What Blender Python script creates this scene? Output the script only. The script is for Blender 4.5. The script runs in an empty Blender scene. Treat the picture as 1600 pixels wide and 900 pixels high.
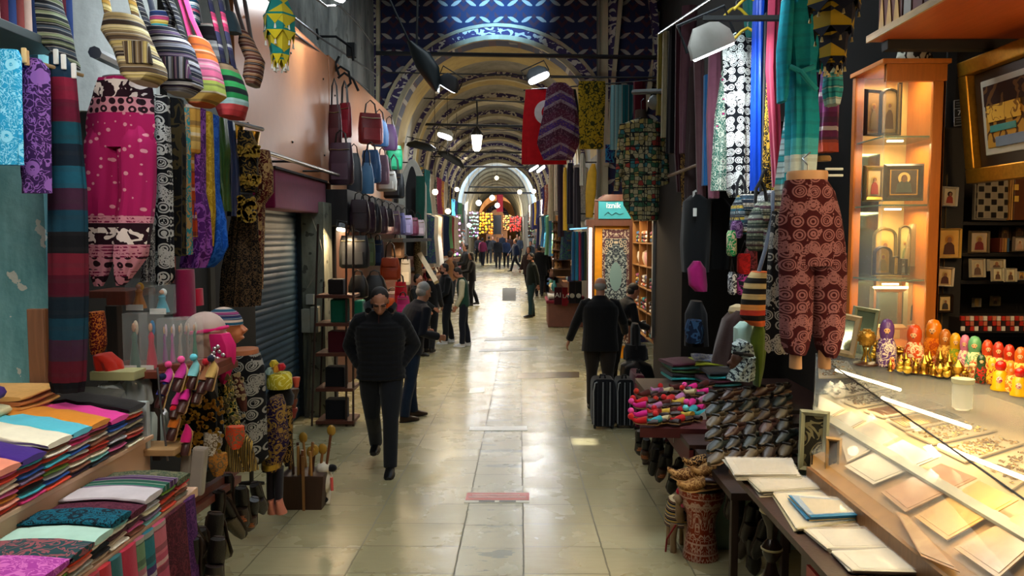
import bpy, bmesh, math, random
from mathutils import Vector as V, Matrix, Euler
from math import sin, cos, pi, radians, sqrt, atan2
S = bpy.context.scene; C = S.collection
R0 = random.Random(7)
# ---------------------------------------------------------------- camera, world, light
CAMZ = 1.87
cd = bpy.data.cameras.new('camera'); cam = bpy.data.objects.new('camera', cd); C.objects.link(cam)
cd.lens = 27; cd.sensor_width = 36; cd.clip_end = 300; cd.clip_start = .05
cam.location = (0, 0, CAMZ); cam.rotation_euler = (radians(90 - 3.81), 0, radians(.57)); S.camera = cam
S.view_settings.view_transform = 'Standard'; S.view_settings.look = 'None'
S.view_settings.exposure = 0.0; S.view_settings.gamma = 1; S.view_settings.use_curve_mapping = False
w = bpy.data.worlds.new('world'); S.world = w; w.use_nodes = True
w.node_tree.nodes['Background'].inputs[0].default_value = (.55, .75, 1, 1)
w.node_tree.nodes['Background'].inputs[1].default_value = .3
S.cycles.max_bounces = 6; S.cycles.diffuse_bounces = 3; S.cycles.glossy_bounces = 3; S.cycles.transmission_bounces = 6
S.cycles.transparent_max_bounces = 8; S.cycles.caustics_reflective = False; S.cycles.caustics_refractive = False
S.cycles.use_denoising = True; S.cycles.sample_clamp_indirect = 4
def light(kind, loc, power, col=(1, 1, 1), size=.3, look=None, size_y=None, name='lamp_light', spot=None, blend=.5):
    l = bpy.data.lights.new(name, kind); l.energy = power; l.color = col
    if kind == 'AREA':
        l.size = size
        if size_y: l.shape = 'RECTANGLE'; l.size_y = size_y
    elif kind in ('POINT', 'SPOT'): l.shadow_soft_size = size
    if spot: l.spot_size = radians(spot); l.spot_blend = blend
    o = bpy.data.objects.new(name, l); C.objects.link(o); o.location = loc
    if look is not None: o.rotation_euler = (V(look) - V(loc)).to_track_quat('-Z', 'Y').to_euler()
    return o
sunl = bpy.data.lights.new('sun', 'SUN'); sunl.energy = 9; sunl.color = (1, .98, .92); sunl.angle = radians(.5)
sun = bpy.data.objects.new('sun', sunl); C.objects.link(sun)
SUNDIR = V((.35, .6, -1.)).normalized(); sun.rotation_euler = SUNDIR.to_track_quat('-Z', 'Y').to_euler()
WARM = (1, .72, .38); COOL = (.78, .95, 1); DAY = (.8, .93, 1)
# added overhead area lights standing in for daylight from roof windows of the vault
light('AREA', (-.5, 5.5, 7.3), 42, DAY, 2.2, (-.5, 5.5, 0), 5)
light('AREA', (-.5, 12.5, 7.3), 95, DAY, 2.6, (-.3, 12.5, 0), 5)
for yy, pw in ((22, 34), (29, 60), (36, 90)): light('AREA', (-.6 - (yy - 17) * .03, yy, 5.7), pw, (1, .9, .76), 1.6, (-.6, yy, 0), 3)
light('AREA', (-1.4, 44.2, 4.6), 170, (.75, .88, 1), 3, (-1.4, 47, 5.2), 1)
light('AREA', (-1.6, 52, 5.0), 260, (.95, .95, 1), 3, (-1.6, 52, 0), 10)
light('SPOT', (-.75, 13.0, 6.9), 3200, (.25, .6, 1), .2, (-.55, 16.98, 6.85), name='roof_window_beam', spot=36, blend=1)
# lit shops at either side (unseen area lights added above the goods, warm and cool)
light('AREA', (1.55, 3.1, 2.75), 28, (1, .74, .40), .9, (1.62, 3.2, 1), 1.6)
light('AREA', (2.9, 3.3, 2.6), 20, (1, .66, .32), .6, (2.7, 4.6, 1.2), .6)
light('AREA', (-1.35, 1.9, 2.8), 32, (1, .88, .74), .9, (-1.75, 2.4, 1), .9)
light('AREA', (-1.45, 3.6, 3.55), 38, (.9, .96, 1), .6, (-1.9, 3.7, 2), 1.0)
light('AREA', (1.0, 5.2, 4.0), 34, (.8, .95, 1), .7, (1.9, 5.2, 2.2), 1.0)
light('AREA', (-.9, 7.6, 4.6), 20, (.8, .93, 1), .8, (-2.6, 8.6, 3.4), .8)  # cool fill added to brighten the sign panel

_R = cam.rotation_euler.to_matrix()
def ray(px, py): return _R @ V(((px - 800) / 1200, (450 - py) / 1200, -1))
def at(px, py, Y):
    d = ray(px, py); return V((0, 0, CAMZ)) + d * (Y / d.y)
def onz(px, py, z):
    d = ray(px, py); return V((0, 0, CAMZ)) + d * ((z - CAMZ) / d.z)
def onx(px, py, X):
    d = ray(px, py); return V((0, 0, CAMZ)) + d * (X / d.x)
FP = [(-5, .2), (0, 0), (10, -.40), (15, -.52), (19, -.42), (24, -.28), (40, .02), (60, .45), (90, 1.1)]
def fz(y):
    for (a, za), (b, zb) in zip(FP, FP[1:]):
        if y <= b: return za + (zb - za) * (y - a) / (b - a)
    return FP[-1][1]
def onfloor(px, py):
    p = onz(px, py, -.3)
    for _ in range(12): p = onz(px, py, fz(p.y))
    return p
# ---------------------------------------------------------------- node materials
class N:
    def __init__(s, name):
        s.m = bpy.data.materials.new(name); s.m.use_nodes = True; s.t = s.m.node_tree; s.n = s.t.nodes
        s.b = s.n['Principled BSDF']; s._c = {}
    def put(s, sock, v):
        if isinstance(v, (int, float)): sock.default_value = v
        elif isinstance(v, (tuple, list)): sock.default_value = tuple(v) + (1,) * (len(sock.default_value) - len(v)) if hasattr(sock.default_value, '__len__') else v[0]
        elif v is not None: s.t.links.new(v, sock)
    def co(s, k='Object'):
        if 'tc' not in s._c: s._c['tc'] = s.n.new('ShaderNodeTexCoord')
        return s._c['tc'].outputs[k]
    def xyz(s, k='Object', i=0):
        if k not in s._c:
            q = s.n.new('ShaderNodeSeparateXYZ'); s.t.links.new(s.co(k), q.inputs[0]); s._c[k] = q
        return s._c[k].outputs[i]
    def rnd(s):
        q = s.n.new('ShaderNodeObjectInfo'); return q.outputs['Random']
    def ma(s, op, a, b=0., c=0.):
        q = s.n.new('ShaderNodeMath'); q.operation = op
        for i, v in enumerate((a, b, c)): s.put(q.inputs[i], v)
        return q.outputs[0]
    def mix(s, f, a, b, mode='MIX'):
        q = s.n.new('ShaderNodeMix'); q.data_type = 'RGBA'; q.blend_type = mode
        s.put(q.inputs[0], f); s.put(q.inputs[6], a); s.put(q.inputs[7], b); return q.outputs[2]
    def vec(s, x=0., y=0., z=0.):
        q = s.n.new('ShaderNodeCombineXYZ')
        for i, v in enumerate((x, y, z)): s.put(q.inputs[i], v)
        return q.outputs[0]
    def noise(s, v=None, sc=5, det=3, rough=.5, dist=0., out=0):
        q = s.n.new('ShaderNodeTexNoise'); s.put(q.inputs['Vector'], v if v is not None else s.co()); s.put(q.inputs['Scale'], sc)
        s.put(q.inputs['Detail'], det); s.put(q.inputs['Roughness'], rough); s.put(q.inputs['Distortion'], dist); return q.outputs[out]
    def vor(s, v=None, sc=5, rnd=1., out='Distance', feat='F1'):
        q = s.n.new('ShaderNodeTexVoronoi'); q.feature = feat; s.put(q.inputs['Vector'], v if v is not None else s.co()); s.put(q.inputs['Scale'], sc)
        s.put(q.inputs['Randomness'], rnd); return q.outputs[out]
    def ramp(s, f, st, interp='CONSTANT'):
        q = s.n.new('ShaderNodeValToRGB'); q.color_ramp.interpolation = interp; e = q.color_ramp.elements
        while len(e) < len(st): e.new(.5)
        for i, (p, c) in enumerate(st): e[i].position = p
        for i, (p, c) in enumerate(st): e[i].color = tuple(c) + (1,)
        s.put(q.inputs[0], f); return q.outputs[0]
    def gt(s, a, t): return s.ma('GREATER_THAN', a, t)
    def lt(s, a, t): return s.ma('LESS_THAN', a, t)
    def band(s, a, c, w): return s.lt(s.ma('ABSOLUTE', s.ma('SUBTRACT', a, c)), w)
    def done(s, col=None, rough=.8, metal=0., bump=None, bs=.3, bd=.01, spec=.5, **k):
        s.put(s.b.inputs['Base Color'], col); s.put(s.b.inputs['Roughness'], rough); s.put(s.b.inputs['Metallic'], metal)
        s.put(s.b.inputs['Specular IOR Level'], spec)
        for a, v in k.items(): s.put(s.b.inputs[a.replace('_', ' ')], v)
        if bump is not None:
            q = s.n.new('ShaderNodeBump'); s.put(q.inputs['Strength'], bs); s.put(q.inputs['Distance'], bd); s.put(q.inputs['Height'], bump)
            s.t.links.new(q.outputs[0], s.b.inputs['Normal'])
        return s.m
def h(x):  # '#rrggbb' to linear
    x = x.lstrip('#'); r = [int(x[i:i + 2], 16) / 255 for i in (0, 2, 4)]
    return tuple(c / 12.92 if c <= .04045 else ((c + .055) / 1.055) ** 2.4 for c in r)
_mc = {}
def cached(f):
    def g(*a, **k):
        key = (f.__name__,) + tuple(str(x) for x in a) + tuple(sorted((p, str(q)) for p, q in k.items()))
        if key not in _mc: _mc[key] = f(*a, **k)
        return _mc[key]
    return g
def hc(c): return h(c) if isinstance(c, str) else c
@cached
def plain(c, rough=.8, metal=0., var=.25, spec=.5, sc=9.):
    s = N('plain'); c = hc(c); n = s.noise(sc=sc)
    col = s.mix(n, tuple(x * (1 - var) for x in c), tuple(min(1, x * (1 + var)) for x in c))
    return s.done(col, rough, metal, spec=spec)
@cached
def cloth(c, rough=.92, var=.2, weave=500.):
    s = N('cloth'); c = hc(c); n = s.noise(sc=14)
    col = s.mix(n, tuple(x * (1 - var) for x in c), tuple(min(1, x * (1 + var)) for x in c))
    return s.done(col, rough, bump=s.noise(sc=60, det=2), bs=.25, bd=.004, spec=.2, Sheen_Weight=.15)
@cached
def stripes(cols, period=.1, axis=2, co='Object', wob=.02, rough=.9, detail=None):
    s = N('stripes'); cs = [hc(c) for c in cols]
    f = s.ma('FRACT', s.ma('ADD', s.ma('DIVIDE', s.xyz(co, axis), period), s.ma('MULTIPLY', s.noise(sc=3), wob / period * .5)))
    col = s.ramp(f, [(i / len(cs), c) for i, c in enumerate(cs)])
    f2 = s.ma('FRACT', s.ma('MULTIPLY', s.ma('DIVIDE', s.xyz(co, axis), period), len(cs) * 1.37)); col = s.mix(s.ma('MULTIPLY', s.gt(f2, .72), .5 if len(cs) < 10 else .15), col, (.03, .03, .035))
    f3 = s.ma('FRACT', s.ma('MULTIPLY', s.ma('DIVIDE', s.xyz(co, axis), period), len(cs) * .79)); col = s.mix(s.ma('MULTIPLY', s.gt(f3, .88), .45 if len(cs) < 10 else 0.), col, (.7, .68, .6))
    if detail:
        d = s.gt(s.vor(sc=detail, rnd=.6), .42); col = s.mix(s.ma('MULTIPLY', d, .5), col, (.02, .02, .03))
    col = s.mix(.35, col, s.mix(s.noise(sc=45), (.35, .35, .35), (1, 1, 1)), 'MULTIPLY')
    return s.done(col, rough, bump=s.noise(sc=70), bs=.3, bd=.004, spec=.2)
@cached
def floral(base, fg, sc=28., th=.5, dist=1.6, fg2=None, rough=.9):
    s = N('floral'); n = s.noise(sc=sc, det=1, dist=dist)
    m = s.band(n, th, .045); v = s.vor(sc=sc * .35, rnd=.7); m2 = s.band(v, .28, .05)
    col = s.mix(s.ma('MAXIMUM', m, m2), hc(base), hc(fg))
    if fg2: col = s.mix(s.lt(s.vor(sc=sc * .35, rnd=.7), .13), col, hc(fg2))
    return s.done(col, rough, spec=.2)
@cached
def dots(base, fg, sc=18., r=.25, flat=True):
    s = N('dots'); v = s.vec(s.xyz(), 0., s.xyz(i=2)) if flat else s.co()
    return s.done(s.mix(s.lt(s.vor(v, sc=sc, rnd=.5), r), hc(base), hc(fg)), .9, spec=.2)
@cached
def medal(base, fg, sc=9., zig=.16, two=None):
    """printed cotton: rings, zigzag bands and small flowers"""
    s = N('printed_cotton'); x, z = s.xyz(), s.xyz(i=2)
    v = s.vec(x, 0., z); d = s.vor(v, sc=sc, rnd=.25)
    ring = s.ma('MAXIMUM', s.band(d, .40, .045), s.band(d, .25, .04)); core = s.ma('MULTIPLY', s.lt(d, .17), s.gt(s.noise(sc=sc * 7, det=1), .5))
    zz = s.ma('PINGPONG', x, .06); f = s.ma('FRACT', s.ma('DIVIDE', s.ma('ADD', z, s.ma('MULTIPLY', zz, .9)), zig * 2))
    zb = s.band(f, .5, .12); zt = s.ma('MULTIPLY', zb, s.gt(s.noise(sc=sc * 10, det=0), .42))
    blot = s.ma('MULTIPLY', s.gt(s.noise(v, sc=sc * 1.3, det=2, dist=.6), .6), s.gt(s.noise(sc=sc * 6, det=1), .48))
    m = s.ma('MAXIMUM', s.ma('MAXIMUM', ring, core), s.ma('MAXIMUM', zt, blot))
    return s.done(s.mix(m, hc(base), hc(fg)), .9, spec=.2)
@cached
def glass(tint=(1, 1, 1), rough=.02, alpha=.12):
    s = N('glass'); m = s.done(tint, rough); s.b.inputs['Alpha'].default_value = alpha; s.b.inputs['Specular IOR Level'].default_value = .8
    return m
@cached
def glow(c, st): 
    s = N('glow'); return s.done(hc(c), .5, Emission_Color=hc(c), Emission_Strength=st)
@cached
def wood(c='#7a4a22', rough=.5, sc=1., dark=.5, axis=2):
    s = N('wood'); c = hc(c); k = [8., 8., 8.]; k[axis] = .8
    v = s.vec(*[s.ma('MULTIPLY', s.xyz(i=i), k[i] * sc) for i in range(3)])
    n = s.noise(v, sc=4, det=4, dist=1.2)
    return s.done(s.mix(n, tuple(x * dark for x in c), tuple(min(1, x * 1.3) for x in c)), rough, bump=n, bs=.1)
def metal(c='#8a8d90', rough=.35): return plain(c, rough, 1., .15)
@cached
def leather(c, rough=.38):
    s = N('leather'); c = hc(c); return s.done(s.mix(s.noise(sc=8), tuple(x * .7 for x in c), tuple(min(1, x * 1.2) for x in c)), rough, bump=s.vor(sc=140), bs=.25, bd=.003)
# ---------------------------------------------------------------- mesh builder
class M:
    def __init__(s): s.v = []; s.f = []; s.mi = []
    def add(s, vs, fs, k=0):
        o = len(s.v); s.v += [V(p) for p in vs]; s.f += [tuple(i + o for i in f) for f in fs]; s.mi += [k] * len(fs); return s
    def hexa(s, p, k=0): return s.add(p, [(0, 3, 2, 1), (4, 5, 6, 7), (0, 1, 5, 4), (1, 2, 6, 5), (2, 3, 7, 6), (3, 0, 4, 7)], k)
    def box(s, c, d, r=None, k=0):
        m = Euler(r).to_matrix() if r else Matrix.Identity(3); c = V(c)
        return s.hexa([c + m @ V((x * d[0] / 2, y * d[1] / 2, z * d[2] / 2)) for z in (-1, 1) for x, y in ((-1, -1), (1, -1), (1, 1), (-1, 1))], k)
    def loft(s, rings, n=20, e=1., fold=None, cap=True, k=0, rnd=.0, seed=1):
        """rings: (centre, u, v) half axes; e<1 boxy; fold=(count, amplitude)"""
        rr = random.Random(seed); ph = rr.random() * 6; vs = []
        for i, (c, u, v) in enumerate(rings):
            c, u, v = V(c), V(u), V(v)
            for j in range(n):
                t = 2 * pi * j / n; a, b = cos(t), sin(t)
                a = math.copysign(abs(a) ** e, a); b = math.copysign(abs(b) ** e, b); q = 1.
                if fold: q = 1 + fold[1] * (sin(fold[0] * t + ph + i * .25) + .5 * sin(fold[0] * 1.7 * t + ph * 2 - i * .4)) * (fold[2][i] if len(fold) > 2 else 1)
                q += rr.uniform(-rnd, rnd) if rnd else 0
                vs.append(c + u * a * (1 if fold and len(fold) > 3 else q) + v * b * q)
        m = len(rings); fs = [(i * n + j, i * n + (j + 1) % n, (i + 1) * n + (j + 1) % n, (i + 1) * n + j) for i in range(m - 1) for j in range(n)]
        if cap: fs += [tuple(range(n))[::-1], tuple(range((m - 1) * n, m * n))]
        return s.add(vs, fs, k)
    def tube(s, path, r, n=8, k=0, flat=None):
        """round tube along a path; r number or list; flat=(vector, ratio) makes it oval"""
        P = [V(p) for p in path]; rs = r if isinstance(r, (list, tuple)) else [r] * len(P); rg = []; u = None
        for i, p in enumerate(P):
            d = (P[min(i + 1, len(P) - 1)] - P[max(i - 1, 0)]); d = d.normalized() if d.length > 1e-9 else V((0, 0, 1))
            if u is None: u = d.orthogonal().normalized() if not flat else (V(flat[0]) - d * V(flat[0]).dot(d)).normalized()
            else:
                u = u - d * u.dot(d); u = u.normalized() if u.length > 1e-6 else d.orthogonal().normalized()
            v = d.cross(u)
            rg.append((p, u * rs[i], v * rs[i] * (flat[1] if flat else 1)))
        return s.loft(rg, n, k=k)
    def lathe(s, prof, c=(0, 0, 0), n=24, k=0, sq=1.):
        c = V(c); return s.loft([(c + V((0, 0, z)), V((r, 0, 0)), V((0, r * sq, 0))) for r, z in prof], n, k=k)
    def ell(s, c, d, n=14, m=8, k=0, r=None):
        mt = Euler(r).to_matrix() if r else Matrix.Identity(3); c = V(c); rg = []
        for i in range(m + 1):
            a = -pi / 2 + pi * i / m; q = max(cos(a), .02)
            rg.append((c + mt @ V((0, 0, d[2] * sin(a))), mt @ V((d[0] * q, 0, 0)), mt @ V((0, d[1] * q, 0))))
        return s.loft(rg, n, k=k)
    def prism(s, pts, a, b, k=0):
        """outline pts (list of 3D) moved by vectors a..b"""
        n = len(pts); vs = [V(p) + V(a) for p in pts] + [V(p) + V(b) for p in pts]
        return s.add(vs, [tuple(range(n))[::-1], tuple(range(n, 2 * n))] + [(i, (i + 1) % n, n + (i + 1) % n, n + i) for i in range(n)], k)
    def mesh(s, name, mats, smooth=True, bev=0.):
        me = bpy.data.meshes.new(name); me.from_pydata([tuple(p) for p in s.v], [], s.f)
        for m in (mats if isinstance(mats, (list, tuple)) else [mats]): me.materials.append(m)
        me.polygons.foreach_set('material_index', s.mi)
        b = bmesh.new(); b.from_mesh(me); bmesh.ops.recalc_face_normals(b, faces=b.faces)
        if bev:
            ed = [e for e in b.edges if len(e.link_faces) == 2 and e.calc_face_angle(0) > .9]
            bmesh.ops.bevel(b, geom=ed, offset=bev, segments=2, profile=.6, affect='EDGES', clamp_overlap=True)
        b.to_mesh(me); b.free()
        if smooth:
            me.polygons.foreach_set('use_smooth', [True] * len(me.polygons))
            me.set_sharp_from_angle(angle=radians(42))
        me.update(); return me
    def obj(s, name, mats, parent=None, smooth=True, bev=0., label=None, loc=None, rot=None):
        o = bpy.data.objects.new(name, s.mesh(name, mats, smooth, bev)); C.objects.link(o)
        if parent is not None: o.parent = parent
        if label: o['label'] = label
        if loc is not None: o.location = loc
        if rot is not None: o.rotation_euler = rot
        return o
def tag(o, label, cat, group=None, loc=None, rz=None):
    o['label'] = label; o['category'] = cat
    if group: o['group'] = group
    if loc is not None: o.location = loc
    if rz is not None: o.rotation_euler = (0, 0, rz) if isinstance(rz, (int, float)) else rz
    return o
def thing(name, label, cat, loc=(0, 0, 0), rz=0., group=None):
    o = bpy.data.objects.new(name, None); C.objects.link(o); o.empty_display_size = .05
    return tag(o, label, cat, group, loc, rz)
def struct(o): o['kind'] = 'structure'; return o
def dup(o, loc=None, rz=None, label=None, mats=None, scale=None, cat=None, group=None):
    c = o.copy(); C.objects.link(c)
    if loc is not None: c.location = loc
    if rz is not None: c.rotation_euler = (0, 0, rz) if isinstance(rz, (int, float)) else rz
    if scale is not None: c.scale = (scale,) * 3 if isinstance(scale, (int, float)) else scale
    if label: c['label'] = label
    if cat: c['category'] = cat
    if group: c['group'] = group
    if mats and c.type == 'MESH': setmat(c, mats)
    for ch in list(o.children):
        d = ch.copy(); C.objects.link(d); d.parent = c
        if mats and (isinstance(mats, dict) and ch.name.split('.')[0] in mats): setmat(d, mats[ch.name.split('.')[0]])
        for g in ch.children:
            e = g.copy(); C.objects.link(e); e.parent = d
    return c
def setmat(o, m, i=0):
    if isinstance(m, dict): return
    ms = m if isinstance(m, (list, tuple)) else [m]
    for j, q in enumerate(ms):
        o.material_slots[i + j].link = 'OBJECT'; o.material_slots[i + j].material = q
def blob(m, voxel=.012, smooth=4, name='blob'):
    """fuse overlapping lofts of one body or garment into one continuous surface"""
    me = bpy.data.meshes.new(name); me.from_pydata([tuple(p) for p in m.v], [], m.f)
    b = bmesh.new(); b.from_mesh(me); bmesh.ops.recalc_face_normals(b, faces=b.faces); b.to_mesh(me); b.free()
    o = bpy.data.objects.new(name, me); C.objects.link(o)
    a = o.modifiers.new('r', 'REMESH'); a.mode = 'VOXEL'; a.voxel_size = voxel; a.use_smooth_shade = True
    a = o.modifiers.new('s', 'SMOOTH'); a.iterations = smooth; a.factor = .5
    r = bpy.data.meshes.new_from_object(o.evaluated_get(bpy.context.evaluated_depsgraph_get()))
    bpy.data.objects.remove(o); bpy.data.meshes.remove(me); return r
def blobobj(name, m, mat, parent=None, voxel=.012, smooth=4):
    me = blob(m, voxel, smooth, name); me.name = name; me.materials.clear(); me.materials.append(mat)
    o = bpy.data.objects.new(name, me); C.objects.link(o)
    if parent is not None: o.parent = parent
    return o
# ---------------------------------------------------------------- the setting
JX = [-3.0, -2.35, -1.7, -1.06, -.40, .026, .55, 1.07, 1.6, 2.15, 2.7]
def floor_mat():
    s = N('stone_floor'); x, y = s.xyz(), s.xyz(i=1)
    jx = None; cell = None
    wx = s.ma('ADD', x, s.ma('MULTIPLY', s.ma('SUBTRACT', s.noise(sc=9, det=3), .5), .012))
    for q in JX:
        b = s.band(wx, q, .0055); jx = b if jx is None else s.ma('MAXIMUM', jx, b)
        g = s.gt(x, q); cell = g if cell is None else s.ma('ADD', cell, g)
    off = s.ma('MULTIPLY', s.ma('FRACT', s.ma('MULTIPLY', cell, .5)), .07)
    yy = s.ma('DIVIDE', s.ma('ADD', s.ma('ADD', y, off), s.ma('MULTIPLY', s.noise(sc=6, det=3), .02)), .457)
    fy = s.ma('FRACT', yy); jy = s.lt(fy, .02)
    cid = s.vec(cell, s.ma('FLOOR', yy), 0.)
    wn = s.n.new('ShaderNodeTexWhiteNoise'); s.t.links.new(cid, wn.inputs[0])
    strip = s.ma('MULTIPLY', s.gt(x, -.40), s.lt(x, .026))
    big = s.noise(sc=.7, det=4); fine = s.noise(s.vec(s.ma('MULTIPLY', x, 3.), s.ma('MULTIPLY', y, 14.), 0.), sc=1.6, det=6, rough=.65)
    c = s.mix(wn.outputs[0], h('#8d8a68'), h('#a09c7a'))
    c = s.mix(big, c, h('#8f7c50')); c = s.mix(s.ma('MULTIPLY', fine, .5), c, h('#c2bd98'))
    c = s.mix(s.ma('MULTIPLY', strip, .55), c, h('#8d8f7c'))
    crv = s.vec(s.ma('MULTIPLY', x, 5.), s.ma('MULTIPLY', y, 22.), 0.)
    ck = s.ma('MULTIPLY', s.gt(s.noise(crv, sc=1.1, det=5, rough=.6), .645), strip)
    ck2 = s.gt(s.noise(crv, sc=2.6, det=4), .73)
    c = s.mix(ck, c, h('#4d5450')); c = s.mix(s.ma('MULTIPLY', ck2, .5), c, h('#4a4632'))
    br = s.ma('MULTIPLY', s.gt(s.noise(s.vec(s.ma('MULTIPLY', x, .7), s.ma('MULTIPLY', y, 2.4), 3.), sc=1.5, det=4), .6), strip)
    c = s.mix(s.ma('MULTIPLY', br, .75), c, h('#56645f'))
    j = s.ma('MAXIMUM', jx, jy); c = s.mix(s.ma('MULTIPLY', j, .62), c, h('#2d2a1e'))
    ro = s.ma('ADD', s.ma('MULTIPLY', s.noise(sc=2.3, det=4), .24), .15); ro = s.ma('ADD', ro, s.ma('MULTIPLY', j, .3))
    hgt = s.ma('SUBTRACT', s.ma('MULTIPLY', fine, .6), s.ma('ADD', j, ck))
    return s.done(c, ro, bump=hgt, bs=.22, bd=.006, spec=.45)
m = M(); ys = [-2 + i * .5 for i in range(184)]; vs = []; fs = []
for y in ys: vs += [(-3.6, y, fz(y)), (3.6, y, fz(y))]
for i in range(len(ys) - 1): fs.append((2 * i, 2 * i + 1, 2 * i + 3, 2 * i + 2))
m.add(vs, fs); struct(m.obj('floor', floor_mat()))
def plaster(c1, c2, c3=None, sc=1.2, rough=.9):
    s = N('plaster'); v = s.vec(s.ma('MULTIPLY', s.xyz(), 1.5), s.ma('MULTIPLY', s.xyz(i=1), 1.5), s.ma('MULTIPLY', s.xyz(i=2), .5))
    c = s.mix(s.ramp(s.noise(v, sc=sc, det=6, rough=.65), [(.35, (0, 0, 0)), (.65, (1, 1, 1))], 'LINEAR'), hc(c1), hc(c2))
    if c3: c = s.mix(s.gt(s.noise(sc=sc * 3, det=5), .63), c, hc(c3))
    return s.done(c, rough, bump=s.noise(sc=7, det=6), bs=.5, bd=.03)
PL = plaster('#4c4f4e', '#8d908a', '#60625c'); PLD = plaster('#2b2824', '#45403a')
ZT = 7.7
struct(M().box((-3.25, 7.9, 3.6), (.2, 18.4, 8.6)).obj('wall_left', PL)); struct(M().box((3.25, 11.38, 3.6), (.2, 11.44, 8.6)).obj('wall_right', PLD)); struct(M().box((3.25, 2.2, 5.75), (.2, 6.9, 4.2)).obj('wall_right_upper', PLD)); struct(M().box((3.7, 2.2, 3.62), (.8, 7, .06)).obj('ceiling_shop', PLD))
struct(M().box((0, -1.4, 3.6), (8.2, .15, 8.6)).obj('wall_back', PLD))
# near roof: a slab with one small roof window that lets the sun onto the floor
HP = onfloor(908, 692); tt = (HP.z - ZT) / SUNDIR.z; HO = HP - SUNDIR * tt
m = M(); y0, y1, x0, x1 = -1.5, 17.2, -3.4, 3.4; a, b = HO.x - .15, HO.x + .15; c_, d_ = HO.y - .19, HO.y + .19
for (p, q, r, t) in ((x0, a, y0, y1), (b, x1, y0, y1), (a, b, y0, c_), (a, b, d_, y1)):
    m.box(((p + q) / 2, (r + t) / 2, ZT + .1), (q - p, t - r, .12))
struct(m.obj('ceiling', plaster('#3a3c3c', '#63645f')))
# painted transverse wall with the pointed opening
def pattern_mat(red=.35):
    s = N('painted_leaves'); x, z = s.xyz(), s.xyz(i=2)
    pu, pv = .61, .70
    def leaf(ox, oz):
        fx = s.ma('SUBTRACT', s.ma('FRACT', s.ma('ADD', s.ma('DIVIDE', x, pu), ox)), .5)
        fv = s.ma('SUBTRACT', s.ma('FRACT', s.ma('ADD', s.ma('DIVIDE', z, pv), oz)), .5)
        ax = s.ma('ABSOLUTE', fx)
        yy = s.ma('ADD', fv, s.ma('MULTIPLY', ax, .42))                       # chevron
        th = s.ma('MULTIPLY', s.ma('SINE', s.ma('MULTIPLY', s.ma('SUBTRACT', ax, .06), 7.6)), .065)
        th = s.ma('ADD', th, s.ma('MULTIPLY', s.ma('SUBTRACT', s.noise(sc=16, det=2), .5), .03))
        mk = s.ma('MULTIPLY', s.lt(s.ma('ABSOLUTE', yy), th), s.ma('MULTIPLY', s.gt(ax, .07), s.lt(ax, .44)))
        rz = s.lt(s.ma('ABSOLUTE', s.ma('ADD', fv, s.ma('SUBTRACT', .30, s.ma('MULTIPLY', ax, .9)))), .07)
        rd = s.ma('MAXIMUM', s.ma('MULTIPLY', rz, s.lt(ax, .4)), s.lt(s.ma('ADD', s.ma('ABSOLUTE', s.ma('ADD', fv, .02)), ax), .09))
        return mk, rd
    a, ra = leaf(0., 0.); b_, rb = leaf(.5, .5)
    n = s.noise(sc=2, det=4)
    c = s.mix(n, h('#0a0f30'), h('#121c48')); c = s.mix(s.ma('MULTIPLY', s.ma('MAXIMUM', ra, rb), .8), c, h('#401824'))
    c = s.mix(s.ma('MAXIMUM', a, b_), c, h('#96918a'))
    c = s.mix(s.gt(s.noise(sc=1.3, det=3), .7), c, h('#6a6964'))
    return s.done(c, .8)
def band_mat(c0='#c8bfa4', c1='#352a52', c2='#b9b3a8', w=.5):
    s = N('painted_band'); cr = s.gt(s.noise(s.vec(s.ma('MULTIPLY', s.xyz(), 2.), s.ma('MULTIPLY', s.xyz(i=1), 2.), s.ma('MULTIPLY', s.xyz(i=2), 3.)), sc=2.4, det=1, dist=1.5), .56)
    return s.done(s.mix(cr, h(c1), h(c2)), .85)
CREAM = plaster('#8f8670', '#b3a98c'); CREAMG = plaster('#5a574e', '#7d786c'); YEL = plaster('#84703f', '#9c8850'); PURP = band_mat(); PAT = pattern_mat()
def cx(Y): return -.5 - max(0, Y - 17) * .03
def archpts(Y, a=2.28, zs=3.6, ap=6.13, n=28, da=0.):
    return [V((cx(Y) - (a + da) * cos(pi * i / n), Y, zs + (ap + da - zs) * abs(sin(pi * i / n)) ** .88)) for i in range(n + 1)]
def archwall(Y, th, X0, X1, top, a, zs, ap, mat, name, base=-1.):
    A = archpts(Y, a, zs, ap); m = M(); q = V((0, th, 0))
    for p, r in zip(A, A[1:]): m.hexa([p, r, r + q, p + q, V((p.x, Y, top)), V((r.x, Y, top)), V((r.x, Y + th, top)), V((p.x, Y + th, top))])
    m.box(((X0 + A[0].x) / 2, Y + th / 2, (base + top) / 2), (A[0].x - X0, th, top - base)); m.box(((X1 + A[-1].x) / 2, Y + th / 2, (base + top) / 2), (X1 - A[-1].x, th, top - base))
    return struct(m.obj(name, mat, smooth=False))
archwall(17, .5, -3.3, 3.3, 7.9, 2.28, 3.6, 6.13, PAT, 'wall_front')
def archband(Y, y1, d0, d1, mat, name, a=2.28, zs=3.6, ap=6.13, n=28):
    A, B = archpts(Y, a, zs, ap, n, d0), archpts(Y, a, zs, ap, n, d1); q = V((0, y1 - Y, 0)); m = M(); sh = V((cx(y1) - cx(Y), 0, 0)); q += sh
    for i in range(n): m.hexa([A[i], A[i + 1], A[i + 1] + q, A[i] + q, B[i], B[i + 1], B[i + 1] + q, B[i] + q])
    return struct(m.obj(name, mat))
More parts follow.
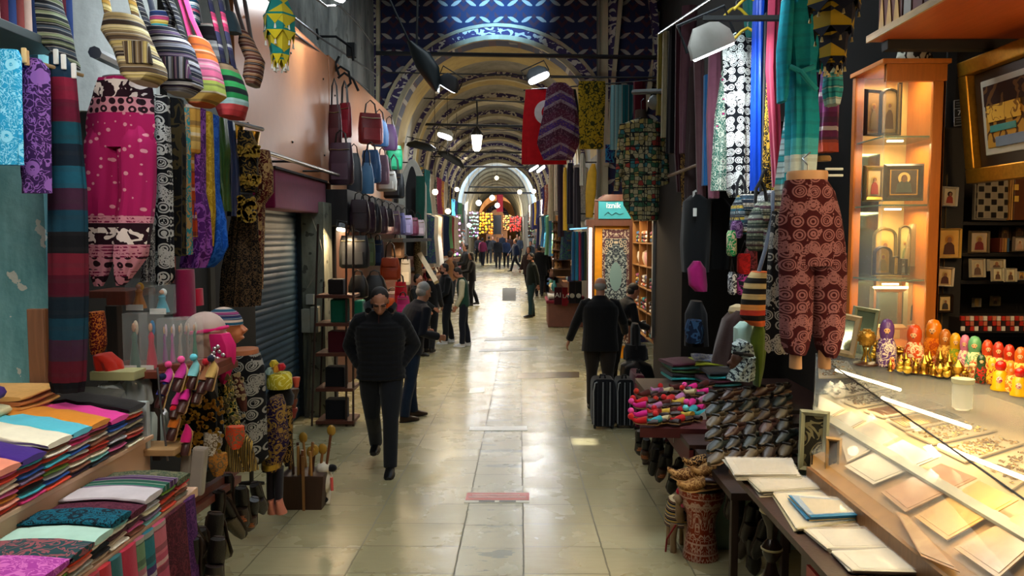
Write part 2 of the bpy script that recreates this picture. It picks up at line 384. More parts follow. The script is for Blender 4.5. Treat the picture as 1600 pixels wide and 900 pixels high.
archband(16.9, 17.0, .0, .10, CREAM, 'trim_1'); archband(16.93, 17.0, .1, .27, PURP, 'trim_2'); archband(16.9, 17.0, .27, .34, CREAM, 'trim_3')
# barrel vault behind with its painted ribs
k = 4; Y = 17.5
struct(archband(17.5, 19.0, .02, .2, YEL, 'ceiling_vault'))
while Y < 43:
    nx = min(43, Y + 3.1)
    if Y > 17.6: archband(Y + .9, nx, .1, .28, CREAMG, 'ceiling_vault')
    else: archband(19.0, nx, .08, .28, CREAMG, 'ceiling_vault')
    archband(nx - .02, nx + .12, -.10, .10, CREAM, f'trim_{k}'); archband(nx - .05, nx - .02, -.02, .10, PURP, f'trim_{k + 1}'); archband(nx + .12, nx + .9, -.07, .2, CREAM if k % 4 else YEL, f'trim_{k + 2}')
    k += 3; Y = nx
m1 = M(); m2 = M()
for q, X in ((m1, -2.28), (m2, 2.28)):
    p0 = V((cx(17.5) + X, 17.5, 0)); p1 = V((cx(46) + X, 46, 0)); sg = .15 if X > 0 else -.15
    q.hexa([p0 + V((0, 0, -1)), p1 + V((0, 0, -1)), p1 + V((sg, 0, -1)), p0 + V((sg, 0, -1)), p0 + V((0, 0, 3.75)), p1 + V((0, 0, 3.75)), p1 + V((sg, 0, 3.75)), p0 + V((sg, 0, 3.75))])
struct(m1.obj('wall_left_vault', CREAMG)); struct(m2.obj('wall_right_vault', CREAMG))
WH = plaster('#7f8f9c', '#a9bccb')
archwall(46, .5, -6, 4, 9, 1.95, 3.3, 6.15, WH, 'wall_far')
archband(45.9, 46, 0, .16, CREAMG, f'trim_{k}', 1.95, 3.3, 6.15); k += 1
Y = 46.5
while Y < 78:
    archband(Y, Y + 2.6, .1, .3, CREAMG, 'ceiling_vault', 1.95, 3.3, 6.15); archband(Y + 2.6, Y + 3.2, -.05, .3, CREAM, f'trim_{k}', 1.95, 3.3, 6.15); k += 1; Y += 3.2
archwall(79, .4, -7, 4, 9, 1.1, 2.6, 4.7, plaster('#a5672f', '#c98a4a'), 'wall_end'); struct(M().box((-2.4, 86, 3), (10, .3, 10)).obj('wall_end_passage', plaster('#5b3a22', '#8a5a32')))
archband(78.8, 79, 0, .45, PURP, f'trim_{k}', 1.1, 2.6, 4.7); k += 1
m1 = M(); m2 = M()
for q, X in ((m1, -1.95), (m2, 1.95)):
    p0 = V((cx(46.5) + X, 46.5, 0)); p1 = V((cx(79) + X, 79, 0)); sg = .15 if X > 0 else -.15
    q.hexa([p0, p1, p1 + V((sg, 0, 0)), p0 + V((sg, 0, 0)), p0 + V((0, 0, 3.5)), p1 + V((0, 0, 3.5)), p1 + V((sg, 0, 3.5)), p0 + V((sg, 0, 3.5))])
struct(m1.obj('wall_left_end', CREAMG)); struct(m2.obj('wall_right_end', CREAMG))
# painted border strips on the transverse wall
def wallstrip(pts, w, mat, th=.06, Y=16.97):
    global k
    m = M(); P = [at(px, py, Y) for px, py in pts]
    for p, q in zip(P, P[1:]):
        m.hexa([p - V((w / 2, 0, 0)), p + V((w / 2, 0, 0)), p + V((w / 2, -th, 0)), p - V((w / 2, th, 0)), q - V((w / 2, 0, 0)), q + V((w / 2, 0, 0)), q + V((w / 2, -th, 0)), q - V((w / 2, th, 0))])
    struct(m.obj(f'trim_{k}', mat)); k += 1
wallstrip([(942, 400), (942, -60)], .2, CREAM, .12); wallstrip([(934, 400), (934, -60)], .05, CREAMG, .2)
wallstrip([(956, 220), (957, -60)], .2, PURP, .04); wallstrip([(947, 260), (958, 120), (975, -60)], .09, CREAM, .14)
wallstrip([(1010, -60), (1020, 20), (1026, 80), (1022, 130)], .14, PURP, .2); wallstrip([(1026, 20), (1022, 90), (1010, 160), (988, 240)], .1, CREAM, .1)
wallstrip([(585, -60), (585, 250)], .16, PURP, .1); wallstrip([(592, -60), (592, 120), (590, 250)], .07, CREAM, .14)
IRON = plain('#15171a', .6, .3)
# plates and patches let into the floor
def floorpatch(name, pxs, mat, label, cat, th=.004):
    P = [onfloor(*p) for p in pxs]; m = M(); m.hexa([p + V((0, 0, .0005)) for p in P] + [p + V((0, 0, th)) for p in P]); return tag(m.obj(name, mat, smooth=False), label, cat)
floorpatch('floor_plate', [(806, 592), (905, 590), (905, 581), (810, 583)], plain('#77664a', .25, .6), 'brown metal plate let into the floor before the suitcase', 'floor plate')
floorpatch('floor_plate', [(748, 550), (840, 547), (838, 543), (752, 546)], plain('#55564a', .35), 'thin dark plate in the paving right of the young man, nearer of two', 'floor plate')
floorpatch('floor_plate', [(756, 533), (842, 530), (841, 525), (760, 528)], plain('#64675a', .35), 'grey plate in the paving, farther of the two before the group', 'floor plate')
floorpatch('floor_plate', [(733, 673), (824, 673), (823, 666), (734, 667)], plain('#c9ccc2', .3), 'pale worn stone strip across the middle paving', 'stone strip')
floorpatch('floor_plate', [(733, 615), (757, 613), (757, 605), (734, 607)], plain('#d6dad4', .3), 'small white stone patch in the middle paving', 'stone patch')
floorpatch('floor_plate', [(785, 470), (806, 470), (806, 450), (785, 450)], plain('#4f524c', .7), 'grey iron cover in the far paving', 'floor plate')
t = thing('floor_sticker', 'red and white rectangular sticker on the middle paving with peeled corner', 'sticker', onfloor(777, 779))
def px2(P): return [onfloor(*p) - t.location for p in P]
def strip(P, z0, z1, nm, mat, lb=None):
    P = px2(P); m = M(); m.hexa([p + V((0, 0, z0)) for p in P] + [p + V((0, 0, z1)) for p in P]); return m.obj(nm, mat, t, smooth=False, label=lb)
strip([(725, 786), (827, 786), (827, 770), (730, 770)], .0008, .003, 'backing', plain('#c9c4b4', .4)); strip([(727, 782), (827, 782), (827, 770.5), (730, 770.5)], .003, .0045, 'red_panel', plain('#b3322e', .4))
for r_, (a, b, q) in enumerate(((738, 812, 774), (732, 822, 777))):
    strip([(a, q + 1), (b, q + 1), (b, q), (a, q)], .0045, .006, 'text_line', plain('#e8d8d0', .5))
strip([(748, 785), (773, 785), (773, 783), (748, 783)], .0045, .006, 'text_line', plain('#5a5a55', .5)); strip([(780, 785), (806, 785), (806, 783), (780, 783)], .0045, .006, 'text_line', plain('#5a5a55', .5))
# tie rods of the vault
def rod(p, q, r, name, label, cat='rod', mat=IRON, sq=False):
    m = M(); m.tube([p, q], r, 4 if sq else 8); return tag(m.obj(name, mat, loc=None), label, cat)
for a, b, Y, r, w in (((588, 83), (1030, 90), 16.3, .045, 'thick black iron tie beam before the blue painted wall'), ((596, 113), (1022, 122), 15.8, .014, 'thin iron tie rod just under the thick beam'),
        ((600, 151), (905, 163), 19.5, .014, 'thin iron tie rod above the hanging lantern'), ((606, 193), (935, 200), 21, .035, 'iron tie beam level with the small floodlight'), ((606, 200), (930, 206), 21.6, .012, 'thin rod just below the beam by the lantern'),
        ((618, 236), (900, 240), 25, .03, 'iron tie rod at the foot of the lantern'), ((625, 243), (690, 245), 25.5, .02, 'short iron rod by the left spotlights'), ((720, 260), (835, 261), 36, .05, 'dark tie rod across the far pale opening'),
        ((725, 301), (860, 302), 44, .06, 'lowest far tie rod above the crowd'), ((725, 292), (840, 293), 47, .04, 'far tie rod beneath the stone vault')):
    rod(at(*a, Y), at(*b, Y), r, 'tie_rod', w, 'tie rod')
# ---------------------------------------------------------------- people
SKIN = plain('#a8735a', .55, 0, .12)
def hand(m, w, d, side, fwd, s=1., curl=.5):
    """palm, four unequal bent fingers and a thumb from the side of the palm; w wrist, d pointing direction, fwd palm normal"""
    d = d.normalized(); ac = d.cross(fwd).normalized(); n = ac.cross(d).normalized()
    if n.dot(fwd) < 0: n = -n
    pc = w + d * .045 * s
    m.loft([(w - d * .01, ac * .026 * s, n * .02 * s), (pc - d * .015 * s, ac * .036 * s, n * .017 * s), (pc + d * .035 * s, ac * .041 * s, n * .015 * s), (pc + d * .05 * s, ac * .036 * s, n * .010 * s)], 12)
    for i, L in enumerate((.072, .082, .076, .058)):
        b = pc + d * .04 * s + ac * (-.030 + i * .020) * s; q = b + (d * .9 + n * curl * .5) * L * .5 * s; e = q + (d * .6 + n * curl * 1.3) * L * .5 * s
        m.tube([b - d * .012, b, q, e], [.0095 * s, .0095 * s, .0085 * s, .007 * s], 7)
    b = pc - d * .02 * s - ac * .032 * s; m.tube([b + ac * .01, b, b + (-ac * .6 + d * .6 + n * .3) * .035 * s, b + (-ac * .5 + d * 1.2 + n * .6) * .055 * s], [.013 * s, .012 * s, .0105 * s, .008 * s], 7)
def person(label, loc, H, rz, top='#101216', legs='#15171c', hair='#16120f', shoe='#0d0c0c', lean=0., bend=0., leg=((6, 8), (-6, 14)), arm=((8, 12, 20), (8, 12, 20)),
           head=(0, 0), build=1., coat=.0, puffer=False, group=None, lod=1, skin=None, hood=None, beard=False, collar=None, zips=None, sleeve=None, bald=False, cat='person', long_hair=False, open_=None, trim=None, cap=None):
    """faces -y before turning; leg=(thigh pitch, knee) for left/right, arm=(forward pitch, outward, elbow)"""
    skin = skin or SKIN; t = thing('person', label, cat, loc, radians(rz), group); s = H / 1.75; vx = {0: .024, 1: .011, 2: .007}[lod]
    def rot(v, ax, a): return Matrix.Rotation(radians(a), 3, ax) @ V(v)
    TH, SH = .43 * s, .42 * s; hipw = .095 * s
    J = []
    for i, sd in enumerate((1, -1)):
        a, k = leg[i]; th = rot((0, 0, -1), 'X', -a); shn = rot((0, 0, -1), 'X', -a + k)
        J.append((V((sd * hipw, 0, 0)), th, shn))
    hz = max(-(th * TH + sh_ * SH).z for _, th, sh_ in J) + .085 * s
    hip = V((0, 0, hz)); L = []
    for h0, th, sh_ in J:
        a = hip + h0; b = a + th * TH; c = b + sh_ * SH; L.append((a, b, c))
    up = rot((0, 0, 1), 'X', lean); up2 = rot((0, 0, 1), 'X', lean + bend); fw = rot((0, -1, 0), 'X', lean); fw2 = rot((0, -1, 0), 'X', lean + bend); X = V((1, 0, 0))
    waist = hip + up * .16 * s; chest = waist + up2 * .18 * s; shl = waist + up2 * .33 * s; nk = waist + up2 * .39 * s
    hp, hy = head; Rh = Matrix.Rotation(radians(hy), 3, 'Z') @ Matrix.Rotation(radians(hp + lean + bend * .6), 3, 'X')
    hd = nk + Rh @ V((0, -.015, .135)) * s
    A = []
    for i, sd in enumerate((1, -1)):
        f, o, e = arm[i][:3]; iw = arm[i][3] if len(arm[i]) > 3 else e * .35; sp = shl + X * sd * .160 * s * build - up2 * .025 * s
        d1 = Matrix.Rotation(radians(-sd * o), 3, 'Y') @ rot((0, 0, -1), 'X', -f); d2 = Matrix.Rotation(radians(-sd * (o - iw)), 3, 'Y') @ rot((0, 0, -1), 'X', -f - e)
        el = sp + d1 * .29 * s; wr = el + d2 * .25 * s; A.append((sp, el, wr, d2))
    # body: one continuous surface
    m = M()
    def HE(c, d, **k): m.loft([(hd + Rh @ (V(c) + V((0, 0, d[2] * sin(-pi / 2 + pi * i / 8)))) * s, Rh @ V((d[0] * max(.03, cos(-pi / 2 + pi * i / 8)), 0, 0)) * s, Rh @ V((0, d[1] * max(.03, cos(-pi / 2 + pi * i / 8)), 0)) * s) for i in range(9)], 16)
    HE((0, .012, .03), (.074, .093, .088)); HE((0, -.022, -.03), (.058, .062, .085)); HE((0, -.04, -.085), (.032, .034, .028))
    if lod: 
        m.tube([hd + Rh @ V(q) * s for q in ((0, -.082, .022), (0, -.1, -.012), (0, -.104, -.028))], [.010 * s, .013 * s, .016 * s], 8)
        for sd in (1, -1): HE((sd * .075, .012, -.008), (.010, .018, .032)); HE((sd * .035, -.058, -.012), (.022, .02, .022))
        HE((0, -.078, -.058), (.024, .012, .007)); HE((0, -.079, -.070), (.02, .012, .006)); HE((0, -.073, .033), (.055, .014, .010))
    m.tube([shl, nk, hd - Rh @ V((0, -.015, .04))], [.07 * s, .055 * s, .052 * s], 12)
    m.loft([(hip - up * .06 * s, X * .15 * s, fw * .10 * s), (waist, X * .135 * s, fw * .09 * s), (chest, X * .155 * s, fw * .105 * s), (shl, X * .15 * s, fw2 * .07 * s)], 16)
    for a, b, c in L: m.tube([a, b, c], [.07 * s, .05 * s, .036 * s], 10)
    for i, (sp, el, wr, d2) in enumerate(A):
        m.tube([sp * .9 + shl * .1, el, wr], [.045 * s, .037 * s, .027 * s], 10)
        hand(m, wr, d2, 1, V((1, 0, 0)) * (-1 if i == 0 else 1), s)
    blobobj('body', m, skin, t, vx, 2)
    # trousers
    m = M(); b2 = build
    m.loft([(hip - V((0, 0, .07 * s)), X * .165 * s * b2, V((0, -.115 * s, 0))), (hip + up * .02, X * .175 * s * b2, fw * .125 * s), (hip + up * .11 * s, X * .16 * s * b2, fw * .115 * s)], 18)
    for a, b, c in L:
        kb = b + V((0, -.01, 0)); m.tube([a, a * .5 + b * .5, kb, b * .5 + c * .5 + V((0, .012, 0)), c + V((0, .004, -.015 * s))], [.098 * s * b2, .09 * s * b2, .073 * s, .068 * s, .062 * s], 14)
    blobobj('trousers', m, legs if not isinstance(legs, str) else cloth(legs), t, max(vx, .010), 3)
    for a, b, c in L:
        m = M(); f = V((0, -1, 0)); c = c.copy(); z = c.z - .085 * s
        m.loft([((c.x, c.y + .065 * s, z + .045 * s), (.012 * s, 0, 0), (0, 0, .035 * s)), ((c.x, c.y + .05 * s, z + .047 * s), (.036 * s, 0, 0), (0, 0, .047 * s)), ((c.x, c.y - .02 * s, z + .052 * s), (.042 * s, 0, 0), (0, 0, .052 * s)),
                ((c.x, c.y - .09 * s, z + .036 * s), (.047 * s, 0, 0), (0, 0, .036 * s)), ((c.x, c.y - .15 * s, z + .027 * s), (.045 * s, 0, 0), (0, 0, .027 * s)), ((c.x, c.y - .19 * s, z + .02 * s), (.026 * s, 0, 0), (0, 0, .02 * s))], 12, .8)
        o = m.obj('shoe', leather(shoe) if isinstance(shoe, str) else shoe, t)
        if lod:
            q = M(); q.loft([((c.x, c.y - .062 * s, z + .006), (.047 * s, 0, 0), (0, .133 * s, 0)), ((c.x, c.y - .062 * s, z + .018), (.047 * s, 0, 0), (0, .133 * s, 0))], 14, .75); q.obj('sole', plain('#0c0c0c' if shoe != '#c8ccd0' else '#e8e8e8'), o)
    # jacket with sleeves
    m = M(); hem = hip - up * (.06 + coat) * s; rg = []
    base = [(hem, .19 + coat * .1, .135), (hip + up * .04 * s, .185, .135), (waist, .178, .125), (chest, .195, .135), (chest + up2 * .08 * s, .19, .128), (shl - up2 * .01, .155, .105), (nk - up2 * .03 * s, .10, .085), (nk + up2 * (.02 if not collar else .05) * s, .068, .068)]
    if puffer:
        for (c0, a0, b0), (c1, a1, b1) in zip(base, base[1:6]):
            nn = max(2, int((c1 - c0).length / (.016 * s)))
            for i in range(nn):
                q = i / nn; c = c0.lerp(c1, q); pf = .011 * abs(sin(pi * c.dot(V((0, 0, 1))) / (.052 * s))) - .004
                rg.append((c, X * (a0 + (a1 - a0) * q + pf) * s * build, (fw.lerp(fw2, q)) * (b0 + (b1 - b0) * q + pf) * s * build))
        rg += [(c, X * a * s * build, fw2 * b * s) for c, a, b in base[5:]]
    else: rg = [(c, X * a * s * build, (fw if i < 3 else fw2) * b * s * build) for i, (c, a, b) in enumerate(base)]
    m.loft(rg, 24, .88)
    ms = m if sleeve is None else M()
    for sp, el, wr, d2 in A:
        path = [shl * .4 + sp * .6 + up2 * .012, sp, sp * .5 + el * .5, el, el * .5 + wr * .5, wr - d2 * .01]
        if puffer:
            pp = []; rr = []
            for (p, q) in zip(path[1:], path[2:]):
                for i in range(5): pp.append(p.lerp(q, i / 5))
            pp = [path[0]] + pp + [path[-1]]; rr = [(.074 - .022 * i / len(pp)) * s + .006 * abs(sin(i * 1.5)) for i in range(len(pp))]
            ms.tube(pp, rr, 14)
        else: ms.tube(path, [.06 * s, .07 * s, .067 * s, .062 * s, .055 * s, .05 * s], 14)
    tm = cloth(top) if isinstance(top, str) else top
    blobobj('jacket', m, tm, t, max(vx, .008), 2 if puffer else 4)
    if sleeve: blobobj('sleeve', ms, cloth(sleeve), t, max(vx, .01), 3)
    # hair
    hm = plain(hair, .7, sc=60)
    m = M()
    def HH(c, d, z0=-pi / 2): m.loft([(hd + Rh @ (V(c) + V((0, 0, d[2] * sin(z0 + (pi / 2 - z0) * i / 8)))) * s, Rh @ V((d[0] * max(.03, cos(z0 + (pi / 2 - z0) * i / 8)), 0, 0)) * s, Rh @ V((0, d[1] * max(.03, cos(z0 + (pi / 2 - z0) * i / 8)), 0)) * s) for i in range(9)], 18, rnd=.015)
    if bald: HH((0, .035, -.0), (.077, .082, .062))
    else: HH((0, .031, .046), (.080, .088, .083)); HH((0, .045, -.005), (.074, .07, .07))
    if long_hair: HH((0, .05, -.05), (.08, .06, .14))
    m.obj('hair', hm, t)
    if beard: m = M(); HH((0, -.03, -.062), (.056, .062, .052)); m.obj('beard', hm, t)
    if lod:
        for sd in (1, -1):
            m = M(); q = M()
            m.tube([hd + Rh @ V(p) * s for p in ((sd * .012, -.088, .030), (sd * .034, -.086, .036), (sd * .054, -.070, .028))], .005 * s, 6)
            q.tube([hd + Rh @ V(p) * s for p in ((sd * .02, -.079, .008), (sd * .034, -.0795, .011), (sd * .048, -.070, .007))], .0045 * s, 6)
            m.obj('eyebrow', hm, t); q.obj('eye', plain('#1a1210', .3), t)
    if hood:
        m = M(); m.tube([nk + fw2 * q * s + X * x * s + up2 * z * s for x, q, z in ((-.10, .03, .02), (-.115, -.04, .05), (-.06, -.11, .07), (0, -.125, .075), (.06, -.11, .07), (.115, -.04, .05), (.10, .03, .02))], [.03 * s, .04 * s, .045 * s, .045 * s, .045 * s, .04 * s, .03 * s], 12); m.obj('hood', tm, t)
        m = M(); m.tube([nk + fw2 * q * s + X * x * s + up2 * z * s for x, q, z in ((.045, .045, .045), (.085, .0, .075), (.105, -.04, .095), (.06, -.09, .10))], [.014 * s, .03 * s, .032 * s, .02 * s], 10); m.obj('hood_lining', cloth(hood), t, label='orange lining of the hood')
    if zips:
        m = M(); m.tube([p + f_ * (o_ + .006) * s for p, f_, o_ in ((hem, fw, .137), (waist, fw, .127), (chest, fw2, .139), (shl, fw2, .108), (nk, fw2, .078))], .0045, 6); m.obj('zip', plain(zips, .4, .3), t)
        for sd in (1, -1):
            m = M(); m.tube([hip + X * sd * .115 * s + fw * .118 * s + up * .02, hip + X * sd * .105 * s + fw * .124 * s + up * .14], .004, 6); m.obj('pocket_zip', plain(zips, .4, .3), t)
    if trim:
        m = M(); m.tube([chest + up2 * .07 * s + X * x * s - fw2 * y * s for x, y in ((-.18, .07), (-.1, .128), (0, .142), (.1, .128), (.18, .07))], .004, 6); m.obj('piping', plain('#6a6e72'), t)
    if open_:
        m = M(); m.loft([(hem + fw * .1 * s, X * .05 * s, fw * .045 * s), (chest + fw2 * .10 * s, X * .05 * s, fw2 * .045 * s), (nk + fw2 * .04 * s - up2 * .02, X * .045 * s, fw2 * .04 * s)], 12); m.obj('shirt', cloth(open_), t)
    return t
def gp(px, Y): p = at(px, 370, Y); return V((p.x, Y, fz(Y)))
person('balding man in a black quilted jacket with orange hood lining, walking and looking down', gp(593, 7.0), 1.76, 4, '#0b0d12', '#14171d', '#1c1613', '#08080a', 2, 3, leg=((16, 4), (-12, 26)), arm=((-28, 25, 60, 60), (-26, 25, 60, 60)),
       head=(32, 6), build=1.17, puffer=True, hood='#d2561c', zips='#3a1c1c', lod=2)
person('grey-haired man in navy jacket and blue jeans leaning toward the bag stall', gp(637, 9.3), 1.74, 128, '#0c0f1a', '#16253c', '#8d8c8a', '#33201a', 11, 10, leg=((10, 4), (-6, 4)), arm=((-14, 6, 96), (-16, 10, 90)), head=(4, 8), build=1.16, coat=.03, lod=2)
person('grey-haired man in black coat seen from behind, arms spread, walking between the suitcases', gp(939, 9.9), 1.77, 180, '#0b0b0d', '#241e1a', '#8b8680', '#0d0c0c', 4, 3, leg=((12, 4), (-8, 20)), arm=((4, 24, 16), (22, 26, 24)), head=(6, -10), build=1.22, coat=.08, lod=2, bald=True, trim=True)
person('person in dark clothes bending over beside the carpet cabinet, mostly hidden', gp(962, 11.4), 1.7, 110, '#0f1116', '#15161a', '#15110f', '#0d0c0c', 12, 22, arm=((10, 8, 60), (10, 8, 60)), lod=1)
person('young man in green varsity jacket with cream sleeves, looking down', gp(724, 16.4), 1.74, -84, '#173a2c', '#10141f', '#17120f', '#c8ccd0', 2, 4, leg=((4, 2), (-4, 5)), arm=((4, 5, 22), (2, 6, 22)), head=(30, 0), sleeve='#b9b294', lod=1)
person('bearded man in black jacket and jeans with pale shoes, facing left in the group', gp(697, 16.8), 1.78, -66, '#0b0d0f', '#14161a', '#17120f', '#c8ccd0', 1, 2, leg=((7, 4), (-8, 4)), arm=((12, 10, 50), (12, 10, 50)), head=(6, -6), beard=True, build=1.08)
person('dark-haired person in black, back turned, between the faces of the group', gp(671, 15.7), 1.72, 168, '#0b0c0f', '#101115', '#14100e', arm=((10, 8, 40), (10, 8, 40)))
person('dark-haired man facing right at the left edge of the group', gp(651, 15.2), 1.66, 70, '#14181a', '#131418', '#17120f', arm=((20, 8, 40), (20, 8, 40)), head=(10, 0))
person('person in a tan jacket standing behind the group by the stall', gp(703, 22.4), 1.8, 150, '#8a5f3c', '#20242c', '#2a1f1a', head=(10, 0), lod=0, sleeve='#3a2d28')
person('woman in black with dark hair facing left in the passage', gp(737, 24), 1.68, -80, '#0a0b0d', '#0c0d10', '#100d0c', arm=((20, 8, 60), (20, 8, 60)), head=(8, 0), lod=0, long_hair=True, coat=.08)
person('tall man in dark jacket behind the woman in black', gp(727, 26), 1.9, -70, '#0d1014', '#14161c', '#1b1512', arm=((20, 8, 60), (20, 8, 60)), lod=0)
person('man in dark green sweater and teal jeans standing with hands behind him', gp(830, 21.3), 1.79, -70, '#10160f', '#1f3a3c', '#17120f', '#0d0c0c', -3, 0, leg=((6, 4), (-4, 4)), arm=((-14, 10, 10), (-14, 10, 10)), head=(16, 0), lod=1, beard=True)
for a in (('man in a long black coat seen from behind by the right stalls', 843, 27, 1.82, 175, '#08090c', '#0a0b0e', .18, 1.3), ('man in a brown coat beside the black coat by the right stalls', 826, 27.6, 1.74, -30, '#2c1c19', '#191516', .14, 1.1), ('man in dark jacket, partly behind the long black coat', 850, 27.85, 1.78, 185, '#101218', '#101116', .08, 1.1)):
    person(a[0], gp(a[1], a[2]), a[3], a[4], a[5], a[6], lod=0, coat=a[7], build=a[8])
person('man in a navy jacket striding left through the far passage', gp(805, 41), 1.78, -62, '#101d38', '#12161f', '#1b1512', leg=((24, 6), (-20, 20)), arm=((-20, 8, 20), (24, 8, 20)), lod=0)
for i, (px, Y, H, rz, c, l, lb) in enumerate(((778, 43, 1.76, 0, '#0e131c', '#0f131b', 'man in a black coat walking toward us in the far crowd'), (791, 44, 1.72, 4, '#152440', '#10141d', 'man in a blue jacket walking toward us in the far crowd'),
        (754, 46, 1.7, 170, '#6a1f3c', '#1a1a24', 'person in a magenta jacket in the far crowd'), (747, 49.5, 1.7, 20, '#141318', '#0f1014', 'person in black left of the magenta jacket'), (764, 48, 1.75, 185, '#15171d', '#101116', 'person in black right of the magenta jacket'),
        (770, 50, 1.7, 10, '#20242c', '#15171c', 'person in grey behind the walking pair'), (785, 53, 1.8, 0, '#1a2230', '#14161c', 'tall person between and behind the two walkers'), (797, 52, 1.7, 0, '#33201c', '#14161c', 'person in brown at the right of the far crowd'),
        (812, 50, 1.72, -20, '#232c3a', '#12161c', 'person in slate blue beyond the striding man'), (808, 56, 1.7, 10, '#6f5a4a', '#1b1b20', 'person in beige far down the right side'), (829, 38.25, 1.7, -30, '#222a30', '#14161c', 'person in grey jacket far back, behind the coats'))):
    person(lb, gp(px, Y), H, rz, c, l, lod=0, leg=((10 + i % 3 * 4, 4), (-10, 12)), group='people in the far crowd')
# ---------------------------------------------------------------- builders for goods
def G(name, label, cat, prof, Y, mat, b=.05, fold=(7, .16), e=1., group=None, n=36, dy=0., mats=None, parent=None, rnd=0., sub=3, rz=0.):
    """soft or solid object from a side profile [(y, x left, x right)] (photo pixels) standing at distance Y with half thickness b"""
    pr = []
    for p, q in zip(prof, prof[1:]):
        for i in range(sub): pr.append([p[j] + (q[j] - p[j]) * i / sub for j in range(3)] + [(p[3] if len(p) > 3 else 1.) + ((q[3] if len(q) > 3 else 1.) - (p[3] if len(p) > 3 else 1.)) * i / sub])
    q = prof[-1]; pr.append(list(q[:3]) + [q[3] if len(q) > 3 else 1.])
    c0 = at((prof[0][1] + prof[0][2]) / 2, prof[0][0], Y); m = M(); rg = []
    for y, xl, xr, f in pr:
        c = at((xl + xr) / 2, y, Y); c.y = Y + dy * (y - prof[0][0]) / 1000; rg.append((c - c0, V(((xr - xl) / 2400 * Y, 0, 0)), V((0, b * f, 0))))
    k = len(rg); am = [.25 + .75 * i / (k - 1) for i in range(k)]
    m.loft(rg, n, e, (fold[0], fold[1], am) if fold else None, rnd=rnd, seed=int(prof[0][1] * 7 + prof[0][0]))
    if parent is not None:
        o = m.obj(name, mat, parent); o.location = c0 - parent.location
        return o
    o = m.obj(name, mat); tag(o, label, cat, group, c0, rz); return o
def hook(px, y0, y1, Y, name='hanger', parent=None, r=.0035):
    pass
def tubepx(pts, r, mat, name, label=None, cat=None, parent=None, group=None, n=8, flat=None):
    P = [at(*p) for p in pts]; c = P[0].copy(); m = M(); m.tube([p - c for p in P], r, n, flat=flat); o = m.obj(name, mat, parent)
    o.location = c - (parent.location if parent is not None else V((0, 0, 0)))
    if label and parent is None: tag(o, label, cat, group, c)
    elif label: o['label'] = label
    return o
def boxat(x0, x1, y0, y1, Y, d, mat, name, label=None, cat=None, parent=None, group=None, bev=.004, rot=None):
    """upright box whose front face fills the pixel rectangle at distance Y and runs d metres back"""
    a = at(x0, y1, Y); b = at(x1, y0, Y); w_, hh = b.x - a.x, b.z - a.z; m = M(); m.box((0, d / 2, hh / 2), (w_, d, hh)); c = V(((a.x + b.x) / 2, Y, a.z))
    o = m.obj(name, mat, parent, smooth=False, bev=bev); o.location = c - (parent.location if parent is not None else V((0, 0, 0)))
    if rot: o.rotation_euler = rot
    if label and parent is None: tag(o, label, cat, group)
    elif label: o['label'] = label
    return o
ORD = ['topmost', 'second', 'third', 'fourth', 'fifth', 'sixth', 'seventh', 'eighth', 'ninth', 'tenth']
# folded scarf: a few shared shapes, front edge rounded, sagging a little
def foldmesh(w_, d, hh, seed, droop=.0):
    r = random.Random(seed); m = M(); n = 8; rg = []
    for i in range(n + 1):
        q = i / n; x = -w_ / 2 + w_ * q; e = (1, 1)[0] * (.9 if i in (0, n) else 1.); z = hh * .5 + hh * .14 * sin(q * 5 + seed) + r.uniform(-.04, .04) * hh
        rg.append(((x, d / 2 + r.uniform(-.004, .004), z), (0, d / 2 * (.985 if i in (0, n) else 1), 0), (0, 0, hh * .5 * e)))
    m.loft(rg, 16, .55); return m
SCM = [foldmesh(1, 1, 1, s_).mesh('folded_scarf', cloth('#808080')) for s_ in range(5)]
def fold(label, loc, dims, mat, rz, group, seed, name='folded_scarf', cat='scarf'):
    o = bpy.data.objects.new(name, SCM[seed % 5]); C.objects.link(o); o.location = loc; o.scale = dims; o.rotation_euler = (0, 0, rz); setmat(o, mat)
    return tag(o, label, cat, group)
CN = {'#d8452a': 'orange-red', '#f2e9da': 'cream', '#1f4f9e': 'blue', '#12131c': 'black', '#c7306e': 'raspberry', '#3fb0c4': 'turquoise', '#3a1a78': 'violet', '#b9bcc4': 'light grey', '#7a4a34': 'brown', '#d98a2c': 'orange', '#e06aa8': 'pink',
      '#6f9a3a': 'green', '#e8e4c8': 'ivory', '#c03a3a': 'red', '#6a5a78': 'mauve', '#e79a86': 'salmon', '#2a1a3c': 'dark purple', '#7fc4c8': 'pale teal', '#50303a': 'maroon', '#13202c': 'navy', '#8a8a80': 'grey', '#cdb8a0': 'beige', '#d8629a': 'rose', '#18506a': 'petrol'}
ci = {v: k_ for k_, v in CN.items()}
# ---------------------------------------------------------------- left front stall: scarf counter
UX, UZ, LX, LZ = -1.68, .965, -1.38, .80
t = thing('scarf_counter', 'stepped cream counter carrying the folded scarves at the left', 'counter', (-2.2, 2.2, fz(2.2)))
def cb(nm, x0, x1, y0, y1, z0, z1, mat, par=None, lb=None):
    m = M(); m.box(((x0 + x1) / 2, (y0 + y1) / 2, (z0 + z1) / 2), (x1 - x0, y1 - y0, z1 - z0)); o = m.obj(nm, mat, par if par is not None else t, smooth=False, bev=.004); o.location = -(par if par is not None else t).location
    if lb: o['label'] = lb
    return o
CRW = plain('#c9a78c', .55, 0, .08); DKW = wood('#2c1d14', .6)
cb('lower_shelf', -1.70, LX, .7, 3.22, .76, LZ, CRW); cb('riser', -1.74, -1.70, .7, 3.46, .5, UZ - .02, CRW); cb('upper_shelf', -2.1, UX, .7, 3.46, UZ - .02, UZ, CRW)
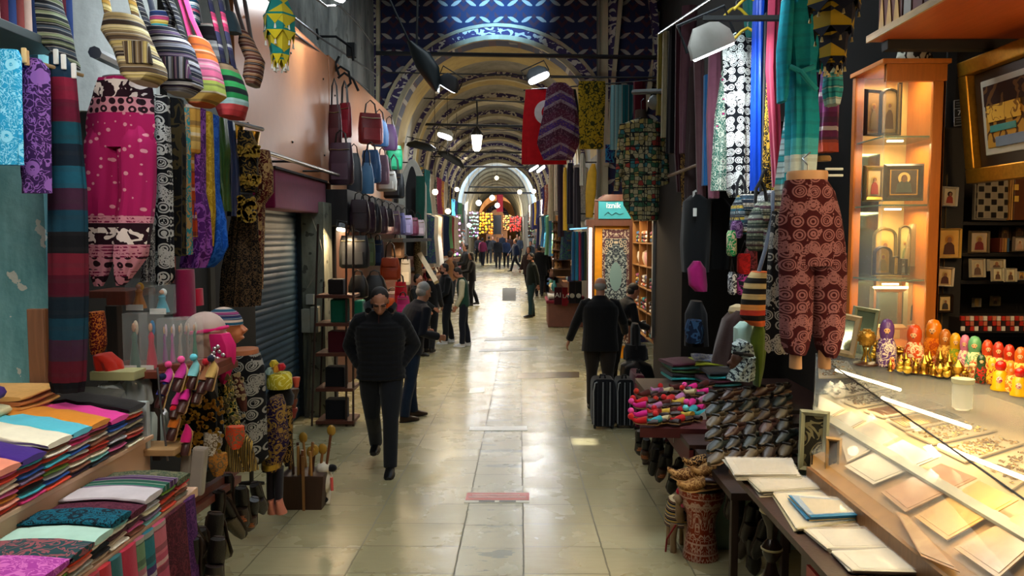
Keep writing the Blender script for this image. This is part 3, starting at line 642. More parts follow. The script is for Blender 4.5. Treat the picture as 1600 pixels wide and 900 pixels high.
cb('back_ledge', -2.6, -2.02, .9, 3.5, .9, 1.12, CRW); cb('base', -2.5, -1.45, .7, 3.2, -.12, .76, plain('#2a1a18', .8))
YU = lambda px, X=UX: -X * 1200 / (812 - px)
cols = [(-40, 10), (10, 52), (52, 94), (94, 127), (127, 157), (157, 186), (186, 213)]
UPPER = [('salmon', ['salmon', 'rose', 'orange-red', 'cream', 'beige', 'rose', 'orange', 'salmon', 'orange-red']), ('violet', ['violet', 'turquoise', 'red', 'blue', 'mauve', 'orange-red', 'black', 'turquoise', 'raspberry']),
         ('white', ['ivory', 'brown', 'cream', 'orange-red', 'turquoise', 'orange-red', 'green', 'light grey', 'blue', 'orange-red']), ('sky-blue', ['turquoise', 'pink', 'raspberry', 'cream', 'blue', 'cream', 'red', 'ivory', 'brown', 'dark purple']),
         ('orange', ['orange', 'rose', 'brown', 'cream', 'brown', 'orange-red', 'red', 'ivory', 'pale teal', 'navy']), ('magenta', ['pink', 'blue', 'blue', 'cream', 'maroon', 'light grey', 'black', 'rose', 'maroon']),
         ('black', ['black', 'cream', 'orange-red', 'dark purple', 'ivory', 'black', 'salmon', 'red', 'black', 'ivory'])]
for si, ((a, b), (tn, ls)) in enumerate(zip(cols, UPPER)):
    ya, yb = YU(a), YU(b); hh = .0165; L = len(ls)
    for i, cname in enumerate(ls):
        z = UZ + (L - 1 - i) * hh; j = R0.uniform(-.006, .006)
        mt = cloth(ci[cname])
        if i == 0: continue
        fold(f'folded {cname} scarf, {ORD[i]} from the top in the stack under the {tn} scarf', (UX + j + .004, (ya + yb) / 2, z), (yb - ya - .004, .30, hh * .97), mt, pi / 2, 'folded scarves on the upper shelf', si * 10 + i)
    # top scarf: larger, draped back over the pile
    m = M(); r = random.Random(si); W_ = yb - ya; rg = []
    for i in range(9):
        q = i / 8; x = -q * .42; z = .012 + .035 * sin(q * 2.4) + (.012 if i % 2 else 0) * q
        rg.append(((x, r.uniform(-.006, .006), z), (0, W_ / 2 * (1 + .18 * sin(q * 3)), 0), (0, 0, .011 + .008 * q)))
    m.loft(rg, 20, .7, (5, .07))
    for i in range(9): m.tube([(-.40 - .01 * (i % 3), -W_ / 2 + W_ * i / 8, .035), (-.45, -W_ / 2 + W_ * i / 8 + .01, .03)], .004, 5)
    c = {'white': '#e9e6cf', 'sky-blue': '#55bfd6', 'magenta': '#e0389a', 'orange': '#d98a22', 'black': '#0e0f13', 'violet': '#3c1c80', 'salmon': '#e08a70'}[tn]
    tag(m.obj('folded_scarf', cloth(c)), f'{tn} fringed scarf draped over the top of its stack on the upper shelf', 'scarf', 'folded scarves on the upper shelf', (UX + .01, (ya + yb) / 2, UZ + (L - 1) * hh + .001))
cols = [(-60, 85), (85, 125), (125, 155), (155, 186), (186, 211), (211, 238), (238, 263), (263, 284)]
LOWER = [('magenta paisley', floral('#a03a98', '#c86ab8', 30), ['salmon', 'green', 'petrol', 'cream']), ('teal and rose brocade', floral('#24444a', '#8a5058', 16, .5, 2.5), ['orange-red', 'salmon', 'grey', 'beige']), ('mint', cloth('#a9d4c8'), ['cream', 'navy', 'black', 'beige']),
         ('teal paisley', floral('#0c5a70', '#0a1c28', 34, .5, 2.), ['pale teal', 'cream', 'maroon', 'beige', 'cream']), ('maroon', floral('#45182c', '#5c2a3c', 40), ['cream', 'maroon', 'rose', 'brown']), ('pale grey', cloth('#c0bcc4'), ['navy', 'light grey', 'ivory', 'mauve', 'pale teal']),
         ('purple and green bordered', stripes(('#4a2a5c', '#4a2a5c', '#8f7aa0', '#9d8cab', '#2a6a58', '#1e5a4a'), .16, 1), ['green', 'maroon', 'orange-red', 'brown', 'orange-red']), ('olive paisley', floral('#3c4a3a', '#6a6a50', 40), ['red', 'salmon', 'brown', 'grey'])]
for si, ((a, b), (tn, tm, ls)) in enumerate(zip(cols, LOWER)):
    ya, yb = YU(a, LX), YU(b, LX); hh = .0165; L = len(ls)
    for i, cname in enumerate(ls):
        z = LZ + (L - 1 - i) * hh; j = R0.uniform(-.006, .006)
        fold(f'folded {cname} shawl, {ORD[i]} under the {tn} shawl on the lower shelf', (LX + j, (ya + yb) / 2, z), (yb - ya - .004, .30, hh * .97), cloth(ci[cname]), pi / 2, 'folded shawls on the lower shelf', si * 7 + i)
    m = M(); W_ = yb - ya; r = random.Random(si + 50)
    m.loft([((-q / 8 * .31, r.uniform(-.004, .004), .012 + .012 * sin(q / 8 * 3)), (0, W_ / 2 * 1.04, 0), (0, 0, .012)) for q in range(9)], 20, .6, (4, .04))
    for i in range(10): m.tube([(-.30, -W_ / 2 + W_ * i / 9, .015), (-.335 - .01 * (i % 3), -W_ / 2 + W_ * i / 9 + .006, .012)], .005, 5)
    tag(m.obj('folded_shawl', tm), f'{tn} shawl topping its pile on the lower shelf', 'shawl', 'folded shawls on the lower shelf', (LX + .005, (ya + yb) / 2, LZ + L * hh + .001))
# cloths hanging over the front of the lower shelf
for a, b, mt, lb in ((100, 126, cloth('#8f1d2c'), 'dark red cloth hanging at the bottom edge under the mint shawl'), (126, 145, cloth('#b0202c'), 'bright red cloth hanging under the lower shelf'), (145, 163, cloth('#1d5a60'), 'plain teal cloth hanging between two red ones'), (163, 187, cloth('#a81638'), 'crimson cloth hanging left of the checked shawl'),
                    (187, 201, stripes(('#a25a6c', '#7f9a72', '#a56a7a', '#6f9070'), .42), 'green and rose checked strip of the hanging shawls'), (201, 217, stripes(('#2a6a7a', '#553a70', '#4a3468', '#2f7480'), .5), 'teal and purple checked shawl hanging in the middle'),
                    (217, 237, stripes(('#b04a64', '#8fae80', '#b05068', '#c06a7a'), .44), 'pink and green checked shawl hanging by the maroon one'), (237, 270, floral('#3a1420', '#5c2430', 34, .5, 2.4), 'wide maroon paisley cloth at the counter corner'), (270, 286, floral('#35184a', '#5a2f66', 34, .5, 2.4), 'narrow purple paisley cloth at the counter end')):
    ya, yb = YU(a, LX), YU(b, LX); W_ = yb - ya
    m = M(); m.loft([((0 + .004 * i % 3, 0, -i * .085), (.010, 0, 0), (0, W_ * .52, 0)) for i in range(10)], 22, .8, (5, .10, [.4 + .2 * i for i in range(10)]))
    tag(m.obj('hanging_cloth', mt), lb, 'cloth', 'cloths hanging from the lower shelf', (LX + .012, (ya + yb) / 2, LZ - .01))
# back ledge piles
for i, (lb, mt, hh) in enumerate((('grey patterned folded blanket at the bottom of the knit pile', stripes(('#5a6a66', '#a05a5a', '#9aa89c', '#384a4c'), .06, 1), .05), ('cream knitted blanket in the middle of the left pile', cloth('#c9c49a'), .055), ('purple knitted blanket topping the left pile', cloth('#3a1f6e'), .07))):
    z = 1.12 + (0, .05, .105)[i]; fold(lb, (-1.99 - .0 * i, 2.72 - .03 * i, z), (.55, .5, hh), mt, pi / 2, None, i, 'knitted_blanket', 'blanket')
for i in range(5): fold(f'{"mustard ochre amber tan golden".split()[i]} folded scarf, {("bottom", "second from bottom", "middle", "second from top", "top")[i]} of the ochre pile behind', (-1.98, 3.13, 1.12 + i * .024), (.26, .34, .024), cloth(('#c08448', '#c98a3c', '#d59a50', '#b87440', '#d8a860')[i]), pi / 2, 'ochre scarves at the back', i)
m = M(); m.loft([((0, -.1 + .05 * i, .02 + .012 * sin(i * 2)), (.14, 0, 0), (0, 0, .02)) for i in range(5)], 16, .7, (3, .1)); tag(m.obj('folded_scarf', cloth('#4a4a44')), 'dark grey scarf lying right of the ochre pile', 'scarf', None, (-1.98, 3.4, 1.125))
boxat(135, 229, 628, 703, 3.42, .03, plain('#b9c6cc', .4), 'white_board', 'white board standing at the far end of the scarf counter', 'board')
boxat(204, 272, 703, 713, 3.4, .16, wood('#a8865a', .5, axis=0), 'wooden_shelf', 'short pale wooden shelf beside the white board', 'shelf')
# stall shell on the left
TQ = plaster('#4f8f98', '#8ccad0', '#c8d4cc', 3)
struct(M().box((-2.42, 3.62, 1.2), (.5, .24, 3.0)).obj('trim_pillar_left', TQ)); struct(M().box((-2.72, 3.2, 3), (.1, 9, 6.2)).obj('wall_stall_left', plain('#1c1916', .9)))
struct(M().box((-2.9, 6.6, 1.25), (.5, .1, 3.4)).obj('wall_stall_divider', plain('#3c372f', .9)))
boxat(47, 66, 483, 625, 3.3, .03, wood('#8a6248', .6), 'wooden_board', 'tall brown board leaning by the turquoise pillar', 'board'); boxat(66, 78, 483, 625, 3.32, .04, wood('#6a4426', .6), 'wooden_post', 'narrow brown post beside the leaning board', 'post')
struct(M().box(at(125, 40, 4.6), (.9, .05, 1.0)).obj('wall_panel_left', plaster('#aeb6b4', '#dfe6e4'))); struct(M().box(at(200, 40, 5.9), (1.5, .05, 1.7)).obj('wall_panel_left_back', plaster('#8a8f8e', '#b6bbb8')))
# metal shelf with pleated cloth and bag
t = thing('wall_shelf', 'grey metal shelf at the top left carrying pleated fabrics', 'shelf', (-1.95, 2.9, 2.6))
def shelfplank(px0, y0, px1, y1, X, w_, th, mat, par, nm='shelf_board'):
    p, q = onx(px0, y0, X), onx(px1, y1, X); z = (p.z + q.z) / 2; m = M(); m.box((X - w_ / 2, (p.y + q.y) / 2, z - th / 2), (w_, q.y - p.y, th)); o = m.obj(nm, mat, par, smooth=False, bev=.003); o.location = -par.location; return z, p.y, q.y
zs, y0_, y1_ = shelfplank(-60, 3, 107, 72, -1.95, .4, .035, plain('#4e5a5e', .5, .3), t)
o = M().box((-2.34, 2.9, zs + .12), (.02, 1.3, .3)).obj('back_rail', plain('#3a4448', .5), t); o.location = -t.location
for i in range(13):
    c = ['#7a2a38', '#2a4a7a', '#c4b8b0', '#5a2030', '#304a88', '#8a4a4a', '#d0c4c0', '#243a6a'][i % 8]; y_ = y0_ + .12 + i * .048
    m = M(); m.loft([((0, 0, z_), (.14, 0, 0), (0, .022, 0)) for z_ in (0, .15, .3, .34)], 12, .7); tag(m.obj('fabric_roll', cloth(c)), f'{CN.get(c, ["red", "blue", "pale grey", "dark red", "royal blue", "brick red", "off-white", "navy"][i % 8])} upright folded fabric on the top shelf, one of the pleated row', 'fabric', 'fabrics on the top shelf', (-2.1, y_, zs + .001))
STG = stripes(('#5e6a48', '#1a2228', '#8a9a7a', '#20242c', '#3c4a58', '#10141a'), .09, 2)
G('cloth_backpack', 'green and black striped cloth backpack hanging at the shelf end', 'bag', [(-30, 66, 80), (10, 60, 92), (30, 54, 100), (60, 54, 108), (95, 100, 113), (104, 102, 112)], 3.25, STG, .08, (5, .06))
# hanging cloths by the pillar
HANG = [('sky-blue paisley shawl clipped under the metal shelf', [(78, -12, 28), (90, -16, 33), (255, -16, 35), (258, -14, 34)], 2.9, floral('#1f8fc4', '#7fcaea', 34, .5, 2.2), .02, (6, .1)), ('purple flower-patterned shawl clipped beside the sky-blue one', [(92, 32, 62), (110, 32, 76), (270, 34, 80), (302, 36, 80)], 3.0, floral('#2c1748', '#7a55a0', 26, .5, 1.8), .025, (6, .12))]
for lb, pr, Y, mt, b, fo in HANG: G('hanging_shawl', lb, 'shawl', pr, Y, mt, b, fo)
G('striped_shawl', 'long knitted shawl in teal, plum and crimson bands hanging before the pillar', 'shawl', [(86, 80, 100), (110, 79, 116), (300, 78, 134), (450, 78, 136), (590, 78, 134), (612, 84, 130)], 3.15,
  stripes(('#0b0f16', '#561526', '#3c2238', '#123a4c', '#10202c', '#4a1024', '#641a2c', '#0c1016', '#123c50', '#3a1f38', '#15526a', '#102030', '#0f4658', '#5c1430', '#7a1c38', '#123048'), 1.42, 2), .04, (8, .1))
for i, (x, y, Y, c) in enumerate(((40, 92, 2.98, '#a8885a'), (36, 88, 2.97, '#c9b07a'), (86, 90, 3.12, '#cfd8d8'), (98, 98, 3.13, '#dde4e4'), (114, 112, 3.14, '#dfe6e6'))):
    o = boxat(x - 3, x + 3, y - 14, y + 10, Y - .03, .012, plain(c, .5), 'clothes_peg', f'{("tan", "pale wooden", "small white", "middle white", "right white")[i]} clothes peg holding the hung shawls', 'peg', group='pegs on the line')
tubepx([(-20, 76, 2.93), (130, 118, 3.2)], .008, plain('#8a7550', .6), 'wooden_rail', 'thin wooden rail the pegs grip under the shelf', 'rail')
# pink trousers
PKM = None
def bandpants(c0, c1, dark, H_):
    s = N('printed_trousers'); z = s.xyz(i=2); x = s.xyz(); v = s.vec(x, 0., z); f = s.ma('DIVIDE', z, -H_)
    dot = s.lt(s.vor(v, sc=27, rnd=.55), .24); ft = s.gt(s.noise(v, sc=42, det=2, dist=1.5), .5); fl = s.band(s.vor(v, sc=26, rnd=.3), .3, .12)
    el = s.gt(s.noise(v, sc=24, det=1, dist=.8), .5); ln = s.ma('GREATER_THAN', s.ma('FRACT', s.ma('MULTIPLY', z, 70.)), .5)
    base = s.mix(dot, c0, c1); A = s.mix(el, dark, (.75, .68, .66)); B = s.mix(fl, c1, dark); Cc = s.mix(s.ma('MULTIPLY', ln, ft), c1, tuple(q * .5 for q in c0)); D = s.mix(el, dark, c1)
    def sel(col, a, b, new): return s.mix(s.ma('MULTIPLY', s.gt(f, a), s.lt(f, b)), col, new)
    c = sel(base, .02, .10, A); c = sel(c, .10, .17, B); c = sel(c, .645, .68, Cc); c = sel(c, .68, .70, dark); c = sel(c, .70, .78, A); c = sel(c, .78, .84, Cc); c = sel(c, .84, .90, B); c = sel(c, .90, .93, Cc); c = sel(c, .93, 1.2, D)
    return s.done(c, .9, spec=.2)
PM = bandpants(h('#a01a5c'), h('#c98a9c'), h('#26101c'), .96)
t = thing('printed_trousers', 'magenta elephant-print harem trousers with white dots hanging at the left', 'trousers', at(200, 122, 3.5))
def pantleg(prof, Y, mat, b, nm='leg', fold=(7, .07)): 
    c0 = t.location; m = M(); rg = []; pr = []
    for p, q in zip(prof, prof[1:]):
        for i in range(3): pr.append([p[j] + (q[j] - p[j]) * i / 3 for j in range(3)])
    pr.append(prof[-1])
    for y, xl, xr in pr: c = at((xl + xr) / 2, y, Y); rg.append((c - c0, V(((xr - xl) / 2400 * Y, 0, 0)), V((0, b * min(1.3, (xr - xl) / 55), 0))))
    m.loft(rg, 32, 1., (fold[0], fold[1], [1] * len(rg))); return m.obj(nm, mat, t)
pantleg([(124, 160, 232), (145, 150, 236), (175, 142, 240), (200, 139, 241), (232, 142, 236)], 3.5, PM, .062, 'waist')
pantleg([(196, 148, 182), (222, 138, 188), (300, 131, 187), (330, 133, 184), (400, 138, 176), (435, 144, 166), (447, 148, 160)], 3.5, PM, .09); pantleg([(196, 194, 232), (222, 188, 242), (300, 190, 240), (345, 184, 236), (400, 180, 228), (435, 180, 204), (446, 182, 194)], 3.5, PM, .09)
G('waist_form', None, None, [(121, 162, 232), (136, 164, 232)], 3.5, plain('#5d6468', .6), .07, None, parent=t, sub=1)
m = M(); o = tubepx([(198, 124, 3.5), (198, 112, 3.5), (192, 106, 3.5), (190, 98, 3.5), (196, 92, 3.5)], .003, metal(), 'hook', parent=t)
# shoulder bags at the top
def bag(label, body, Y, mat, straps, smat, b=.09, pocket=None, group='shoulder bags hanging at the top left', fl=None, dark=None):
    c0 = at((body[0][1] + body[0][2]) / 2, body[0][0], Y); t_ = thing('shoulder_bag', label, 'bag', c0, 0, group)
    G('bag_body', None, None, body, Y, mat, b, (5, .05), .85, parent=t_)
    for s_ in straps: tubepx([(x, y, Y) for x, y in s_], .032, smat, 'strap', parent=t_, flat=((0, 1, 0), .3))
    if pocket: G('pocket', None, None, pocket, Y - b * .85, mat if not dark else dark, .025, (3, .05), .6, parent=t_)
    if fl: G('flap', None, None, fl, Y - b * .9, smat, .03, (3, .06), .7, parent=t_)
    return t_
bag('beige and brown striped shoulder bag at the top left', [(28, 170, 218), (50, 163, 228), (80, 182, 240), (105, 190, 254), (120, 194, 257), (131, 212, 240)], 3.3, stripes(('#c8b878', '#5a4a38', '#8a7a5c', '#d8cc98', '#3a3028', '#a89870'), .13, 2), [[(172, 36), (165, 0), (160, -30)], [(215, 38), (206, 0), (200, -40)]], stripes(('#b08a3c', '#6a5230', '#c8b878'), .08, 2), pocket=[(66, 192, 232), (100, 200, 238)], dark=stripes(('#3a3028', '#8a7a5c', '#5a4a38', '#c8b878'), .06, 0))
bag('navy and grey striped shoulder bag beside the beige one', [(48, 232, 280), (75, 240, 300), (110, 246, 310), (135, 250, 313), (148, 268, 296)], 3.6, stripes(('#20263a', '#8a8fa0', '#2a2238', '#c8ccd4', '#141824', '#5a4a6a', '#181c2c'), .10, 2), [[(238, 56), (220, 10), (208, -30)], [(262, 70), (270, 30), (246, -20)], [(290, 70), (275, 20), (262, -10)]], stripes(('#15181f', '#3c3f4c', '#101218'), .05, 2), pocket=[(90, 254, 292), (124, 262, 300)], dark=stripes(('#12141c', '#5a3a58', '#2c3448', '#9aa0b0'), .05, 0))
bag('pink and orange striped shoulder bag', [(62, 300, 322), (90, 296, 336), (125, 290, 346), (150, 286, 350), (165, 300, 330)], 3.9, stripes(('#d8783a', '#b5522c', '#c9a050', '#a8b858', '#d86a90', '#e08aa8', '#d87838', '#c8642c'), .42, 2), [[(300, 66), (288, 20), (272, -30)], [(318, 70), (300, 30), (284, -20)]], cloth('#c43a78'))
bag('round bag in green, black and red rings with dark strap', [(104, 346, 366), (125, 342, 376), (145, 344, 384), (165, 340, 386), (184, 348, 378)], 4.2, stripes(('#201418', '#b83a3c', '#c84a4a', '#9ab8b4', '#1f7a40', '#10181a', '#2a8a48', '#0f1518', '#2a8244', '#806a50'), .30, 2), [[(352, 108), (342, 60), (330, 10), (322, -30)], [(366, 108), (352, 40), (340, -20)]], stripes(('#20203a', '#3a3a58', '#c83a6a'), .3, 2), b=.11)
bag('brown woven bag hanging before the orange panel', [(52, 378, 390), (70, 376, 398), (95, 386, 412), (120, 382, 408), (134, 388, 402)], 4.9, stripes(('#6a4030', '#9a6a4a', '#3c2420', '#b08058', '#5a3028'), .08, 2), [[(384, 58), (372, 20), (360, -30)], [(392, 60), (382, 0)]], cloth('#3a2a26'), b=.09)
bag('small blue beaded bag near the top edge', [(-6, 286, 308), (20, 292, 310), (36, 300, 310)], 4.3, stripes(('#1a5a78', '#c8ccd0', '#123a50', '#a83a5a'), .07, 2), [[(296, -6), (290, -40)]], cloth('#1a2a38'), b=.05)
bag('blue and teal banded bag behind the striped ones', [(20, 236, 268), (40, 236, 266), (62, 240, 262)], 4.0, stripes(('#20407a', '#2a8a9a', '#c8b040', '#a83a6a', '#1a2c5a'), .10, 2), [[(240, 22), (232, -10), (228, -40)]], cloth('#101828'), b=.05)
bag('dark bag with red and grey patches behind the pink one', [(40, 308, 338), (70, 318, 346), (105, 336, 352)], 4.5, stripes(('#a82c34', '#8a242c', '#6a6a6c', '#98989a', '#181418'), .45, 2), [[(314, 44), (306, 0), (300, -30)]], cloth('#18181c'), b=.05)
bag('black felt bag at the top of the rail', [(20, 352, 366), (40, 350, 374), (52, 354, 376)], 4.7, cloth('#1c2a30'), [[(358, 24), (352, -10), (350, -30)]], cloth('#12181c'), b=.05)
tubepx([(60, -42, 3.0), (300, -26, 4.0), (420, -20, 5.2)], .016, metal(), 'rail', 'steel rail along the top that carries the shoulder bags', 'rail')
tubepx([(148, 82, 3.7), (190, 103, 4.2)], .03, metal('#4a4f52'), 'pipe', 'short grey pipe end behind the beige striped bag', 'pipe')
tubepx([(238, 158, 4.0), (410, 202, 5.9)], .016, metal('#6a5f50'), 'garment_rail', 'long steel rail carrying costumes behind the shoulder bags', 'rail')
# row of hanging garments under the bags
TUL = lambda a, b: floral(a, b, 18, .5, 1.2)
GR = [('black and white elephant-print trousers hanging by the magenta pair', [(150, 240, 262), (300, 246, 268), (435, 244, 270), (445, 250, 262)], 3.95, medal('#0d0e14', '#b8b8b4', 14), .05), ('grey sequinned trousers behind the black and white pair', [(300, 228, 240), (440, 222, 240)], 3.8, floral('#2a2a2c', '#9a9a98', 70, .5, 1.), .03),
      ('rust-coloured gown sliver between printed garments', [(160, 254, 264), (400, 262, 272), (442, 262, 272)], 4.15, cloth('#8a3a20'), .04), ('black evening dress with gold scroll trim', [(155, 260, 284), (230, 264, 288), (400, 268, 287)], 4.2, floral('#08080a', '#3a3018', 9, .5, 1.), .06),
      ('teal dress with gold flowers', [(168, 278, 294), (240, 280, 296), (398, 285, 298)], 4.35, floral('#2a8088', '#b08a58', 26, .5, 1.), .05), ('orange belly-dance skirt with gold belt', [(165, 288, 312), (238, 290, 312), (245, 294, 306), (370, 297, 310)], 4.5, stripes(('#b0401c', '#c04a20', '#b8441c', '#c88a34', '#d8b060', '#b88838'), .75, 2), .05),
      ('violet tulle skirt with sequinned bodice', [(170, 306, 318), (300, 308, 318), (330, 304, 326), (390, 290, 328), (418, 284, 320)], 4.55, TUL('#4c1a62', '#8a4aa0'), .07), ('yellow gold tulle costume', [(175, 314, 330), (240, 318, 332), (330, 316, 334), (385, 320, 330)], 4.7, TUL('#a8861a', '#c9a838'), .06),
      ('bright blue tulle skirt fanning out at its hem', [(180, 330, 338), (300, 333, 338), (345, 332, 352), (385, 322, 354), (405, 322, 344), (418, 318, 328)], 4.85, TUL('#0d4cae', '#2a6ad0'), .08), ('green satin jacket with pale cuffs', [(185, 338, 352), (240, 338, 358), (280, 342, 356), (330, 350, 358)], 5.0, plain('#2c4a1c', .35, 0, .4), .07),
      ('navy satin gown at the end of the rail', [(190, 354, 364), (260, 358, 372), (338, 358, 374)], 5.15, plain('#0e2040', .4, 0, .3), .06)]
for lb, pr, Y, mt, b in GR: G('hanging_garment', lb, 'garment', pr, Y, mt, b, (6, .18), group='costumes on the steel rail')
GOLD = plain('#b8903a', .28, 1., .3)
GOLDC = plain('#c9a040', .35, .8, .4, sc=60)
def coins(par, pts, Y, r=.012, mat=None):
    m = M(); c0 = par.location
    for x, y in pts: p = at(x, y, Y) - c0; m.lathe([(.001, -.0015), (r, -.0015), (r, .0015), (.001, .0015)], p, 8) if False else m.loft([(p + V((0, q, 0)), V((r, 0, 0)), V((0, 0, r))) for q in (-.002, .002)], 8)
    o = m.obj('coins', mat or GOLDC, par); o['kind'] = 'stuff'; return o
o = G('dance_costume', 'black belly-dance costume with gold coin belt and feathered skirt', 'costume', [(205, 374, 392), (232, 372, 404), (255, 376, 402), (285, 374, 404), (300, 376, 400)], 5.3, floral('#0a0908', '#6a5220', 20, .5, 1.), .08, (5, .06))
coins(o, [(R0.uniform(370, 406), R0.choice((R0.uniform(228, 244), R0.uniform(274, 290)))) for _ in range(90)], 5.2)
G('feather_skirt', 'dark feathery skirt with brass threads below the coin belt', 'skirt', [(305, 370, 396), (340, 364, 400), (420, 352, 404), (478, 350, 400)], 5.35, floral('#100c0a', '#54402a', 60, .5, .4), .1, (14, .2))
o = G('coin_belt', 'black hip belt crowded with gold coins', 'belt', [(306, 374, 396), (345, 372, 398)], 5.2, cloth('#15100c'), .07, (5, .05)); coins(o, [(R0.uniform(372, 399), R0.uniform(308, 345)) for _ in range(60)], 5.12, .016)
G('embroidered_dress', 'brick-red dress with gold embroidery ending the costume row', 'dress', [(235, 404, 420), (262, 402, 426), (300, 402, 426), (318, 398, 412), (452, 396, 409)], 5.6, floral('#4c1712', '#a8885a', 20, .5, 2.), .08, (6, .1))
for i, (x, y) in enumerate(((372, 208), (397, 218))): G('brass_cone', f'{("left", "right")[i]} brass bodice cup hooked at the rail end', 'ornament', [(y - 12, x - 7, x + 9), (y + 10, x - 3, x + 5)], 5.5, GOLD, .06, None)
# plastic doll boxes, heads, shelf
t = thing('display_shelf', 'reddish wooden shelf with uprights holding dolls and mannequin heads', 'shelf', at(240, 600, 3.6))
RW = wood('#6a2f1e', .5)
boxat(140, 330, 581, 592, 3.6, .35, RW, 'shelf_board', parent=t); boxat(245, 332, 570, 580, 3.62, .3, RW, 'shelf_board', parent=t); boxat(166, 196, 455, 477, 3.75, .1, RW, 'bracket', parent=t); boxat(170, 182, 478, 640, 3.9, .06, DKW, 'upright', parent=t); boxat(238, 246, 580, 720, 3.7, .06, DKW, 'upright', parent=t)
boxat(130, 200, 455, 466, 3.95, .3, RW, 'shelf_board', parent=t)
PLA = glass((.85, .95, .95), .05, .10)
DOLLS = [(193, 216, 490, 581, '#4a6a62', 'doll in a grey-green gown in the tall clear box at the left', '#c8b8a0'), (219, 243, 490, 581, '#b01e3c', 'doll in a red gown and blue veil in a clear box', '#1a6a9a'), (196, 226, 436, 486, '#c87a1a', 'doll in a gold and orange costume in the upper left box', '#e0a830'), (233, 262, 446, 492, '#3a8a9c', 'doll in white and turquoise in the upper right box', '#d8e4e4'),
         (246, 258, 498, 575, '#7a3a7a', 'small violet doll in the first of the narrow boxes', '#c8a8b8'), (258, 270, 498, 573, '#a04a8a', 'small pink doll in the second narrow box', '#d0c0c8'), (270, 282, 497, 570, '#8a8078', 'small silver-gowned doll in the third narrow box', '#a89888'), (282, 293, 497, 568, '#6a5a58', 'small brown-gowned doll in the fourth narrow box', '#b0a098'), (293, 305, 496, 565, '#2f6a50', 'small green doll in the last narrow box', '#c0b8b0')]
for x0, x1, y0, y1, c, lb, c2 in DOLLS:
    Y = 3.66 if y1 > 500 else 3.78; t = thing('boxed_doll', lb, 'doll', at((x0 + x1) / 2, y1, Y), 0, 'dolls in clear boxes')
    boxat(x0, x1, y0, y1, Y, .09, PLA, 'clear_box', parent=t, bev=.002); w_ = (x1 - x0) / 1200 * Y; hh = (y1 - y0) / 1200 * Y
    m = M(); m.lathe([(w_ * .38, .01), (w_ * .32, hh * .2), (w_ * .16, hh * .5), (w_ * .2, hh * .6), (w_ * .08, hh * .68)], (0, .045, 0), 14); m.obj('gown', cloth(c), t)
    m = M(); m.ell((0, .04, hh * .76), (w_ * .13, w_ * .13, hh * .08)); m.obj('head', plain('#c09070'), t); m = M(); m.ell((0, .06, hh * .74), (w_ * .2, w_ * .12, hh * .14)); m.obj('veil', cloth(c2), t)
    if (x1 - x0) > 20: boxat(x0 + 1, x1 - 3, y1 - 10, y1 - 1, Y - .004, .003, plain('#d8dcd8'), 'price_label', parent=t, bev=0)
G('candy_jar', 'glass jar of red and gold beads with teal lid', 'jar', [(487, 142, 160), (500, 141, 163), (512, 142, 164), (540, 142, 165), (552, 146, 160)], 3.7, floral('#5a1418', '#c8742a', 70, .5, .3), .05, None)
G('fez', 'tall magenta felt hat standing behind the dolls', 'hat', [(421, 277, 301), (430, 275, 302), (498, 272, 305)], 4.1, cloth('#7a0f3c'), .07, None); G('fez', 'red felt fez beside the tall magenta hat', 'hat', [(451, 302, 315), (477, 300, 317)], 4.2, cloth('#a81030'), .05, None)
G('red_cloth', 'crumpled orange-red cloth lying on the newspaper box', 'cloth', [(553, 152, 170), (565, 150, 186), (580, 152, 192)], 3.58, cloth('#b02414'), .07, (5, .15)); boxat(140, 209, 581, 595, 3.5, .12, plain('#a8a878', .7), 'paper_box', 'flat box covered with newsprint under the red cloth', 'box')
for i, (x0, x1, y0, y1) in enumerate(((150, 192, 600, 630), (192, 236, 592, 632), (232, 262, 640, 700))): G('plastic_bag', ('small clear plastic bag left behind the white board', 'dark clear plastic bag of goods behind the white board', 'pale plastic bag of trinkets right of the white board')[i], 'plastic bag', [(y0, x0 + 8, x1 - 10), (y0 + 8, x0 + 2, x1 - 2), (y1 - 6, x0, x1), (y1, x0 + 4, x1 - 4)], 3.55 + .1 * i, glass((.55, .62, .64), .1, .55) if i < 2 else plain('#a8b8b8', .2), .06, (6, .2))
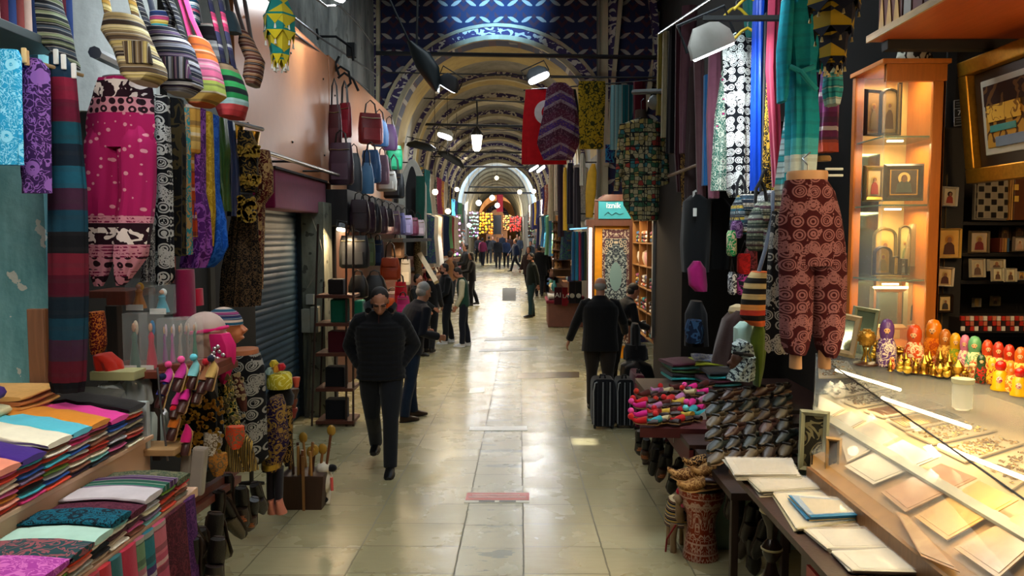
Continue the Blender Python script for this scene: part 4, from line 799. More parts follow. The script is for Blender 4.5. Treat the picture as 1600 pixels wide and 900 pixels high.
# mannequin heads
def manhead(label, x, y0, y1, Y, c, face=1, cap=None, veil=None, vm=None):
    t = thing('display_mannequin', label, 'mannequin', at(x, y1, Y)); H_ = (y1 - y0) / 1200 * Y; m = M(); f = face
    m.ell((0, 0, H_ * .66), (.36 * H_, .29 * H_, .34 * H_)); m.ell((f * .16 * H_, 0, H_ * .46), (.22 * H_, .2 * H_, .22 * H_)); m.tube([(f * .30 * H_, 0, H_ * .66), (f * .44 * H_, 0, H_ * .50)], [.05 * H_, .08 * H_], 8)
    m.tube([(-.08 * H_, 0, H_ * .5), (-.1 * H_, 0, 0)], [.2 * H_, .24 * H_], 14); m.ell((f * .36 * H_, 0, H_ * .38), (.05 * H_, .08 * H_, .035 * H_)); m.ell((-.04 * H_, -.28 * H_, .55 * H_), (.06 * H_, .03 * H_, .1 * H_))
    m.loft([((-.1 * H_, 0, 0), (.3 * H_, 0, 0), (0, .3 * H_, 0)), ((-.1 * H_, 0, .05 * H_), (.25 * H_, 0, 0), (0, .25 * H_, 0))], 14)
    blobobj('head', m, plain(c, .4), t, .006, 3)
    if cap: m = M(); m.loft([((-.01 * H_, 0, H_ * (.66 + .36 * sin(a))), (.39 * H_ * max(.04, cos(a)), 0, 0), (0, .32 * H_ * max(.04, cos(a)), 0)) for a in [i * .19 for i in range(9)]], 24); m.obj('cap', cap, t)
    if veil:
        m = M(); m.tube([(-.36 * H_, -.05 * H_, .62 * H_), (-.2 * H_, -.31 * H_, .64 * H_), (.1 * H_, -.31 * H_, .68 * H_), (.36 * H_, -.12 * H_, .72 * H_), (.38 * H_, .1 * H_, .72 * H_)], .035 * H_, 8); m.obj('headband', veil, t)
        m = M(); m.loft([((f * .30 * H_, -.10 * H_, H_ * .62), (.18 * H_, 0, 0), (0, .2 * H_, 0)), ((f * .36 * H_, -.08 * H_, H_ * .4), (.22 * H_, 0, 0), (0, .22 * H_, 0)), ((f * .36 * H_, -.05 * H_, H_ * .1), (.2 * H_, 0, 0), (0, .16 * H_, 0)), ((f * .32 * H_, 0, -H_ * .25), (.1 * H_, 0, 0), (0, .08 * H_, 0)), ((f * .3 * H_, 0, -H_ * .4), (.02 * H_, 0, 0), (0, .02 * H_, 0))], 18, 1, (5, .08)); v = m.obj('veil', veil, t)
        m = M()
        for i in range(12): m.ell((f * (.2 + .3 * R0.random()) * H_, -.32 * H_ + .02 * R0.random(), H_ * R0.uniform(.05, .5)), (.011, .005, .011), 8, 5)
        q = m.obj('silver_coins', plain('#d0d0d8', .3, .9), v); q['kind'] = 'stuff'
    return t
manhead('pale mannequin head with magenta face veil and coins', 323, 487, 570, 3.9, '#b59a86', 1, plain('#a8928a', .7), cloth('#c8186a')); manhead('tan mannequin head in a blue and purple striped knit cap', 352, 480, 556, 4.2, '#a8623c', 1, stripes(('#143a5a', '#2a1a4a', '#8a3a6a', '#1a5068', '#c8b0a0'), .07, 2))
# rack of small slippers
TUB = lambda *c: c
def slipper(label, px, py, Y, L, c, pom, rz, tilt, sole='#b08a5a', inner='#3a1a18', group='small embroidered slippers'):
    t = thing('slipper', label, 'slipper', at(px, py, Y), 0, group); t.rotation_euler = (tilt, 0, rz)
    m = M(); m.loft([((0, -L * .5, .004), (L * .10, 0, 0), (0, 0, .004)), ((0, -L * .42, .004), (L * .16, 0, 0), (0, 0, .005)), ((0, 0, .004), (L * .17, 0, 0), (0, 0, .005)), ((0, L * .35, .004), (L * .19, 0, 0), (0, 0, .005)), ((0, L * .55, .012), (L * .05, 0, 0), (0, 0, .004))], 12); m.obj('sole', leather(sole), t)
    m = M(); m.loft([((0, -L * .02, .03 * L / .15), (L * .17, 0, 0), (0, 0, .022 * L / .15)), ((0, L * .2, .022 * L / .15), (L * .19, 0, 0), (0, 0, .022 * L / .15)), ((0, L * .42, .016 * L / .15), (L * .13, 0, 0), (0, 0, .016 * L / .15)), ((0, L * .62, .032 * L / .15), (L * .03, 0, 0), (0, 0, .01 * L / .15))], 14); m.obj('upper', cloth(c) if isinstance(c, str) else c, t)
    m = M(); m.loft([((0, -L * .48, .022), (L * .13, 0, 0), (0, 0, .018)), ((0, -L * .3, .024), (L * .165, 0, 0), (0, 0, .016)), ((0, -L * .06, .018), (L * .165, 0, 0), (0, 0, .012))], 12); m.obj('heel', leather(inner), t)
    if pom: m = M(); m.ell((0, L * .64, .045 * L / .15), (.02 * L / .15,) * 3, 10, 7); m.obj('pompom', cloth(pom), t)
    return t
SL = [(262, 600, '#c03a98', '#e04a8a', 'violet-pink slipper with a pink pompom, highest in the rack'), (258, 618, '#20308a', '#101840', 'blue and white star-patterned slipper at the rack edge'), (285, 592, '#b8308a', '#e8589a', 'magenta slipper with a pink pompom'), (295, 612, '#c8a020', '#d8a020', 'yellow slipper behind the magenta ones'), (306, 588, '#7ac4cc', '#5ab8c8', 'pale turquoise slipper with a blue pompom'),
      (290, 628, '#d02890', None, 'bright magenta slipper toe in the lower rack'), (312, 612, '#2a8a9a', None, 'teal slipper lower in the rack'), (322, 596, '#8a5a3a', '#a81a28', 'brown striped slipper with a red pompom'), (334, 590, '#b89a5a', '#1a1c30', 'gold embroidered slipper with a dark pompom'), (278, 636, '#c8207c', None, 'pink slipper lowest of the pompom rack'), (275, 668, '#b8641c', '#c81a2c', 'orange slipper with a red pompom near the clear bag'), (294, 690, '#c01a6a', None, 'crimson slippers hanging at the rack end')]
for i, (x, y, c, p_, lb) in enumerate(SL): slipper(lb, x, y, 3.55 - .02 * (i % 3), .13, c, p_, R0.uniform(-.3, .3) - .3, 1.15 + R0.uniform(-.2, .2))
tubepx([(246, 574, 3.5), (250, 620, 3.48), (262, 720, 3.46)], .005, metal(), 'wire_stand', 'thin wire stand that carries the small slippers', 'stand')
o = G('coin_scarf', 'black hip scarf thick with gold coins below the slippers', 'scarf', [(600, 300, 330), (640, 282, 346), (690, 270, 350), (715, 290, 345)], 3.75, cloth('#0f0d0a'), .05, (7, .15)); coins(o, [(R0.uniform(276, 348), R0.uniform(618, 712)) for _ in range(170)], 3.68, .010)
o = G('coin_scarf', 'green and gold coin scarf hanging beside the striped cap head', 'scarf', [(560, 338, 356), (620, 342, 366), (700, 350, 382), (730, 352, 384)], 3.95, floral('#0f2a18', '#b8a050', 50, .5, 1.), .04, (7, .15)); coins(o, [(R0.uniform(340, 382), R0.uniform(580, 725)) for _ in range(90)], 3.88, .010, plain('#d8c898', .3, .8))
G('gold_fringe', 'gold fringed sash along the lower slipper rack', 'sash', [(666, 310, 372), (690, 318, 392), (735, 352, 400)], 3.85, stripes(('#a8842c', '#3a2c10', '#c8a84a', '#201808'), .02, 0), .03, (12, .2))
for i, (x0, x1, y0, y1, c) in enumerate(((276, 291, 705, 782, '#8a847a'), (293, 312, 700, 775, '#9a948c'))): boxat(x0, x1, y0, y1, 3.5, .05, plain(c, .3), 'wrapped_parcel', ('narrow grey wrapped parcel at the left under the slippers', 'taller grey wrapped parcel beside the narrow one')[i], 'parcel', bev=.012, rot=(0, .12, 0))
for i, (x, y, c, lb) in enumerate(((332, 694, '#c8c0b0', 'white pouch with scribble print hanging on the lower rack'), (368, 684, '#c03a18', 'red and gold beaded pouch hanging on the lower rack'), (340, 726, '#b0742c', 'ochre little pouch under the white one'), (318, 720, '#1f4a6a', 'blue beaded strip hanging on the lower rack'))):
    G('pouch', lb, 'pouch', [(y - 18, x - 14, x + 14), (y, x - 15, x + 15), (y + 16, x - 6, x + 8)], 3.7, floral(c, '#6a5a40', 50), .03, (5, .1))
t = thing('trestle', 'dark red slanting wooden beams under the slipper rack', 'trestle', at(330, 790, 3.6))
for a, b in (((282, 812, 3.25), (372, 748, 4.3)), ((300, 780, 3.5), (375, 730, 4.5))): tubepx([a, b], .025, wood('#5c2414', .5), 'beam', parent=t, n=4)
for a in ((300, 800, 3.4), (364, 755, 4.25)): p = at(*a); tubepx([a, (a[0], 940 if a[0] < 320 else 800, a[2])], .02, DKW, 'leg', parent=t, n=4)
# adult leather shoes hanging in bunches below
def mule(label, px, py, Y, L, c, band, rz, rx, ry=0., group='leather slippers hanging below the rack'):
    t = thing('leather_slipper', label, 'slipper', at(px, py, Y), 0, group); t.rotation_euler = (rx, ry, rz)
    m = M(); m.loft([((0, -L * .5, .008), (L * .09, 0, 0), (0, 0, .008)), ((0, -L * .4, .008), (L * .15, 0, 0), (0, 0, .009)), ((0, 0, .008), (L * .14, 0, 0), (0, 0, .009)), ((0, L * .3, .008), (L * .18, 0, 0), (0, 0, .009)), ((0, L * .47, .008), (L * .1, 0, 0), (0, 0, .008)), ((0, L * .53, .012), (L * .03, 0, 0), (0, 0, .005))], 14); m.obj('sole', leather('#2a1d16'), t)
    m = M(); m.loft([((0, -L * .05, .045), (L * .15, 0, 0), (0, 0, .032)), ((0, L * .15, .038), (L * .175, 0, 0), (0, 0, .030)), ((0, L * .36, .028), (L * .15, 0, 0), (0, 0, .022)), ((0, L * .5, .022), (L * .05, 0, 0), (0, 0, .014))], 14); m.obj('upper', leather(c), t)
    m = M(); m.loft([((0, -L * .49, .03), (L * .12, 0, 0), (0, 0, .024)), ((0, -L * .3, .032), (L * .15, 0, 0), (0, 0, .022)), ((0, -L * .08, .03), (L * .145, 0, 0), (0, 0, .018))], 12); m.obj('quarter', leather('#14100e'), t)
    if band: m = M(); m.loft([((0, L * .1, .044), (L * .15, 0, 0), (0, 0, .030)), ((0, L * .26, .038), (L * .15, 0, 0), (0, 0, .026))], 14); m.obj('embroidered_band', stripes(('#b04a20', '#c86a34', '#5a2418', '#d08a50'), .02, 1), t)
    return t
SH_ = [(330, 845, 3.35, .27, 1, 'large black slipper with orange striped band at the bottom left'), (318, 862, 3.3, .26, 0, 'black slipper sole-out at the lower left corner'), (352, 835, 3.5, .26, 0, 'olive leather slipper hanging beside the large one'), (344, 800, 3.8, .24, 0, 'dark slipper behind the olive one'), (382, 790, 4.0, .24, 1, 'black slipper with orange band hanging farther back'), (368, 806, 3.9, .25, 0, 'brown slipper left of the banded one'),
       (395, 800, 4.2, .22, 1, 'small banded slipper at the far end of the bunch'), (405, 775, 4.3, .22, 0, 'dark slipper highest at the far end'), (300, 830, 3.2, .26, 0, 'tan leather slipper near the hanging cloths'), (308, 880, 3.15, .26, 0, 'dark brown slipper at the very bottom'), (360, 770, 4.1, .22, 0, 'black slipper directly under the beams'), (338, 880, 3.25, .25, 1, 'lowest slipper with an orange patch')]
for i, (x, y, Y, L, bd_, lb) in enumerate(SH_): mule(lb, x, y, Y, L, ('#2a201c', '#4a4230', '#40291c', '#261e1e')[i % 4] if i != 2 else '#4a4428', bd_, R0.uniform(-.5, .5), 1.4 + R0.uniform(-.2, .2), pi + R0.uniform(-.25, .25))
# black and white trousers on a drum-shaped form
t = thing('mannequin_hips', 'hip mannequin in black and white elephant-print trousers with orange top', 'mannequin', at(386, 700, 4.9))
G('trousers', None, None, [(552, 357, 404), (575, 354, 412), (620, 362, 414), (680, 370, 416), (715, 374, 418), (722, 380, 410)], 4.9, medal('#0c0c0f', '#8f8c84', 13), .13, (6, .04), parent=t); G('form_top', None, None, [(545, 358, 402), (549, 357, 403), (556, 359, 403)], 4.9, plain('#b06a44', .5), .12, None, parent=t, sub=1)
G('stand', None, None, [(722, 390, 396), (752, 390, 396), (753, 372, 414), (757, 372, 414)], 4.9, plain('#1a1614'), .02, None, parent=t, sub=1)
G('leather_pouch', 'flat brown suede pouch hanging before the printed trousers', 'pouch', [(585, 362, 376), (620, 366, 386), (642, 376, 386)], 4.6, leather('#4a2016'), .02, None)
# hats, costume, bin
def lathepx(name, label, cat, px, pts, Y, mat, n=24, group=None):
    base = at(px, pts[-1][0], Y); m = M(); m.lathe([(r * Y / 1200, (base.z * 0) + (pts[-1][0] - y) * Y / 1200) for y, r in reversed(pts)], n=n); return tag(m.obj(name, mat), label, cat, group, base)
lathepx('drum', 'yellow round drum with printed side', 'drum', 437, [(581, 1), (582, 17), (585, 19), (601, 20), (606, 19)], 5.4, floral('#b8a828', '#d8d070', 14)); lathepx('felt_hat', 'black felt hat under the yellow drum', 'hat', 438, [(606, 16), (618, 22), (632, 20), (640, 8)], 5.45, cloth('#0b0a0c'))
for i, (x, y, r, c) in enumerate(((463, 592, 6, '#b84a34'), (458, 610, 9, '#3c2418'), (457, 626, 8, '#6a2c1c'), (456, 640, 9, '#7a1f1a'))): lathepx('small_drum', ('red-rimmed small drum with white skin', 'dark small drum under the red-rimmed one', 'brown small drum, third of the little pile', 'maroon small drum, lowest of the little pile')[i], 'drum', x, [(y - 4, 1), (y - 3, r), (y, r * 1.05), (y + 6, r * .8), (y + 13, r * .6)], 5.8, plain(c, .4), group='little drums beside the costume')
for i, (x, y, c) in enumerate(((432, 576, '#c88a28'), (422, 580, '#a0b8b0'), (440, 573, '#a81a24'), (428, 568, '#b8a028'))): G('felt_flower', ('orange', 'pale blue', 'red', 'yellow')[i] + ' felt trinket on top of the yellow drum', 'trinket', [(y - 5, x - 4, x + 3), (y, x - 7, x + 7), (y + 5, x - 4, x + 4)], 5.35, cloth(c), .03, (5, .2), group='felt trinkets')
t = thing('costume_mannequin', 'child mannequin in a purple and gold embroidered kaftan', 'mannequin', at(434, 800, 5.2))
G('kaftan', None, None, [(620, 424, 440), (632, 416, 446), (690, 412, 452), (728, 410, 440), (733, 412, 438)], 5.2, floral('#1e1236', '#8a6c34', 22, .5, 1.6), .1, (6, .08), parent=t); G('hem_band', None, None, [(722, 411, 438), (730, 411, 438)], 5.17, GOLDC, .1, None, parent=t, sub=1)
for x in (424, 436): 
    G('leg', None, None, [(730, x - 7, x + 7), (765, x - 7, x + 6), (790, x - 6, x + 5)], 5.2, cloth('#17121c') , .05, None, parent=t)
    G('foot', None, None, [(780, x - 4, x + 4), (792, x - 5, x + 8), (801, x - 6, x + 13)], 5.17, plain('#b8705a', .5), .05, None, parent=t)
G('embroidered_vest', 'black vest with gold flowers hanging beside the purple kaftan', 'vest', [(636, 440, 456), (660, 438, 458), (715, 440, 456), (726, 446, 456)], 5.35, floral('#0f0a10', '#8a6a30', 18, .5, 2.), .05, (5, .08))
t = thing('stick_bin', 'brown rectangular bin full of wooden sticks and spoons', 'bin', gp(471, 5.9)); t.location.z = fz(5.9)
m = M(); m.hexa([(-.15, -.12, 0), (.15, -.12, 0), (.15, .12, 0), (-.15, .12, 0), (-.17, -.13, .27), (.17, -.13, .27), (.17, .13, .27), (-.17, .13, .27)]); m.obj('bin', wood('#3c2418', .5), t, smooth=False, bev=.006); m = M(); m.box((.02, -.14, .2), (.02, .01, .46)); m.obj('slat', wood('#8a6034'), t)
for i in range(16):
    x, y = R0.uniform(-.13, .13), R0.uniform(-.09, .09); a = R0.uniform(.3, .52); d = V((x * .6 + R0.uniform(-.06, .06), y * .5, 0)); c = ('#6a3a1c', '#8a5a2c', '#4a2a18', '#a87a40')[i % 4]
    tt_ = thing('wooden_stick', ('wooden spoon' if i % 3 == 0 else 'wooden stick') + f' standing in the brown bin, {("dark", "honey", "blackish", "light")[i % 4]} toned among the bundle', 'stick', t.location + V((x, y, .05)), 0, 'sticks in the brown bin')
    m = M(); m.tube([(0, 0, 0), d * .5 + V((0, 0, a * .5)), d + V((0, 0, a))], .011, 7); m.obj('shaft', wood(c, .4), tt_)
    if i % 3 == 0: m = M(); m.ell(d * 1.05 + V((0, 0, a + .03)), (.035, .014, .045)); m.obj('bowl', wood('#a8802c', .3), tt_)
t = thing('toy_sheep', 'white and black plush sheep toy beside the stick bin', 'toy', gp(500, 5.95)); m = M(); m.ell((0, 0, .18), (.07, .1, .1)); m.ell((0, -.02, .29), (.06, .06, .05)); m.tube([(0, 0, .1), (-.02, -.03, .0)], [.03, .025]); m.tube([(.03, 0, .1), (.03, -.03, .0)], [.03, .025]); blobobj('body', m, cloth('#c9c2b0'), t, .01, 2)
m = M(); m.ell((.07, -.02, .29), (.04, .035, .03)); m.obj('muzzle', cloth('#0f0f10'), t); m = M(); m.ell((0, -.01, .04), (.05, .06, .035)); m.obj('feet', cloth('#101012'), t); m = M(); m.tube([(.07, -.04, .22), (.075, -.05, .12)], .012); m.obj('tassel', cloth('#c8504a'), t)
# fabric star lantern
def lantern(label, px, rows, Y, c1, c2, tas):
    t = thing('fabric_lantern', label, 'lantern', at(px, rows[0][0][0], Y)); c0 = t.location
    s = N('applique'); u = s.ma('ADD', s.ma('MULTIPLY', s.xyz(), .8), s.ma('MULTIPLY', s.xyz(i=1), .8)); tri = s.ma('PINGPONG', s.ma('DIVIDE', u, .11), 1.); f = s.ma('PINGPONG', s.ma('DIVIDE', s.xyz(i=2), .075), 1.)
    mt = s.done(s.mix(s.gt(s.ma('SUBTRACT', f, tri), -.05), h(c1), h(c2)), .85, Emission_Color=s.mix(s.gt(s.ma('SUBTRACT', f, tri), -.05), h(c1), h(c2)), Emission_Strength=.0)
    for ri, tier in enumerate(rows):
        m = M(); m.loft([(V((0, 0, (rows[0][0][0] - y) * Y / 1200)), V((r * Y / 1200, 0, 0)), V((0, r * Y / 1200, 0))) for y, r in tier], 6); m.obj('tier', mt, t, smooth=False)
        y, r = tier[-1]; m = M(); m.loft([(V((0, 0, (rows[0][0][0] - yy) * Y / 1200)), V(((r + 1) * Y / 1200, 0, 0)), V((0, (r + 1) * Y / 1200, 0))) for yy in (y - 3, y)], 6); m.obj('trim_band', cloth(c1), t, smooth=False)
        for q in range(6):
            a = q * pi / 3; R_ = r * Y / 1200; b = V((R_ * cos(a), R_ * sin(a), (rows[0][0][0] - y) * Y / 1200)); a2 = V((R_ * cos(a + pi / 3), R_ * sin(a + pi / 3), b.z)); mid = (b + a2) / 2 
            l = (18 if ri < len(rows) - 1 else 14) * Y / 1200; m = M(); m.prism([b, a2, mid - V((0, 0, l * .8))], (0, 0, 0), (V((mid.x, mid.y, 0)).normalized() * .004)); pn = m.obj('point', cloth(c2), t, smooth=False)
            m = M(); m.tube([mid - V((0, 0, l * .8)), mid - V((0, 0, l * 1.2))], [.004, .009], 6); m.obj('tassel', cloth(tas), pn)
    return t
lantern('turquoise and yellow star-tiered fabric lantern hanging at the upper left', 435, [[(-30, 3), (0, 14), (25, 24)], [(25, 24), (48, 24)], [(48, 20), (66, 17), (82, 14)], [(84, 12), (90, 10)]], 5.0, '#0c7a72', '#c9b420', '#d8d4c8')
tubepx([(435, -28, 5.0), (435, -60, 5.0)], .004, IRON, 'cord', 'cord that holds the turquoise lantern', 'cord')
# ---------------------------------------------------------------- left middle: shutter, awning, panels
def wbox(name, a, b, mat, label=None, cat=None, parent=None, bev=.004, group=None):
    a, b = V(a), V(b); m = M(); d = b - a; m.box((0, 0, d.z / 2), (abs(d.x), abs(d.y), d.z)); c = V(((a.x + b.x) / 2, (a.y + b.y) / 2, a.z)); o = m.obj(name, mat, parent, smooth=False, bev=bev)
    o.location = c - (parent.location if parent is not None else V((0, 0, 0)))
    if label and parent is None: tag(o, label, cat, group)
    elif label: o['label'] = label
    return o
t = thing('roller_shutter', 'grey metal roller shutter closed beside the plaster pillar', 'shutter', (-2.75, 8, -.35)); m = M(); n = 150
vs = []; z0, z1 = -.02, 2.6
for i in range(n + 1):
    z = z0 + (z1 - z0) * i / n; x = .013 * abs(sin(i * pi / 4.2)); vs += [(x, -1.8, z), (x, 1.45, z)]
m.add(vs, [(2 * i, 2 * i + 1, 2 * i + 3, 2 * i + 2) for i in range(n)]); m.add([(-.03, -1.8, z0), (-.03, 1.45, z0), (-.03, 1.45, z1), (-.03, -1.8, z1)], [(0, 1, 2, 3)]); m.obj('slatted_curtain', plain('#26435a', .6, .2), t)
m = M(); m.box((.02, 1.46, 1.3), (.07, .06, 2.6)); m.obj('side_rail', metal('#4a5055'), t)
t = thing('awning', 'dark maroon fabric awning box above the roller shutter', 'awning', (-2.62, 8.83, 2.16)); wbox('valance', (-2.76, 7.8, 2.16), (-2.48, 9.87, 2.56), cloth('#7c1240'), parent=t, bev=.02); wbox('frame_edge', (-2.76, 7.78, 2.56), (-2.46, 9.89, 2.585), plain('#16090e'), parent=t)
PLY = plain('#a9683f', .34, 0, .1)
for lb, ya, yb, za, zb, mt in (('large orange-brown sign panel above the maroon awning', 7.1, 10.58, 2.6, 4.3, PLY), ('long plywood panel behind the hanging bags', 10.62, 15.7, 2.5, 4.34, PLY)):
    t = thing('sign_panel', lb, 'panel', (-2.63, ya, za)); wbox('board', (-2.66, ya, za), (-2.60, yb, zb), mt, parent=t)
    for i in range(6): m = M(); m.ell((.035, .3 + i % 3 * (yb - ya - .6) / 2, .35 + i // 3 * 1.0), (.012, .014, .014), 8, 5); m.obj('screw', IRON, t)
struct(wbox('wall_block_left', (-3.2, 7.0, -.4), (-2.78, 17, 4.25), PL))
t = thing('steel_pipe', 'horizontal steel pipe on brackets across the orange panel', 'pipe', at(419, 239, 8.2))
a, b = at(419, 239, 7.0), at(529, 274, 10.0); m = M(); m.tube([a - t.location, b - t.location], .022, 10); m.obj('pipe', metal('#8d8780'), t)
for q in (.3, .75): p = a.lerp(b, q) - t.location; m = M(); m.tube([p, p + V((-.3, 0, 0))], .012); m.obj('bracket', IRON, t)
struct(wbox('trim_pillar_plaster', (-2.8, 9.48, -.5), (-2.42, 9.9, 2.3), plaster('#5c6054', '#8a8c7c', '#4a4c42', 3)))
for x0, x1, y0, lb in ((471, 484, 483, 'left grey meter box on the plaster pillar'), (485, 497, 479, 'right grey meter box on the plaster pillar')): boxat(x0, x1, y0, 520, 9.36, .12, plain('#8f8f82', .5), 'meter_box', lb, 'meter box', bev=.01)
boxat(478, 490, 460, 476, 9.4, .08, plain('#a8a89c', .5), 'junction_box', 'small pale junction box above the meter boxes', 'junction box'); tubepx([(484, 520, 9.44), (481, 600, 9.44), (479, 668, 9.44)], .03, plain('#4c4e46', .6), 'downpipe', 'grey downpipe below the meter boxes', 'pipe')
tubepx([(486, 337, 9.4), (498, 370, 9.3), (504, 395, 9.3), (496, 425, 9.3), (480, 450, 9.35)], .006, plain('#8a8878'), 'cable', 'loose pale cable looping beside the plaster pillar', 'cable')
for pts, lb in (([(460, 28, 8.8), (505, 62, 10.2), (545, 88, 12), (590, 118, 14.5)], 'sagging cable along the top of the left panels'), ([(470, -20, 8), (510, 10, 9), (530, 8, 10), (560, 38, 12), (583, 70, 15)], 'cable looping over the upper left plaster'), ([(448, 42, 8.6), (520, 98, 11), (575, 140, 14.5)], 'black cable bundle right above the orange panels')):
    tubepx(pts, .013, IRON, 'cable', lb, 'cable')
t = thing('iron_bracket', 'dark iron scrollwork bracket on the upper left wall', 'bracket', at(525, 100, 11))
for pts in ([(495, 45, 11), (497, 62, 11)], [(497, 57, 11), (525, 57, 11), (550, 75, 11), (552, 95, 11)], [(530, 118, 11), (524, 100, 11), (530, 88, 11)], [(522, 112, 11), (532, 104, 11), (545, 112, 11), (548, 130, 11), (540, 138, 11)], [(528, 122, 11), (538, 114, 11), (552, 124, 11), (560, 142, 11)]): tubepx(pts, .018, IRON, 'bar', parent=t)
boxat(541, 554, 66, 88, 11.0, .12, plain('#23272a'), 'junction_box', 'black junction box on the upper left bracket', 'junction box')
# ---------------------------------------------------------------- lamps
def flood(label, px, py, Y, w_, hh, d, yaw, pitch, lit=True, col=(.92, .97, 1), power=30, house='#3a3e42', hang=None, roll=0):
    t = thing('floodlight', label, 'lamp', at(px, py, Y)); t.rotation_euler = (radians(pitch), radians(roll), radians(yaw))
    m = M(); m.loft([((0, 0, 0), (w_ / 2, 0, 0), (0, d / 2, 0)), ((0, 0, hh * .5), (w_ * .47, 0, 0), (0, d * .42, 0)), ((0, 0, hh), (w_ * .25, 0, 0), (0, d * .15, 0))], 16, .6); m.obj('housing', plain(house, .5, .2), t)
    m = M(); m.loft([((0, 0, -.015), (w_ * .44, 0, 0), (0, d * .40, 0)), ((0, 0, .0), (w_ * .46, 0, 0), (0, d * .42, 0))], 16, .6)
    m.obj('lens', glow('#f2faff' if col[2] >= 1 else '#ffe2b0', 14) if lit else plain('#30363a', .2), t, label='glowing lens' if lit else None)
    m = M(); m.tube([(-w_ * .52, 0, hh * .3), (-w_ * .52, 0, hh * 1.3), (w_ * .52, 0, hh * 1.3), (w_ * .52, 0, hh * .3)], .012, 6); m.obj('bracket', IRON, t)
    if lit:
        l = light('AREA', (0, 0, 0), power, col, w_ * .8, name='floodlight_lamp'); l.parent = t; l.location = (0, 0, -.03)
    return t
flood('floodlight with glowing tube right of the dark hood, aimed down right', 699, 136, 13.6, .42, .22, .18, -12, 20, roll=32, power=50)
flood('bright floodlight above the red flag', 842, 122, 13.6, .42, .24, .2, 0, -30, roll=-24, power=48)
flood('small white floodlight under the upper tie beam at the left', 695, 213, 20, .42, .2, .26, 0, -25, power=34, house='#b8bcb4', roll=18)
flood('large grey floodlight over the garments on the right', 1115, 80, 5.6, .36, .2, .09, 8, 4, power=20, house='#8f8a84', roll=-24)
flood('fluorescent lamp at the top edge above the left wall', 520, -8, 9.5, .34, .1, .16, 30, -10, power=26, house='#60666a', roll=20)
light('SPOT', tuple(at(516, -12, 9.3)), 260, (.7, .93, 1), .12, tuple(at(470, 122, 9.05) + V((-.2, 0, 0))), spot=52, blend=1)  # added spot for the bright patch on the orange sign panel
flood('left tube lamp of the pair under the red flag', 834, 263, 23, .36, .16, .14, 20, -40, power=40, roll=-30); flood('right tube lamp of the pair under the red flag', 845, 264, 23.6, .34, .16, .14, 0, -40, power=40, roll=-38)
flood('unlit dark hood by the two left tie rods', 658, 232, 19, .75, .16, .34, 0, 10, lit=False, house='#0f1518', roll=12); flood('unlit black spotlight farther behind the dark hood', 704, 252, 24, .95, .2, .4, 10, 10, lit=False, house='#0f1518', roll=30)
t = thing('lamp_hood', 'large dark leaf-shaped lamp hood hanging from the thick beam', 'lamp', at(640, 62, 13.5))
tubepx([(640, 66, 13.5), (600, -20, 13.5)], .018, IRON, 'arm', parent=t); tubepx([(653, -20, 13.5), (651, 72, 13.5)], .02, IRON, 'hanger', parent=t)
G('hood', None, None, [(66, 636, 646), (84, 642, 672), (105, 650, 686), (125, 664, 688), (145, 680, 686)], 13.5, plain('#0d1a1e', .45), .12, None, parent=t)
t = thing('hanging_lantern', 'glass street lantern hanging on a chain in the middle of the passage', 'lantern', at(745, 238, 19)); c = t.location
tubepx([(745, 158, 19), (746, 185, 19), (745, 205, 19)], .02, IRON, 'chain', parent=t)
m = M(); m.lathe([(.02, .62), (.06, .58), (.16, .44), (.17, .41)], n=8); m.obj('cap', IRON, t); m = M(); m.lathe([(.14, .41), (.10, .12), (.11, .10), (.05, .02)], n=8); m.obj('glass_body', glow('#fff0d0', 7), t); m = M(); m.lathe([(.06, .06), (.05, .0), (.02, -.06)], n=8); m.obj('finial', IRON, t)
for a in range(4): q = a * pi / 2 + .4; m = M(); m.tube([(.15 * cos(q), .15 * sin(q), .42), (.11 * cos(q), .11 * sin(q), .08)], .008, 6); m.obj('glazing_bar', IRON, t)
light('POINT', tuple(at(745, 222, 18.7)), 30, (1, .88, .7), .15)
for i, (x, y, Y, pw, wc) in enumerate(((714, 296, 24, 30, 1), (834, 299, 24, 30, 1), (769, 309, 36, 40, 0), (777, 321, 37.5, 40, 0), (748, 317, 34, 20, 0), (812, 300, 40, 20, 1), (733, 352, 26, 40, 0), (868, 288, 22, 30, 1), (700, 330, 20, 25, 1), (776, 278, 47, 15, 1), (680, 300, 18.5, 20, 1), (900, 300, 18.5, 24, 1))):
    t = thing('bulb_lamp', ('round warm bulb', 'round white bulb')[1 - wc] + ' ' + ('hanging at the left over the group', 'on the right over the coats', 'upper of two in the far middle', 'lower of two in the far middle', 'left of the far pair', 'small and high at the far right', 'low at the left stalls', 'among the right garments', 'inside the left garment row', 'tiny, high under the stone vault', 'at the near left garments', 'at the near right garments')[i], 'lamp', at(x, y, Y))
    m = M(); m.ell((0, 0, 0), (.07, .07, .07) if Y < 30 else (.12, .12, .12), 12, 8); m.obj('bulb', glow('#ffe6b8' if wc else '#f4f8ff', 12), t); m = M(); m.lathe([(.03, .05), (.035, .12), (.01, .3)], n=8); m.obj('socket', IRON, t); m = M(); m.tube([(0, 0, .28), (0, 0, 5.85 - at(x, y, Y).z)], .006, 5); m.obj('cord', IRON, t)
    light('POINT', tuple(at(x, y, Y) + V((0, -.2, -.1))), pw, (1, .8, .5) if wc else (.95, .97, 1), .15)
